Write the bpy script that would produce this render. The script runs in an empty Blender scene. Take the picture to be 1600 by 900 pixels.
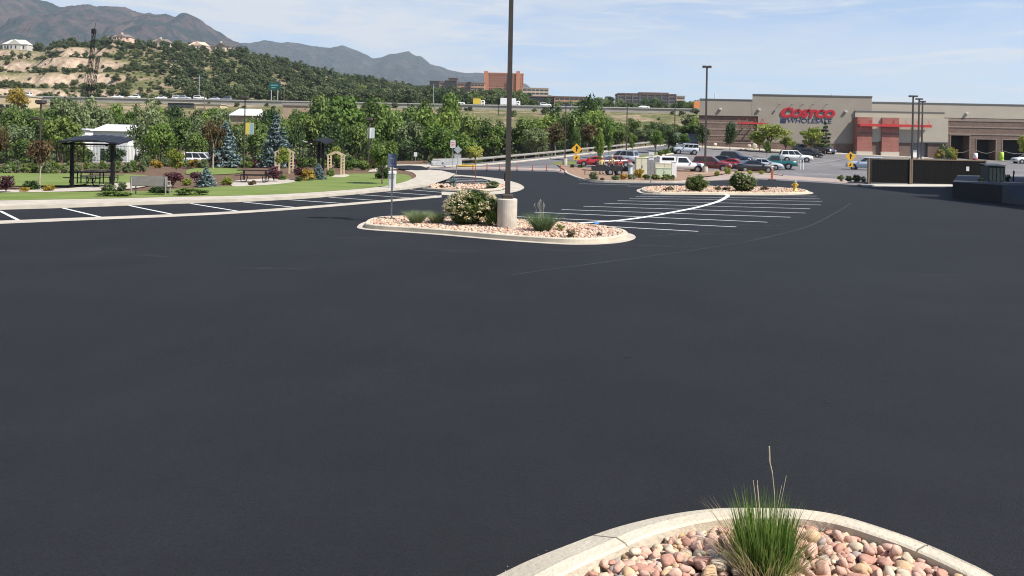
import bpy, bmesh, math, random
import numpy as np
from mathutils import Vector, Matrix, noise
SC = bpy.context.scene
COL = SC.collection
R = math.radians
# ---------------------------------------------------------------- camera
F, CX, HY, CH = 1255.0, 800.0, 232.0, 2.6      # focal length, centre column, horizon row, eye height
ROLL = R(1.1); CR, SR = math.cos(ROLL), math.sin(ROLL)
cam_d = bpy.data.cameras.new('camera'); cam = bpy.data.objects.new('camera', cam_d); COL.objects.link(cam)
cam_d.sensor_width = 36.0; cam_d.lens = 36.0 * F / 1600.0
cam_d.shift_y = -(450.0 - HY) / 1600.0
cam_d.clip_start = 0.1; cam_d.clip_end = 30000
rx, up, bk = Vector((CR, 0, SR)), Vector((-SR, 0, CR)), Vector((0, -1, 0))
cam.matrix_world = Matrix(((rx.x, up.x, bk.x, 0), (rx.y, up.y, bk.y, 0), (rx.z, up.z, bk.z, CH), (0, 0, 0, 1)))
SC.camera = cam
SC.render.resolution_x, SC.render.resolution_y = 1024, 576
# ---------------------------------------------------------------- sun, sky, exposure
SUN = Vector((0.74, -0.40, 1.0)).normalized()
sun_d = bpy.data.lights.new('sun', 'SUN'); sun_d.energy = 5.0; sun_d.angle = R(0.53); sun_d.color = (1.0, 0.955, 0.88)
sun = bpy.data.objects.new('sun', sun_d); COL.objects.link(sun)
sun.rotation_euler = SUN.to_track_quat('Z', 'Y').to_euler(); sun.location = (60, -20, 80)
W = bpy.data.worlds.new('World'); SC.world = W; W.use_nodes = True
def build_world():
    nt = W.node_tree; nt.nodes.clear(); N = nt.nodes.new; L = nt.links.new
    out = N('ShaderNodeOutputWorld'); bg = N('ShaderNodeBackground'); bg.inputs['Strength'].default_value = 0.097
    sky = N('ShaderNodeTexSky'); sky.sky_type = 'NISHITA'; sky.sun_disc = False
    sky.sun_elevation = math.asin(SUN.z); sky.sun_rotation = math.atan2(SUN.x, SUN.y)
    sky.altitude = 1900; sky.air_density = 1.0; sky.dust_density = 0.7; sky.ozone_density = 1.6
    tc = N('ShaderNodeTexCoord')
    def layer(scale, rot, nscale, detail, dist, lo, hi):
        mp = N('ShaderNodeMapping'); mp.inputs['Scale'].default_value = scale; mp.inputs['Rotation'].default_value = rot
        L(tc.outputs['Generated'], mp.inputs['Vector'])
        nz = N('ShaderNodeTexNoise'); nz.inputs['Scale'].default_value = nscale; nz.inputs['Detail'].default_value = detail
        nz.inputs['Roughness'].default_value = 0.58; nz.inputs['Distortion'].default_value = dist
        L(mp.outputs['Vector'], nz.inputs['Vector'])
        rp = N('ShaderNodeMapRange'); rp.interpolation_type = 'SMOOTHSTEP'
        rp.inputs['From Min'].default_value = lo; rp.inputs['From Max'].default_value = hi
        L(nz.outputs['Fac'], rp.inputs['Value']); return rp.outputs['Result']
    a = layer((1.6, 1.6, 7.0), (0, R(5), R(20)), 2.1, 8, 0.6, 0.38, 0.62)     # broad veil
    b = layer((2.2, 2.2, 22.0), (0, R(-7), R(50)), 3.0, 9, 1.1, 0.47, 0.74)   # thin streaks
    sx = N('ShaderNodeSeparateXYZ'); L(tc.outputs['Generated'], sx.inputs[0])
    lr = N('ShaderNodeMapRange'); lr.inputs['From Min'].default_value = -0.25; lr.inputs['From Max'].default_value = 0.22
    lr.inputs['To Min'].default_value = 1.0; lr.inputs['To Max'].default_value = 0.46
    L(sx.outputs['X'], lr.inputs['Value'])
    def m(op, x, y):
        n = N('ShaderNodeMath'); n.operation = op; n.use_clamp = True
        for i, q in enumerate((x, y)):
            if isinstance(q, (int, float)): n.inputs[i].default_value = q
            else: L(q, n.inputs[i])
        return n.outputs[0]
    f = m('ADD', m('MULTIPLY', m('ADD', m('MULTIPLY', a, 0.7), 0.3), lr.outputs['Result']), m('MULTIPLY', b, 0.6))
    lw = N('ShaderNodeMapRange'); lw.inputs['From Min'].default_value = 0.0; lw.inputs['From Max'].default_value = 0.16; lw.inputs['To Min'].default_value = 0.34; lw.inputs['To Max'].default_value = 0.08
    L(sx.outputs['Z'], lw.inputs['Value']); f = m('ADD', f, lw.outputs['Result'])      # milky air near the horizon
    f = m('MULTIPLY', f, 0.95)
    hi = N('ShaderNodeMapRange'); hi.interpolation_type = 'SMOOTHSTEP'; hi.inputs['From Min'].default_value = 0.26; hi.inputs['From Max'].default_value = 0.55; hi.inputs['To Min'].default_value = 1.0; hi.inputs['To Max'].default_value = 0.0
    L(sx.outputs['Z'], hi.inputs['Value']); f = m('MULTIPLY', f, hi.outputs['Result'])      # clear blue overhead, cirrus low down
    mx = N('ShaderNodeMix'); mx.data_type = 'RGBA'; L(f, mx.inputs['Factor'])
    tint = N('ShaderNodeMix'); tint.data_type = 'RGBA'; tint.blend_type = 'MULTIPLY'; tint.inputs['Factor'].default_value = 1.0
    L(sky.outputs['Color'], tint.inputs['A']); tint.inputs['B'].default_value = SKY_TINT
    L(tint.outputs['Result'], mx.inputs['A']); mx.inputs['B'].default_value = CLOUD
    L(mx.outputs['Result'], bg.inputs['Color']); L(bg.outputs[0], out.inputs['Surface'])
SKY_TINT = (0.64, 0.84, 1.0, 1); CLOUD = (4.95, 5.08, 5.28, 1)
build_world()
SC.view_settings.view_transform = 'Standard'; SC.view_settings.look = 'None'
SC.view_settings.exposure = 0.75; SC.view_settings.gamma = 1.0; SC.view_settings.use_curve_mapping = False
SC.render.engine = 'CYCLES'; SC.cycles.use_denoising = True; SC.cycles.max_bounces = 6
SC.cycles.transparent_max_bounces = 8; SC.cycles.volume_bounces = 0; SC.cycles.sample_clamp_indirect = 4; SC.cycles.filter_width = 1.1
# ---------------------------------------------------------------- picture geometry to world
def ray(px, py):
    u, v = (px - CX) / F, (HY - py) / F
    return Vector((u * CR - v * SR, 1.0, u * SR + v * CR))
def A(px, py, D): return Vector((0, 0, CH)) + ray(px, py) * D
def Pz(px, py, z):
    d = ray(px, py); return Vector((0, 0, CH)) + d * ((z - CH) / d.z)
def T(x, y):            # the lot: level, rising at the back and at the back towards the ramp
    return 0.03 * max(0.0, y - 88) + 0.03 * max(0.0, (94 - x) - 1.91 * (158 - y))
def G(px, py, off=0.0):     # where the sight line of a pixel meets the lot
    d = ray(px, py); t0 = 3.0; t = 3.0
    while t < 260:
        p = d * t
        if CH + p.z < T(p.x, p.y) + off: break
        t0 = t; t += 0.5
    for _ in range(24):
        m = (t0 + t) / 2; p = d * m
        if CH + p.z < T(p.x, p.y) + off: t = m
        else: t0 = m
    p = d * t
    return Vector((p.x, p.y, T(p.x, p.y) + off))
def pxm(D): return D / F
# ---------------------------------------------------------------- materials
MATS = {}
def rgb(c): return (c[0], c[1], c[2], 1.0)
def mat(name, c, rough=0.7, c2=None, scale=3.0, detail=4, metal=0.0, bump=0.0, bscale=None, spec=0.4, coord='Object', lo=0.35, hi=0.65, c3=None, scale3=0.3, f3=0.5, coat=0.0):
    if name in MATS: return MATS[name]
    m = bpy.data.materials.new(name); m.use_nodes = True; nt = m.node_tree; N = nt.nodes.new; L = nt.links.new
    p = nt.nodes['Principled BSDF']; p.inputs['Roughness'].default_value = rough; p.inputs['Metallic'].default_value = metal
    p.inputs['Specular IOR Level'].default_value = spec; p.inputs['Base Color'].default_value = rgb(c)
    if coat: p.inputs['Coat Weight'].default_value = coat; p.inputs['Coat Roughness'].default_value = 0.08
    tc = N('ShaderNodeTexCoord')
    if c2:
        nz = N('ShaderNodeTexNoise'); nz.inputs['Scale'].default_value = scale; nz.inputs['Detail'].default_value = detail
        L(tc.outputs[coord], nz.inputs['Vector'])
        r = N('ShaderNodeMapRange'); r.inputs['From Min'].default_value = lo; r.inputs['From Max'].default_value = hi; L(nz.outputs['Fac'], r.inputs['Value'])
        mx = N('ShaderNodeMix'); mx.data_type = 'RGBA'; L(r.outputs['Result'], mx.inputs['Factor'])
        mx.inputs['A'].default_value = rgb(c); mx.inputs['B'].default_value = rgb(c2); res = mx.outputs['Result']
        if c3:
            n3 = N('ShaderNodeTexNoise'); n3.inputs['Scale'].default_value = scale3; n3.inputs['Detail'].default_value = 5; L(tc.outputs[coord], n3.inputs['Vector'])
            r3 = N('ShaderNodeMapRange'); r3.inputs['From Min'].default_value = 0.45; r3.inputs['From Max'].default_value = 0.62; r3.inputs['To Max'].default_value = f3; L(n3.outputs['Fac'], r3.inputs['Value'])
            m3 = N('ShaderNodeMix'); m3.data_type = 'RGBA'; L(r3.outputs['Result'], m3.inputs['Factor']); L(res, m3.inputs['A']); m3.inputs['B'].default_value = rgb(c3); res = m3.outputs['Result']
        L(res, p.inputs['Base Color'])
    if bump:
        nb = N('ShaderNodeTexNoise'); nb.inputs['Scale'].default_value = bscale or scale; nb.inputs['Detail'].default_value = 4; L(tc.outputs[coord], nb.inputs['Vector'])
        bn = N('ShaderNodeBump'); bn.inputs['Strength'].default_value = bump; bn.inputs['Distance'].default_value = 0.02; L(nb.outputs['Fac'], bn.inputs['Height']); L(bn.outputs['Normal'], p.inputs['Normal'])
    MATS[name] = m; return m
def leafmat(name, c, c2, trans=0.3, rough=0.55):
    m = bpy.data.materials.new(name); m.use_nodes = True; nt = m.node_tree; N = nt.nodes.new; L = nt.links.new
    p = nt.nodes['Principled BSDF']; p.inputs['Roughness'].default_value = rough; p.inputs['Specular IOR Level'].default_value = 0.25
    at = N('ShaderNodeAttribute'); at.attribute_name = 'tint'
    oi = N('ShaderNodeObjectInfo')
    mx = N('ShaderNodeMix'); mx.data_type = 'RGBA'; L(at.outputs['Fac'], mx.inputs['Factor']); mx.inputs['A'].default_value = rgb(c); mx.inputs['B'].default_value = rgb(c2)
    hs = N('ShaderNodeHueSaturation'); L(mx.outputs['Result'], hs.inputs['Color'])
    mr = N('ShaderNodeMapRange'); mr.inputs['To Min'].default_value = 0.8; mr.inputs['To Max'].default_value = 1.22; L(oi.outputs['Random'], mr.inputs['Value']); L(mr.outputs['Result'], hs.inputs['Value'])
    mh = N('ShaderNodeMapRange'); mh.inputs['To Min'].default_value = 0.515; mh.inputs['To Max'].default_value = 0.485; L(oi.outputs['Random'], mh.inputs['Value']); L(mh.outputs['Result'], hs.inputs['Hue'])
    L(hs.outputs['Color'], p.inputs['Base Color'])
    tr = N('ShaderNodeBsdfTranslucent'); L(hs.outputs['Color'], tr.inputs['Color'])
    ms = N('ShaderNodeMixShader'); ms.inputs[0].default_value = trans; L(p.outputs[0], ms.inputs[1]); L(tr.outputs[0], ms.inputs[2])
    L(ms.outputs[0], nt.nodes['Material Output'].inputs['Surface']); MATS[name] = m; return m
def brickmat(name, c1, c2, mortar, bw=0.4, bh=0.2, ms=0.012):
    m = bpy.data.materials.new(name); m.use_nodes = True; nt = m.node_tree; N = nt.nodes.new; L = nt.links.new
    p = nt.nodes['Principled BSDF']; p.inputs['Roughness'].default_value = 0.85; p.inputs['Specular IOR Level'].default_value = 0.2
    tc = N('ShaderNodeTexCoord'); sp = N('ShaderNodeSeparateXYZ'); L(tc.outputs['Object'], sp.inputs[0])
    ad = N('ShaderNodeMath'); L(sp.outputs['X'], ad.inputs[0]); L(sp.outputs['Y'], ad.inputs[1])
    cb = N('ShaderNodeCombineXYZ'); L(ad.outputs[0], cb.inputs['X']); L(sp.outputs['Z'], cb.inputs['Y'])
    b = N('ShaderNodeTexBrick'); L(cb.outputs[0], b.inputs['Vector']); b.inputs['Scale'].default_value = 1.0
    b.inputs['Brick Width'].default_value = bw; b.inputs['Row Height'].default_value = bh; b.inputs['Mortar Size'].default_value = ms
    b.inputs['Color1'].default_value = rgb(c1); b.inputs['Color2'].default_value = rgb(c2); b.inputs['Mortar'].default_value = rgb(mortar)
    nz = N('ShaderNodeTexNoise'); nz.inputs['Scale'].default_value = 0.5; nz.inputs['Detail'].default_value = 5; L(tc.outputs['Object'], nz.inputs['Vector'])
    mr = N('ShaderNodeMapRange'); mr.inputs['To Min'].default_value = 0.75; mr.inputs['To Max'].default_value = 1.25; L(nz.outputs['Fac'], mr.inputs['Value'])
    hs = N('ShaderNodeHueSaturation'); L(b.outputs['Color'], hs.inputs['Color']); L(mr.outputs['Result'], hs.inputs['Value']); L(hs.outputs['Color'], p.inputs['Base Color'])
    MATS[name] = m; return m
# ---------------------------------------------------------------- mesh helpers
class MB:
    def __init__(s): s.v = []; s.f = []; s.mi = []; s.cur = 0; s.M = None
    def add(s, vs, fs):
        n = len(s.v)
        for q in vs:
            q = Vector(q); s.v.append(tuple(s.M @ q) if s.M else tuple(q))
        for q in fs: s.f.append(tuple(i + n for i in q)); s.mi.append(s.cur)
        return s
    def box(s, x0, x1, y0, y1, z0, z1):
        return s.add([(x0, y0, z0), (x1, y0, z0), (x1, y1, z0), (x0, y1, z0), (x0, y0, z1), (x1, y0, z1), (x1, y1, z1), (x0, y1, z1)],
                     [(3, 2, 1, 0), (4, 5, 6, 7), (0, 1, 5, 4), (1, 2, 6, 5), (2, 3, 7, 6), (3, 0, 4, 7)])
    def cbox(s, x0, x1, y0, y1, z0, z1, b=0.02):     # box with chamfered vertical and top edges
        po = [(x0 + b, y0), (x1 - b, y0), (x1, y0 + b), (x1, y1 - b), (x1 - b, y1), (x0 + b, y1), (x0, y1 - b), (x0, y0 + b)]
        cx, cy = (x0 + x1) / 2, (y0 + y1) / 2
        fx, fy = 1 - 2 * b / max(1e-6, x1 - x0), 1 - 2 * b / max(1e-6, y1 - y0)
        pi = [(cx + (x - cx) * fx, cy + (y - cy) * fy) for x, y in po]
        vs = [(x, y, z0) for x, y in po] + [(x, y, z1 - b) for x, y in po] + [(x, y, z1) for x, y in pi]
        fs = [tuple(reversed(range(8))), tuple(range(16, 24))]
        for k in range(2):
            for i in range(8):
                j = (i + 1) % 8; fs.append((k * 8 + i, k * 8 + j, k * 8 + 8 + j, k * 8 + 8 + i))
        return s.add(vs, fs)
    def tube(s, p, q, r0, r1=None, n=8, cap=True):
        p, q = Vector(p), Vector(q); r1 = r0 if r1 is None else r1; d = (q - p)
        if d.length < 1e-6: return s
        u = d.orthogonal().normalized(); w = d.normalized().cross(u)
        vs = []
        for c, r in ((p, r0), (q, r1)):
            for i in range(n):
                a = 2 * math.pi * i / n; vs.append(c + (u * math.cos(a) + w * math.sin(a)) * r)
        fs = [(i, (i + 1) % n, n + (i + 1) % n, n + i) for i in range(n)]
        if cap: fs += [tuple(reversed(range(n))), tuple(range(n, 2 * n))]
        return s.add(vs, fs)
    def path(s, pts, r, n=8):
        for a, b in zip(pts[:-1], pts[1:]): s.tube(a, b, r, r, n)
        return s
    def cyl(s, x, y, z0, z1, r0, r1=None, n=16): return s.tube((x, y, z0), (x, y, z1), r0, r1, n)
    def lathe(s, prof, n=16, c=(0, 0, 0), axis='Z'):
        vs, fs = [], []
        for r, z in prof:
            for i in range(n):
                a = 2 * math.pi * i / n; x, y = r * math.cos(a), r * math.sin(a)
                vs.append({'Z': (c[0] + x, c[1] + y, c[2] + z), 'Y': (c[0] + x, c[1] + z, c[2] + y), 'X': (c[0] + z, c[1] + x, c[2] + y)}[axis])
        k = len(prof)
        for j in range(k - 1):
            for i in range(n):
                i2 = (i + 1) % n; fs.append((j * n + i, j * n + i2, (j + 1) * n + i2, (j + 1) * n + i))
        fs += [tuple(reversed(range(n))), tuple(range((k - 1) * n, k * n))]
        return s.add(vs, fs)
    def prism(s, poly, z0, z1):
        n = len(poly); vs = [(x, y, z0) for x, y in poly] + [(x, y, z1) for x, y in poly]
        return s.add(vs, [tuple(reversed(range(n))), tuple(range(n, 2 * n))] + [(i, (i + 1) % n, n + (i + 1) % n, n + i) for i in range(n)])
    def slab(s, poly3, d):       # planar polygon with thickness vector d
        n = len(poly3); d = Vector(d); vs = [Vector(p) for p in poly3] + [Vector(p) + d for p in poly3]
        return s.add(vs, [tuple(range(n)), tuple(reversed(range(n, 2 * n)))] + [(i, n + i, n + (i + 1) % n, (i + 1) % n) for i in range(n)])
    def mesh(s, name, mats, smooth=False):
        me = bpy.data.meshes.new(name); me.from_pydata(s.v, [], s.f)
        for m in (mats if isinstance(mats, (list, tuple)) else [mats]): me.materials.append(m)
        me.polygons.foreach_set('material_index', s.mi)
        bm = bmesh.new(); bm.from_mesh(me); bmesh.ops.recalc_face_normals(bm, faces=bm.faces); bm.to_mesh(me); bm.free()
        if smooth: me.polygons.foreach_set('use_smooth', [True] * len(me.polygons))
        me.update(); return me
    def build(s, name, mats, parent=None, smooth=False, loc=None):
        return link(name, s.mesh(name, mats, smooth), parent, loc)
def link(name, me, parent=None, loc=None):
    o = bpy.data.objects.new(name, me); COL.objects.link(o)
    if parent: o.parent = parent
    if loc is not None: o.location = loc
    return o
def tag(o, label=None, cat=None, group=None, kind=None):
    if label: o['label'] = label
    if cat: o['category'] = cat
    if group: o['group'] = group
    if kind: o['kind'] = kind
    return o
def thing(name, label, cat, loc=(0, 0, 0), rz=0.0, group=None):
    o = bpy.data.objects.new(name, None); COL.objects.link(o); o.empty_display_size = 0.2
    o.location = loc; o.rotation_euler = (0, 0, rz); return tag(o, label, cat, group)
def dup(root, loc, rz=0.0, label=None, group=None, scale=None, cat=None):
    r = root.copy(); COL.objects.link(r); r.location = loc; r.rotation_euler = (0, 0, rz)
    if scale: r.scale = scale if isinstance(scale, (tuple, list)) else (scale,) * 3
    if label: r['label'] = label
    if group: r['group'] = group
    if cat: r['category'] = cat
    for ch in list(root.children):
        c = ch.copy(); COL.objects.link(c); c.parent = r
        for g in ch.children:
            d = g.copy(); COL.objects.link(d); d.parent = c
    return r
def struct(name, mb, m, smooth=False, kind='structure'): return tag(mb.build(name, m, None, smooth), kind=kind)
def catmull(pts, k=6, closed=False):
    pts = [Vector(p) for p in pts]; n = len(pts); out = []
    for i in range(n if closed else n - 1):
        p0 = pts[(i - 1) % n] if closed or i > 0 else pts[0]; p1 = pts[i]; p2 = pts[(i + 1) % n]
        p3 = pts[(i + 2) % n] if closed or i + 2 < n else pts[-1]
        for j in range(k):
            t = j / k
            out.append(0.5 * ((2 * p1) + (p2 - p0) * t + (2 * p0 - 5 * p1 + 4 * p2 - p3) * t * t + (3 * p1 - p0 - 3 * p2 + p3) * t ** 3))
    if not closed: out.append(pts[-1])
    return out
def xy(p): return (p[0], p[1])
def offset_line(pts, d, closed=False):      # d > 0 : to the left of travel
    n = len(pts); out = []
    for i in range(n):
        a = pts[(i - 1) % n] if closed or i > 0 else pts[i]; b = pts[(i + 1) % n] if closed or i < n - 1 else pts[i]
        t = Vector((b[0] - a[0], b[1] - a[1])); t.normalize(); out.append((pts[i][0] - t.y * d, pts[i][1] + t.x * d))
    return out
HINGES = [((0, 88), (0, 1)), ((94 - 1.91 * 158, 0), (-1, 1.91))]
def drape(name, poly, off, m, kind='structure', skirt=0.0):
    bm = bmesh.new(); vs = [bm.verts.new((p[0], p[1], 0)) for p in poly]; f = bm.faces.new(vs)
    bm.normal_update(); bmesh.ops.triangulate(bm, faces=[f])
    for (c, nrm) in HINGES:
        bmesh.ops.bisect_plane(bm, geom=bm.verts[:] + bm.edges[:] + bm.faces[:], plane_co=(c[0], c[1], 0), plane_no=(nrm[0], nrm[1], 0), dist=1e-5)
    if skirt:
        ed = [e for e in bm.edges if e.is_boundary]; r = bmesh.ops.extrude_edge_only(bm, edges=ed)
        low = {v for v in r['geom'] if isinstance(v, bmesh.types.BMVert)}
    else: low = set()
    for v in bm.verts: v.co.z = T(v.co.x, v.co.y) + off - (skirt if v in low else 0)
    bm.normal_update(); bmesh.ops.reverse_faces(bm, faces=[q for q in bm.faces if q.normal.z < 0])
    me = bpy.data.meshes.new(name); bm.to_mesh(me); bm.free()
    me.materials.append(m); o = link(name, me); o['kind'] = kind; return o
def strip(mb, a, b, za, zb):     # quads between two polylines at heights over the lot
    n = len(a); vs = [(p[0], p[1], T(p[0], p[1]) + za) for p in a] + [(p[0], p[1], T(p[0], p[1]) + zb) for p in b]
    mb.add(vs, [(i, i + 1, n + i + 1, n + i) for i in range(n - 1)])
def kerb(name, line, w, h, m, side=1, closed=False, gut=0.0, inner=0.0, gz=0.012, m2=None):     # outer face on `line`, top w wide on its `side`, gutter pan gut wide on the other
    mb = MB(); L = [xy(p) for p in line]
    o1 = offset_line(L, side * 0.025, closed); o2 = offset_line(L, side * w, closed)
    if closed: L = L + [L[0]]; o1 = o1 + [o1[0]]; o2 = o2 + [o2[0]]
    strip(mb, L, L, -0.05, h - 0.025); strip(mb, L, o1, h - 0.025, h); strip(mb, o1, o2, h, h); strip(mb, o2, o2, h, inner - 0.08)
    if gut:
        mb.cur = 1 if m2 else 0
        g = offset_line([xy(p) for p in line], -side * gut, closed)
        if closed: g = g + [g[0]]
        strip(mb, g, L, gz, gz + 0.004); strip(mb, g, g, -0.05, gz)
    o = mb.build(name, [m, m2] if m2 else m); o['kind'] = 'structure'; return o
def inside(p, poly):
    x, y = p[0], p[1]; c = False; n = len(poly); j = n - 1
    for i in range(n):
        xi, yi, xj, yj = poly[i][0], poly[i][1], poly[j][0], poly[j][1]
        if (yi > y) != (yj > y) and x < (xj - xi) * (y - yi) / (yj - yi) + xi: c = not c
        j = i
    return c
def quads_mesh(name, C, U, V, m, tint=None):     # numpy arrays of centres and half axes, one quad each
    n = len(C); co = np.empty((n, 4, 3), dtype=np.float32)
    co[:, 0] = C - V; co[:, 1] = C + U * 0.9; co[:, 2] = C + V; co[:, 3] = C - U * 0.9
    me = bpy.data.meshes.new(name); me.vertices.add(4 * n); me.vertices.foreach_set('co', co.ravel())
    me.loops.add(4 * n); me.loops.foreach_set('vertex_index', np.arange(4 * n, dtype=np.int32))
    me.polygons.add(n); me.polygons.foreach_set('loop_start', np.arange(0, 4 * n, 4, dtype=np.int32))
    me.update(calc_edges=True); me.materials.append(m)
    at = me.attributes.new('tint', 'FLOAT', 'POINT')
    t = np.repeat(tint if tint is not None else np.random.rand(n), 4).astype(np.float32); at.data.foreach_set('value', t)
    return me
def leaf_cloud(name, seed, clumps, per, leaf, m, elong=1.5, flat=0.0, tintz=False):
    """clumps: list of (centre, radii); leaves sit mostly towards the clump's skin"""
    rg = np.random.default_rng(seed); C = []; tn = []; NO = []
    for c, r in clumps:
        d = rg.normal(size=(per, 3)); d /= np.linalg.norm(d, axis=1)[:, None]
        rad = rg.random(per) ** 0.45
        C.append(np.array(c) + d * rad[:, None] * np.array(r) * (0.85 + 0.3 * rg.random((per, 1)))); NO.append(d)
        tn.append(np.clip(rg.normal(rg.random(), 0.22, per), 0, 1))
    C = np.concatenate(C); NO = np.concatenate(NO); tn = np.concatenate(tn); n = len(C)
    d = NO * 0.8 + rg.normal(size=(n, 3)) * 0.55 + np.array((0, 0, 0.25)); d /= np.linalg.norm(d, axis=1)[:, None]
    t = rg.normal(size=(n, 3)); U = np.cross(d, t); U /= np.linalg.norm(U, axis=1)[:, None]; V = np.cross(d, U)
    s = leaf * (0.6 + 0.8 * rg.random((n, 1)))
    return quads_mesh(name, C, U * s * 0.62, V * s * elong * 0.62, m, tn)
# ================================================================ GROUND
M_fresh = mat('fresh_asphalt', (0.0106, 0.0114, 0.0136), 0.78, (0.0134, 0.0142, 0.0166), 0.45, 9, bump=0.5, bscale=95, spec=0.2, c3=(0.0092, 0.0097, 0.0113), scale3=0.10, f3=0.6)
def speckle(m, scale, lo, hi, vmin, vmax):     # aggregate grain in the binder
    nt = m.node_tree; p = nt.nodes['Principled BSDF']; L = nt.links.new; src = p.inputs['Base Color'].links[0].from_socket
    tc = [n for n in nt.nodes if n.type == 'TEX_COORD'][0]; v = nt.nodes.new('ShaderNodeTexNoise'); v.inputs['Scale'].default_value = scale; v.inputs['Detail'].default_value = 3; v.inputs['Roughness'].default_value = 0.8; L(tc.outputs['Object'], v.inputs['Vector'])
    r = nt.nodes.new('ShaderNodeMapRange'); r.inputs['From Min'].default_value = lo; r.inputs['From Max'].default_value = hi; r.inputs['To Min'].default_value = vmin; r.inputs['To Max'].default_value = vmax; L(v.outputs['Fac'], r.inputs['Value'])
    h = nt.nodes.new('ShaderNodeHueSaturation'); L(src, h.inputs['Color']); L(r.outputs['Result'], h.inputs['Value']); L(h.outputs['Color'], p.inputs['Base Color'])
speckle(M_fresh, 38, 0.35, 0.72, 0.80, 1.38)
speckle(M_fresh, 1.1, 0.3, 0.7, 0.93, 1.07)
M_old = mat('old_asphalt', (0.15, 0.14, 0.14), 0.85, (0.20, 0.187, 0.183), 0.6, 6, bump=0.3, bscale=60, spec=0.2, c3=(0.12, 0.115, 0.118), scale3=0.07, f3=0.7)
M_road = mat('road_asphalt', (0.10, 0.10, 0.105), 0.85, (0.135, 0.132, 0.135), 0.5, 5, spec=0.2)
M_conc = mat('concrete', (0.48, 0.425, 0.35), 0.85, (0.37, 0.33, 0.275), 1.6, 6, bump=0.3, bscale=40, spec=0.2, c3=(0.36, 0.32, 0.27), scale3=0.5, f3=0.5)
M_kerb = mat('kerb_concrete', (0.56, 0.49, 0.38), 0.85, (0.48, 0.42, 0.325), 2.5, 7, bump=0.5, bscale=30, spec=0.2, c3=(0.42, 0.365, 0.28), scale3=0.8, f3=0.45)
M_pan = mat('gutter_concrete', (0.40, 0.385, 0.35), 0.85, (0.33, 0.315, 0.29), 2.0, 6, bump=0.3, bscale=40, spec=0.2)
M_pink = mat('pinkish_concrete', (0.36, 0.28, 0.24), 0.85, (0.29, 0.23, 0.20), 1.0, 5, spec=0.2)
M_paint = mat('white_paint', (0.74, 0.74, 0.72), 0.6, (0.44, 0.44, 0.43), 7.0, 7, spec=0.3, lo=0.50, hi=0.78)
M_worn = mat('worn_paint', (0.40, 0.40, 0.39), 0.7, (0.18, 0.175, 0.175), 3.0, 6, spec=0.2)
M_mulch = mat('mulch', (0.10, 0.062, 0.042), 0.95, (0.16, 0.105, 0.07), 3.0, 7, bump=0.6, bscale=14, spec=0.1)
M_lawn = mat('lawn_grass', (0.115, 0.160, 0.034), 0.8, (0.16, 0.205, 0.058), 0.45, 7, bump=0.9, bscale=30, spec=0.15, c3=(0.17, 0.20, 0.065), scale3=0.25, f3=0.55)
M_turf = mat('rough_turf', (0.10, 0.14, 0.035), 0.85, (0.17, 0.17, 0.07), 0.6, 6, bump=0.8, bscale=20, spec=0.1)
M_dirt = mat('reddish_dirt', (0.30, 0.20, 0.14), 0.95, (0.22, 0.14, 0.10), 2.0, 6, bump=0.6, bscale=12, spec=0.1)
def pl(pts, off=0.0): return [G(x, y, off) for x, y in pts]
# fence / guard rail line bounding the lot and the park
fence_px = [(-330, 262), (-120, 259), (60, 256), (200, 254.5), (340, 253.5), (480, 253), (600, 253), (668, 252)]
fence_w = pl(fence_px)
rail_px = [(676, 257), (745, 254.5), (800, 249.5), (860, 243.6), (920, 237), (1000, 228.6), (1060, 222.5)]
rail_w = pl(rail_px)
# --- terrain beyond
LOT = [(-120, -25), (140, -25), (140, 215), (rail_w[-1].x + 2, 215)] + [xy(p) for p in reversed(rail_w)] + [xy(p) for p in reversed(fence_w)]
LOTA = np.array(LOT)
def lot_dist(P):      # signed distance, negative inside
    d = np.full(len(P), 1e9); ins = np.zeros(len(P), bool); n = len(LOTA)
    for i in range(n):
        a = LOTA[i - 1]; b = LOTA[i]; ab = b - a
        t = np.clip(((P - a) @ ab) / (ab @ ab), 0, 1); d = np.minimum(d, np.linalg.norm(P - (a + t[:, None] * ab), axis=1))
        with np.errstate(divide='ignore', invalid='ignore'):
            c = ((b[1] > P[:, 1]) != (a[1] > P[:, 1])) & (P[:, 0] < (a[0] - b[0]) * (P[:, 1] - b[1]) / (a[1] - b[1]) + b[0])
        ins ^= c
    return np.where(ins, -d, d)
FWZ = 20.5
PA = np.array([(-700, 70), (-300, 74), (0, 84), (60, 82), (100, 73), (180, 70), (260, 76), (360, 88), (430, 104), (480, 116), (540, 130), (600, 142), (660, 150), (760, 152), (800, 160), (850, 169), (960, 174), (1100, 180), (1300, 190), (2200, 200)], float)
PB = np.array([(-700, 95), (0, 95), (300, 98), (480, 118), (560, 134), (640, 139), (700, 142), (760, 144), (850, 150), (960, 160), (1100, 172), (1300, 186), (2200, 196)], float)
def smooth(t): t = np.clip(t, 0, 1); return t * t * (3 - 2 * t)
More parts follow.
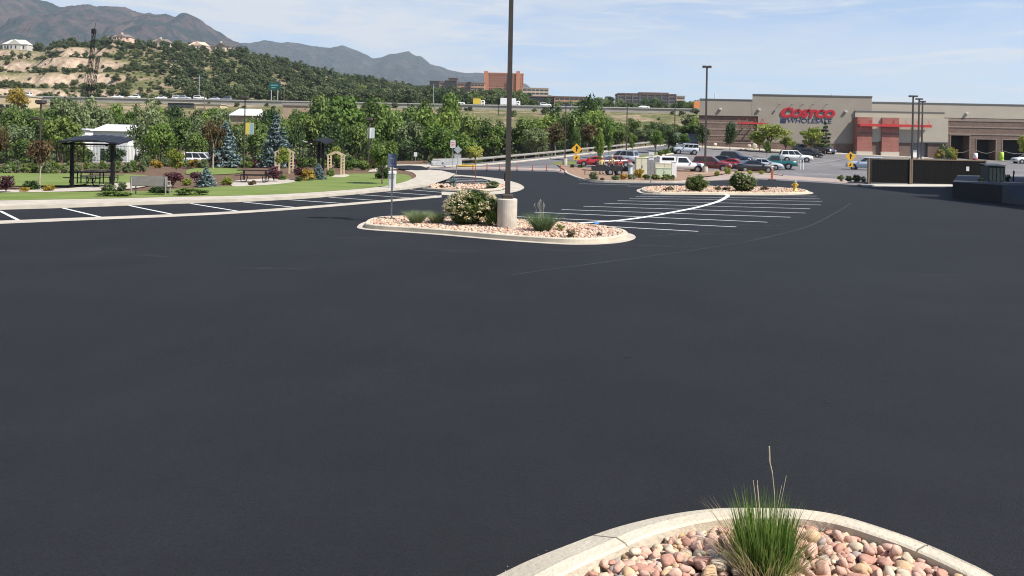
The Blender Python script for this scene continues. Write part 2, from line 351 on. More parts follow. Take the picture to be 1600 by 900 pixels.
def terrain(X, Y):
    X = np.asarray(X, float); Y = np.asarray(Y, float); P = np.stack([X.ravel(), Y.ravel()], 1); X, Y = P[:, 0], P[:, 1]
    d = lot_dist(P)
    tl = 0.03 * np.maximum(0, Y - 88) + 0.03 * np.maximum(0, (94 - X) - 1.91 * (158 - Y))
    tl = np.minimum(tl, 6)
    val = -2.5 + (FWZ + 0.2) * smooth((Y - 175) / 165) * 1.0
    base = np.where(Y < 339.5, val, FWZ - 0.3)
    col = 800 + 1255 * X / np.maximum(Y, 60); hor = 232 + 0.0192 * (col - 800)
    za = CH + (hor - np.interp(col, PA[:, 0], PA[:, 1])) / 1255 * 700
    zb = CH + (hor - np.interp(col, PB[:, 0], PB[:, 1])) / 1255 * 950
    k1 = np.clip((Y - 366) / (700 - 366), 0, 1); k1 = 0.45 * k1 + 0.55 * smooth(k1)
    hill = (FWZ - 0.3) + (za - FWZ + 0.3) * k1
    far = za + (zb - za) * smooth((Y - 700) / 250)
    far = np.where(Y > 1000, zb * (1 - smooth((Y - 1000) / 900)), far)
    base = np.where(Y > 366, np.where(Y > 700, far, hill), base)
    w = smooth(d / 22.0)
    z = np.where(d < 0, tl - 0.45, (tl - 0.45) * (1 - w) + base * w)
    return z
def TZ(x, y): return float(terrain([x], [y])[0])
def terrain_mesh():
    def axis(bands):
        out = []
        for a, b, s in bands: out += list(np.arange(a, b, s))
        return np.array(out)
    xs = axis([(-9000, -1500, 750), (-1500, -700, 40), (-700, -340, 10), (-340, 160, 4), (160, 700, 14), (700, 1500, 60), (1500, 9001, 750)])
    ys = axis([(-400, -30, 60), (-30, 90, 6), (90, 440, 4), (440, 1000, 7), (1000, 2000, 50), (2000, 12001, 700)])
    gx, gy = np.meshgrid(xs, ys); z = terrain(gx, gy)
    X, Y = gx.ravel(), gy.ravel(); nzv = np.zeros(len(X))
    for i in range(len(X)):
        if 100 < Y[i] < 1000 and abs(X[i]) < 800:
            d = 0.0
            q = Vector((X[i] / 26, Y[i] / 26, 3.1)); d = noise.fractal(q, 0.9, 2.1, 4)
            amp = 0.0 if Y[i] < 176 else (0.7 if Y[i] < 330 else (0.0 if Y[i] < 372 else min(1.0, (Y[i] - 372) / 60) * (4.2 if Y[i] < 690 else 1.5)))
            nzv[i] = d * amp
            if 400 < Y[i] < 680:      # sandstone ledges
                a = X[i] / Y[i]; k = smooth(np.array([(-0.46 - a) / 0.06]))[0]
                if k > 0:
                    zz = z[i] + nzv[i]; st = 15.0; f = (zz % st) / st; nzv[i] += k * (smooth(np.array([(f - 0.55) / 0.25]))[0] - f) * st * 0.75
    z = z + nzv
    nx, ny = len(xs), len(ys); me = bpy.data.meshes.new('ground')
    vs = np.stack([X, Y, z], 1).astype(np.float32); idx = np.arange(nx * ny).reshape(ny, nx)
    fs = np.stack([idx[:-1, :-1], idx[:-1, 1:], idx[1:, 1:], idx[1:, :-1]], -1).reshape(-1, 4).astype(np.int32); n = len(fs)
    me.vertices.add(len(vs)); me.vertices.foreach_set('co', vs.ravel()); me.loops.add(4 * n); me.loops.foreach_set('vertex_index', fs.ravel())
    me.polygons.add(n); me.polygons.foreach_set('loop_start', np.arange(0, 4 * n, 4, dtype=np.int32)); me.update(calc_edges=True)
    me.polygons.foreach_set('use_smooth', [True] * n)
    m = bpy.data.materials.new('hillside_ground'); m.use_nodes = True; nt = m.node_tree; N = nt.nodes.new; L = nt.links.new
    p = nt.nodes['Principled BSDF']; p.inputs['Roughness'].default_value = 0.95; p.inputs['Specular IOR Level'].default_value = 0.1
    tc = N('ShaderNodeTexCoord'); ge = N('ShaderNodeNewGeometry')
    def nz(sc, det, lo, hi):
        n_ = N('ShaderNodeTexNoise'); n_.inputs['Scale'].default_value = sc; n_.inputs['Detail'].default_value = det; L(tc.outputs['Object'], n_.inputs['Vector'])
        r = N('ShaderNodeMapRange'); r.inputs['From Min'].default_value = lo; r.inputs['From Max'].default_value = hi; L(n_.outputs['Fac'], r.inputs['Value']); return r.outputs['Result']
    def mix(f, a, b):
        x = N('ShaderNodeMix'); x.data_type = 'RGBA'; L(f, x.inputs['Factor'])
        for k, q in (('A', a), ('B', b)):
            if isinstance(q, tuple): x.inputs[k].default_value = rgb(q)
            else: L(q, x.inputs[k])
        return x.outputs['Result']
    grass = mix(nz(0.35, 8, 0.42, 0.58), (0.085, 0.092, 0.034), (0.16, 0.145, 0.068))
    soil = mix(nz(0.2, 7, 0.4, 0.6), (0.30, 0.235, 0.155), (0.20, 0.15, 0.095))
    c = mix(nz(0.075, 9, 0.50, 0.57), grass, soil)
    sp = N('ShaderNodeSeparateXYZ'); L(ge.outputs['Normal'], sp.inputs[0])
    sl = N('ShaderNodeMapRange'); sl.inputs['From Min'].default_value = 0.93; sl.inputs['From Max'].default_value = 0.82; L(sp.outputs['Z'], sl.inputs['Value'])
    rock = mix(nz(0.3, 8, 0.35, 0.65), (0.46, 0.355, 0.26), (0.25, 0.175, 0.125))
    c = mix(sl.outputs['Result'], c, rock); L(c, p.inputs['Base Color'])
    bz = N('ShaderNodeTexNoise'); bz.inputs['Scale'].default_value = 0.8; bz.inputs['Detail'].default_value = 6; L(tc.outputs['Object'], bz.inputs['Vector'])
    bn = N('ShaderNodeBump'); bn.inputs['Strength'].default_value = 0.8; bn.inputs['Distance'].default_value = 0.6; L(bz.outputs['Fac'], bn.inputs['Height']); L(bn.outputs['Normal'], p.inputs['Normal'])
    me.materials.append(m); return tag(link('ground', me), kind='structure')
GROUND = terrain_mesh()
from mathutils.bvhtree import BVHTree
_bv = BVHTree.FromPolygons([v.co[:] for v in GROUND.data.vertices], [p.vertices[:] for p in GROUND.data.polygons])
def GZ(x, y):
    h = _bv.ray_cast(Vector((x, y, 500)), Vector((0, 0, -1))); return h[0].z if h[0] else 0.0
# --- mountains, as ridges with spurs
def mountain(name, prof, D, depth, seed, m, spur, zb, fine):
    cols = np.arange(prof[0][0], prof[-1][0] + 1, 3.0); P = np.array(prof, float)
    ys = np.interp(cols, P[:, 0], P[:, 1]); rows = np.concatenate([np.linspace(-1, 0, 48), np.linspace(0.08, 1, 9)])
    vs = []
    for t in rows:
        for c, y in zip(cols, ys):
            Dr = D * (1 + 0.05 * noise.noise(Vector((c / 90, seed, 0)))); hor = 232 + 0.0192 * (c - 800)
            H = CH + (hor - y) / 1255 * Dr
            s = abs(t); Y = Dr + t * depth; X = (c - 800) / 1255 * Dr * (1 + 0.35 * t * depth / Dr)
            prf = (1 - s) ** 0.85
            rn = noise.ridged_multi_fractal(Vector((X / spur, Y / spur * 0.55, seed)), 0.9, 2.2, 6, 1.0, 2.0) - 1.0; rn = min(rn, 0.12)
            z = zb + (H - zb) * prf + (H - zb) * 0.42 * rn * (s * (1 - s) * 3.2) * (1 if t <= 0 else 0.3)
            z += noise.fractal(Vector((X / fine, Y / fine, seed)), 0.8, 2.1, 6) * 30 * (0.40 + min(1, 3 * s))
            vs.append((X, Y, z))
    nc, nr = len(cols), len(rows)
    fs = [(r * nc + i, r * nc + i + 1, (r + 1) * nc + i + 1, (r + 1) * nc + i) for r in range(nr - 1) for i in range(nc - 1)]
    me = bpy.data.meshes.new(name); me.from_pydata(vs, [], fs); me.polygons.foreach_set('use_smooth', [True] * len(fs)); me.materials.append(m)
    o = link(name, me); o['kind'] = 'structure'; return o
def mountmat(name, forest, bare, rock, sc, lo, hi):
    m = mat(name, forest, 0.95, bare, sc, 8, spec=0.05, lo=lo, hi=hi, c3=rock, scale3=sc * 0.55, f3=0.7, bump=1.0, bscale=sc * 1.6)
    for n in m.node_tree.nodes:
        if n.type == 'BUMP': n.inputs['Distance'].default_value = 45
        if n.type == 'MAP_RANGE' and abs(n.inputs['From Max'].default_value - 0.62) < 1e-4 and n.inputs['To Max'].default_value < 0.9: n.inputs['From Min'].default_value = 0.55; n.inputs['From Max'].default_value = 0.68
    return m
M1 = mountmat('brown_mountainside', (0.013, 0.024, 0.026), (0.054, 0.041, 0.042), (0.12, 0.084, 0.07), 0.011, 0.45, 0.56)
M2 = mountmat('forested_mountainside', (0.010, 0.020, 0.022), (0.022, 0.028, 0.029), (0.075, 0.062, 0.058), 0.014, 0.42, 0.62)
mountain('mountain', [(-420, -60), (-200, -30), (0, -9), (57, 0), (75, 5.5), (88, 11), (107, 11), (120, 8), (132, 4.5), (147, 7.5), (162, 9), (176, 10), (190, 13), (204, 18), (215, 22), (232, 22), (250, 20.5), (262, 22.5), (270, 24), (278, 19), (284, 17.5), (295, 21), (304, 27), (315, 36), (332, 46), (350, 56), (372, 69), (420, 98), (480, 128), (560, 165), (640, 190)], 3900, 1500, 4.3, M1, 620, 30, 110)
mountain('mountain_range', [(120, 110), (260, 88), (330, 74), (370, 69), (390, 66), (410, 63), (428, 65), (450, 67), (466, 69), (490, 73), (504, 74), (518, 73.6), (530, 69.6), (542, 74), (560, 83), (570, 87), (580, 91), (594, 89), (606, 85), (617, 83.5), (628, 80), (636, 81), (642, 86), (649, 87.5), (656, 87), (662, 92), (670, 101), (680, 103.5), (690, 106), (710, 111), (724, 112), (736, 113), (756, 113.6), (775, 121), (800, 128), (818, 130), (832, 139), (860, 152), (900, 168), (980, 185)], 6400, 1900, 9.7, M2, 760, 40, 130)
# --- haze: one closed box of air round camera and scene
hz = MB(); hz.box(-8800, 8800, -300, 11500, -14, 1150)
hm = bpy.data.materials.new('haze_air'); hm.use_nodes = True; hm.node_tree.nodes.clear()
ho = hm.node_tree.nodes.new('ShaderNodeOutputMaterial'); hp = hm.node_tree.nodes.new('ShaderNodeVolumePrincipled')
hp.inputs['Color'].default_value = (0.80, 0.90, 1.0, 1); hp.inputs['Density'].default_value = 0.000075; hp.inputs['Anisotropy'].default_value = 0.1
hm.node_tree.links.new(hp.outputs[0], ho.inputs['Volume'])
tag(hz.build('haze', hm), kind='stuff')
# ================================================================ LOT SURFACES
drape('old_asphalt', LOT, 0.0, M_old)
# fresh black seal coat
gut_top = [(-90, 348.5), (0, 345.5), (115, 341), (230, 336.8), (330, 332.6), (400, 328.5), (480, 322.8), (560, 316.3), (625, 311), (690, 305.5)]
gut_bot = [(-90, 354), (0, 350.5), (115, 345.5), (230, 341), (330, 336.4), (400, 332.2), (480, 326.6), (560, 319.8), (625, 314.3), (690, 308.8)]
walk_k = [(-90, 331.5), (0, 328), (100, 325), (200, 321.3), (300, 317.8), (380, 315.5), (460, 311.5), (520, 307), (580, 301.5), (640, 295.5), (680, 289.5)]
walk_in = [(-90, 316), (0, 313.5), (150, 311), (290, 307.5), (340, 306.8), (450, 303), (540, 297.3), (600, 291.4), (638, 284), (650, 278.5), (645, 272), (632, 268.5)]
far_edge = [(655, 262.5), (700, 265.5), (760, 266), (870, 268.5), (884, 271.5), (905, 281.5), (930, 285), (990, 286.5), (1070, 287), (1100, 283), (1180, 280), (1290, 286), (1352, 290.5), (1425, 292), (1489, 292)]
wk = catmull(pl(walk_k, 0.002), 6)
fresh = [xy(G(x, y)) for x, y in far_edge] + [(31, 55), (60, 55), (60, -20), (-70, -20), (-70, 20)] + [xy(p) for p in wk] + [xy(G(660, 284)), xy(G(640, 268))]
drape('asphalt', fresh, 0.006, M_fresh)
# valley gutter
mb = MB(); ga = catmull(pl(gut_top), 6); gb = catmull(pl(gut_bot), 6); strip(mb, ga, gb, 0.016, 0.016); struct('gutter_pan', mb, M_conc)
# joints across the gutter and pavement are left to the concrete's own staining; painted lines follow
lines = MB()
def stripe(p, q, w=0.10, off=0.012, mbx=None):
    p, q = Vector(xy(p)), Vector(xy(q)); t = (q - p).normalized(); n = Vector((-t.y, t.x)) * w / 2
    (mbx or lines).add([(v.x, v.y, T(v.x, v.y) + off) for v in (p - n, q - n, q + n, p + n)], [(0, 1, 2, 3)])
for a, b in [((0, 330), (28, 344)), ((98, 325.4), (157, 339.6)), ((202, 321.6), (271, 335.6)), ((298, 318.4), (378, 331.4)), ((380, 316), (469, 325.2)), ((452, 312.5), (545, 318.8)), ((514, 308.5), (600, 314.2)), ((562, 304.5), (650, 310)), ((603, 300.3), (690, 306.5)), ((640, 296.6), (715, 303)), ((-100, 334), (-84, 348)), ((668, 292.6), (742, 300))]:
    stripe(G(*a), G(*b), 0.11)
for a, b in [((808, 346.6), (1091, 362)), ((808, 339), (1150.5, 355)), ((835, 332), (1199, 347.6)), ((877.5, 327.8), (1235, 339.8)), ((911.6, 322.6), (1259, 333.3)), ((944, 318), (1266, 326.5)), ((965, 313.8), (1283, 320.6)), ((983, 310), (1284.7, 315)), ((993, 307), (1280.5, 311)), ((1001, 303.7), (1276, 306.7)), ((980, 291), (1190, 292.6)), ((905, 287.2), (985, 289.2))]:
    stripe(G(*a), G(*b), 0.105)
cv = catmull(pl([(852, 352.5), (886, 350.2), (924, 348), (962, 345.6), (1007, 339.8), (1056, 331.2), (1092, 323.8), (1121, 315.6), (1134, 309), (1137, 305.6), (1130, 302.6)]), 6)
ol = offset_line([xy(p) for p in cv], 0.12); orr = offset_line([xy(p) for p in cv], -0.12); strip(lines, ol, orr, 0.018, 0.018)
struct('painted_line', lines, M_paint)
# faint old seam lines showing through the coat
sm = MB(); seam = catmull(pl([(800, 430), (960, 408), (1080, 392), (1180, 375), (1260, 355), (1300, 336), (1330, 318)]), 8)
s1 = offset_line([xy(p) for p in seam], 0.035); s2 = offset_line([xy(p) for p in seam], -0.035); strip(sm, s1, s2, 0.0105, 0.0105)
seam = catmull(pl([(1000, 372), (1080, 364), (1150, 360), (1220, 357)]), 8); s1 = offset_line([xy(p) for p in seam], 0.03); s2 = offset_line([xy(p) for p in seam], -0.03); strip(sm, s1, s2, 0.0105, 0.0105)
def marks():      # dust smears and drips on the seal coat, thinning out at their rims
    rg = random.Random(77); vs = []; fs = []; fd = []; mi = []
    spots = [(1100, 366, 2.6, .35, 0), (1010, 384, 1.6, .3, 0), (1180, 352, 1.8, .3, 0), (560, 372, 1.3, .35, 0), (700, 392, 1.5, .25, 0), (900, 392, 1.7, .22, 0), (430, 420, 1.2, .3, 0), (1295, 632, .05, .03, 1), (1287, 628, .03, .02, 1), (980, 560, .06, .05, 1), (330, 690, .04, .03, 1), (1480, 430, .5, .25, 0), (240, 400, .9, .2, 0)]
    for (x, y, a, b, k) in spots:
        c = G(x, y); th = rg.uniform(-.3, .3); n = 18; base = len(vs)
        for j, (r, f_) in enumerate(((0, 1), (.45, .8), (1, 0))):
            for i in range(n):
                q = 6.2832 * i / n; rr = r * (1 + .25 * noise.noise(Vector((math.cos(q) * 1.3 + x, math.sin(q) * 1.3, y))))
                u, v = a * rr * math.cos(q), b * rr * math.sin(q); vs.append((c.x + u * math.cos(th) - v * math.sin(th), c.y + u * math.sin(th) + v * math.cos(th), T(c.x, c.y) + .0095)); fd.append(f_)
        for j in range(2):
            for i in range(n): fs.append((base + j * n + i, base + j * n + (i + 1) % n, base + (j + 1) * n + (i + 1) % n, base + (j + 1) * n + i)); mi.append(k)
    me = bpy.data.meshes.new('asphalt_stain'); me.from_pydata(vs, [], fs)
    for nm, c, amt in (('dust_smear', (.045, .042, .036), .55), ('oil_drip', (.004, .004, .0045), .9)):
        m = mat(nm, c, .6); nt = m.node_tree; L = nt.links.new; at = nt.nodes.new('ShaderNodeAttribute'); at.attribute_name = 'fade'; nz = nt.nodes.new('ShaderNodeTexNoise'); nz.inputs['Scale'].default_value = 5; nz.inputs['Detail'].default_value = 7
        tc = nt.nodes.new('ShaderNodeTexCoord'); L(tc.outputs['Object'], nz.inputs['Vector']); mr = nt.nodes.new('ShaderNodeMapRange'); mr.inputs['From Min'].default_value = .38; mr.inputs['From Max'].default_value = .66; mr.inputs['To Max'].default_value = amt; L(nz.outputs['Fac'], mr.inputs['Value'])
        mu = nt.nodes.new('ShaderNodeMath'); mu.operation = 'MULTIPLY'; L(mr.outputs['Result'], mu.inputs[0]); L(at.outputs['Fac'], mu.inputs[1]); tr = nt.nodes.new('ShaderNodeBsdfTransparent'); ms = nt.nodes.new('ShaderNodeMixShader')
        L(mu.outputs[0], ms.inputs[0]); L(tr.outputs[0], ms.inputs[1]); L(nt.nodes['Principled BSDF'].outputs[0], ms.inputs[2]); L(ms.outputs[0], nt.nodes['Material Output'].inputs['Surface']); me.materials.append(m)
    me.polygons.foreach_set('material_index', mi); at = me.attributes.new('fade', 'FLOAT', 'POINT'); at.data.foreach_set('value', fd); o = link('asphalt_stain', me); o['kind'] = 'structure'
marks()
struct('seam_line', sm, mat('seam', (0.028, 0.029, 0.030), 0.7, (0.012, 0.0132, 0.016), 0.8, 6, lo=0.40, hi=0.56))
# blue accessible-bay paint behind the island
bp = MB(); c = G(932, 349.5); bp.prism([(c.x - 0.09, c.y - 0.35), (c.x + 0.07, c.y - 0.3), (c.x + 0.09, c.y + 0.4), (c.x - 0.05, c.y + 0.45)], 0.019, 0.022)
struct('blue_paint_mark', bp, mat('blue_paint', (0.03, 0.16, 0.42), 0.6, (0.05, 0.22, 0.5), 6.0))
# lines on the old lot
lo_ = MB()
for i in range(9):
    x0 = 24 + i * 3.2
    stripe((x0, 92.5 + 0.2 * i), (x0 + 0.8, 97.5 + 0.2 * i), 0.12, 0.008, lo_); stripe((x0 + 1.5, 118), (x0 + 2.3, 123), 0.12, 0.008, lo_)
for a, b in [((1235, 262), (1330, 246)), ((1266, 268.5), (1238, 264)), ((1226, 256), (1290, 246))]: stripe(G(*a), G(*b), 0.14, 0.008, lo_)
struct('old_painted_line', lo_, M_worn)
# ---- pavement along the left stalls
wi = pl(walk_in); wi_s = catmull(wi, 6)
walk_poly = [xy(p) for p in wk] + [xy(G(700, 282)), xy(G(712, 274)), xy(G(690, 268.5)), xy(G(660, 266))] + [xy(p) for p in reversed(wi_s)]
drape('sidewalk', walk_poly, 0.14, M_conc)
kerb('kerb', wk, 0.16, 0.148, M_conc, side=1)
# ---- park ground and lawns
park_poly = [xy(p) for p in wi_s] + [xy(G(610, 264)), xy(G(640, 262)), xy(G(668, 257))] + [xy(p) for p in reversed(fence_w)] + [(-60, 31)]
drape('mulch_bed', park_poly, 0.10, M_mulch)
def lawn(pts, name='lawn', off=0.15, m=None, k=5): return drape(name, [xy(p) for p in catmull(pl(pts, 0.15), k, True)], off, m or M_lawn)
lawn([(-120, 316.5), (0, 312.8), (140, 310.4), (286, 307), (345, 306), (450, 302.4), (540, 296.6), (600, 290.6), (636, 282.5), (643, 277), (632, 272.5), (600, 271), (560, 271), (520, 273.2), (470, 279.5), (420, 286.5), (390, 289), (350, 291), (290, 295), (240, 298), (190, 299), (120, 299.5), (60, 300.5), (0, 301), (-120, 303)])
lawn([(-120, 291), (0, 290), (60, 290.6), (108, 290), (170, 287.5), (215, 284), (235, 276), (205, 272.5), (120, 271), (40, 270.5), (-120, 271)])
lawn([(292, 272), (340, 272.5), (375, 270), (378, 264.5), (340, 262), (300, 263.5)])
def pad(pts, off=0.158, m=None): return drape('concrete_pad', [xy(p) for p in catmull(pl(pts, 0.15), 4, True)], off, m or M_conc)
pad([(0, 297), (60, 296.5), (120, 293), (175, 287), (215, 285), (255, 284.5), (230, 291), (190, 296), (120, 299), (40, 300.5), (0, 300.5)])
pad([(364, 291), (366, 283), (390, 280.5), (425, 279), (455, 280), (468, 282.5), (440, 287), (400, 290)])
pad([(519, 276.5), (523, 273.5), (540, 272.5), (546, 274.5), (536, 276.8)])
pad([(575, 268), (600, 258.5), (668, 257), (665, 262), (620, 264), (600, 267)], 0.155)
# ---- bulb of concrete at the end of the left stalls, with its planter
bulb_o = catmull(pl([(690, 305.5), (730, 306.2), (770, 304.8), (803, 301), (817, 296), (818, 292), (808, 286.5), (785, 280.5), (755, 276.5), (720, 274), (685, 271.5), (660, 269.5)]), 5)
bulb_i = pl([(655, 272), (680, 274), (706, 277), (740, 279.6), (768, 283.5), (782, 287.5), (792, 292), (786, 297.5), (760, 300.5), (725, 301.2), (690, 300.2)])
drape('concrete_island', [xy(p) for p in bulb_o] + [xy(p) for p in catmull(bulb_i, 5)], 0.03, M_conc)
drape('island_bed', [xy(p) for p in catmull(pl([(672, 292.5), (700, 289), (740, 288), (778, 289.5), (793, 293), (775, 296.3), (740, 297.3), (700, 296.8)]), 4, True)], 0.05, M_dirt)
kerb('island_kerb', catmull(pl([(660, 296.5), (672, 297.2), (700, 298.4), (740, 299), (778, 297.6), (798, 293.4)]), 5), 0.14, 0.13, M_kerb, side=1)
drape('island_asphalt', [xy(G(x, y)) for x, y in [(676, 277.8), (700, 276.4), (722, 276), (752, 278.8), (766, 282.5), (768, 286), (740, 286.8), (706, 288), (692, 283.5)]], 0.038, M_fresh)
isl = MB()
for a, b in [((684, 279.6), (754, 280.9)), ((690, 282), (762, 283.4)), ((697, 284.8), (764, 286))]: stripe(G(*a), G(*b), 0.3, 0.046, isl)
struct('painted_line', isl, M_paint)
drape('park_drive', [xy(G(x, y)) for x, y in [(614, 261), (640, 260.4), (658, 261.6), (668, 264.8), (670, 267.5), (650, 268.3), (630, 267), (616, 264.8)]], 0.168, M_fresh)
# ---- drive behind (left) and ramp kerbs
drape('ramp_road', [xy(p) for p in offset_line([xy(q) for q in rail_w], -0.6)] + [(40, 174), xy(G(1050, 234.5)), xy(G(985, 240.5)), xy(G(930, 247)), xy(G(880, 253.5)), xy(G(850, 258)), xy(G(760, 262)), xy(G(690, 264))], 0.004, M_road)
kerb('ramp_kerb', [G(x, y) for x, y in [(660, 262), (690, 261.2), (745, 259.3), (800, 254.6), (860, 248.3), (920, 241), (1000, 231.6), (1060, 225.2), (1092, 222)]], 0.5, 0.15, M_conc, side=1)
# pinkish concrete crossing in the middle distance
drape('concrete_apron', [xy(G(x, y)) for x, y in [(690, 263.5), (770, 264), (868, 266.5), (884, 270.5), (905, 280), (930, 283.6), (1000, 284.8), (1070, 285), (1180, 278), (1290, 284), (1350, 288.5), (1352, 284.5), (1300, 279), (1215, 273.2), (1100, 270.8), (1062, 276), (960, 275), (900, 271), (880, 264), (760, 260.5), (715, 261)]], 0.012, M_pink)
kerb('planter_kerb', catmull([G(x, y) for x, y in [(882, 268.5), (886, 273), (905, 280.6), (930, 284), (1000, 285.3), (1068, 285.3), (1080, 281)]], 4), 0.25, 0.15, M_conc, side=1)
drape('planter_bed', [xy(G(x, y)) for x, y in [(884, 268.5), (889, 273), (907, 279.6), (932, 283), (1000, 284.4), (1066, 284.4), (1085, 279), (1135, 272), (1205, 270.5), (1216, 272.2), (1195, 268.4), (1100, 267.6), (1040, 267), (960, 266), (900, 262.5), (870, 258)]], 0.12, M_dirt)
kerb('car_park_kerb', [G(x, y) for x, y in [(1085, 272.6), (1120, 272), (1160, 271.6), (1205, 272.6), (1220, 274.6)]], 0.3, 0.13, M_kerb, side=1)
drape('turf_verge', [xy(G(x, y)) for x, y in [(990, 246.5), (1010, 241.5), (1062, 236), (1052, 240), (1030, 243.6), (1004, 247)]], 0.02, M_turf)
kerb('verge_kerb', [G(x, y) for x, y in [(990, 247.6), (1004, 247.6), (1030, 244.3), (1052, 240.6), (1064, 236.6)]], 0.3, 0.14, M_kerb, side=1)
drape('turf_strip', [xy(G(x, y)) for x, y in [(862, 254), (880, 252.2), (898, 251.5), (940, 246.5), (960, 246.8), (900, 257), (868, 258)]], 0.02, M_turf)
# walk in front of the warehouse
drape('store_walk', [(33, 153.2), (44, 153.6), (64, 154.3), (78, 154.2), (84, 154.4), (84, 157.6), (33, 157.6)], 0.10, M_conc)
kerb('store_kerb', [(33, 153.2), (44, 153.6), (64, 154.3), (78, 154.2), (84, 154.4)], 0.3, 0.14, M_conc, side=1)
# ================================================================ LEAF MATERIALS AND PLANT PROTOTYPES
L_mid = leafmat('leaf_mid_green', (0.060, 0.105, 0.020), (0.16, 0.22, 0.052))
L_bright = leafmat('leaf_bright_green', (0.085, 0.150, 0.022), (0.20, 0.28, 0.062), 0.4)
L_grey = leafmat('leaf_grey_green', (0.10, 0.14, 0.052), (0.22, 0.255, 0.12))
L_dark = leafmat('leaf_dark_green', (0.028, 0.055, 0.015), (0.075, 0.118, 0.035), 0.25)
L_yel = leafmat('leaf_yellow_green', (0.20, 0.25, 0.035), (0.36, 0.38, 0.08), 0.4)
L_gold = leafmat('leaf_gold', (0.34, 0.22, 0.03), (0.42, 0.29, 0.05))
L_red = leafmat('leaf_reddish_brown', (0.085, 0.048, 0.026), (0.12, 0.10, 0.035))
L_burg = leafmat('leaf_burgundy', (0.045, 0.018, 0.020), (0.11, 0.04, 0.045), 0.2)
L_spruce = leafmat('needle_blue', (0.085, 0.13, 0.125), (0.18, 0.235, 0.235), 0.1)
L_pine = leafmat('needle_dark', (0.042, 0.062, 0.024), (0.105, 0.135, 0.052), 0.2)
L_oak = leafmat('scrub_oak', (0.052, 0.072, 0.025), (0.12, 0.14, 0.05), 0.2)
L_cream = leafmat('cream_flower', (0.42, 0.37, 0.18), (0.60, 0.54, 0.36), 0.3)
L_tan = leafmat('dry_blade', (0.36, 0.29, 0.15), (0.46, 0.38, 0.22), 0.3)
L_blade = leafmat('green_blade', (0.055, 0.115, 0.012), (0.25, 0.36, 0.085), 0.45)
L_blade2 = leafmat('grey_green_blade', (0.18, 0.23, 0.10), (0.34, 0.39, 0.21), 0.4)
M_bark = mat('bark', (0.12, 0.09, 0.065), 0.95, (0.20, 0.155, 0.115), 6, 6, bump=0.6, spec=0.1)
M_palebark = mat('pale_bark', (0.34, 0.29, 0.23), 0.95, (0.24, 0.20, 0.15), 6, 6, spec=0.1)
def trunk_mb(h, r, rg, limbs, spread, top):
    mb = MB(); z0 = h; pts = [Vector((0, 0, -0.03)), Vector((rg.uniform(-.01, .01), rg.uniform(-.01, .01), h * 0.5)), Vector((rg.uniform(-.02, .02), rg.uniform(-.02, .02), h))]
    mb.tube(pts[0], pts[1], r, r * 0.85, 7); mb.tube(pts[1], pts[2], r * 0.85, r * 0.7, 7)
    for i in range(limbs):
        a = 2 * math.pi * (i + rg.random() * 0.6) / limbs; s = spread * rg.uniform(0.3, 0.62); t = rg.uniform(0.55, 1.0)
        e = Vector((math.cos(a) * s, math.sin(a) * s, h + (top - h) * t)); m = pts[2].lerp(e, 0.5) + Vector((0, 0, 0.03))
        mb.tube(pts[2], m, r * 0.55, r * 0.38, 5); mb.tube(m, e, r * 0.38, r * 0.1, 5)
    return mb
def tree_proto(name, seed, leaf_m, trunk_h=0.25, nc=26, per=110, leaf=0.028, cz=0.62, rz=0.38, rxy=0.46, lump=0.15, bark=None, tr=0.022):
    rg = random.Random(seed); cl = []
    for i in range(nc):
        d = Vector((rg.gauss(0, 1), rg.gauss(0, 1), rg.gauss(0, 1))).normalized(); k = rg.random() ** 0.4 * rg.uniform(0.75, 1.0)
        c = Vector((d.x * rxy * k * 0.78, d.y * rxy * k * 0.78, cz + d.z * rz * k * 0.82)); r = lump * rg.uniform(0.65, 1.3)
        cl.append((c, (r, r, r * 0.8)))
    cl.append((Vector((0, 0, cz)), (rxy * 0.6, rxy * 0.6, rz * 0.6)))
    crown = leaf_cloud(name + '_crown', seed, cl, per, leaf, leaf_m)
    trunk = trunk_mb(trunk_h, tr, rg, 7, rxy, cz + rz * 0.6).mesh(name + '_trunk', bark or M_bark)
    return crown, trunk
def conifer_proto(name, seed, leaf_m, layers=13, per=62, leaf=0.03, rad=0.30, droop=0.10, z0=0.08, bark=None, gap=0.0):
    rg = random.Random(seed); cl = []
    for i in range(layers):
        t = i / (layers - 1); z = z0 + (1 - z0) * t; r = rad * (1 - t) ** 0.8 + 0.012; n = max(3, int(9 * (1 - t) + 3))
        for k in range(n):
            if rg.random() < gap: continue
            a = 2 * math.pi * (k + rg.random()) / n; rr = r * rg.uniform(0.78, 1.08)
            for q in (0.45, 0.85):
                cl.append((Vector((math.cos(a) * rr * q, math.sin(a) * rr * q, z - droop * r * q)), (0.24 * rr + .02, 0.24 * rr + .02, 0.035)))
    crown = leaf_cloud(name + '_crown', seed, cl, max(5, per // 4), leaf, leaf_m, 1.7)
    mb = MB(); mb.tube((0, 0, -0.03), (0, 0, 0.95), 0.02, 0.004, 7)
    return crown, mb.mesh(name + '_trunk', bark or M_bark)
def bush_proto(name, seed, leaf_m, nc=20, per=90, leaf=0.05, lump=0.2, rz=0.5):
    rg = random.Random(seed); cl = [(Vector((0, 0, 0.42)), (0.36, 0.36, 0.36))]
    for i in range(nc):
        d = Vector((rg.gauss(0, 1), rg.gauss(0, 1), rg.gauss(0, 0.8))).normalized(); r = lump * rg.uniform(0.7, 1.2)
        cl.append((Vector((d.x * 0.36, d.y * 0.36, 0.46 + d.z * 0.36)), (r, r, r)))
    return leaf_cloud(name + '_foliage', seed, cl, per, leaf, leaf_m)
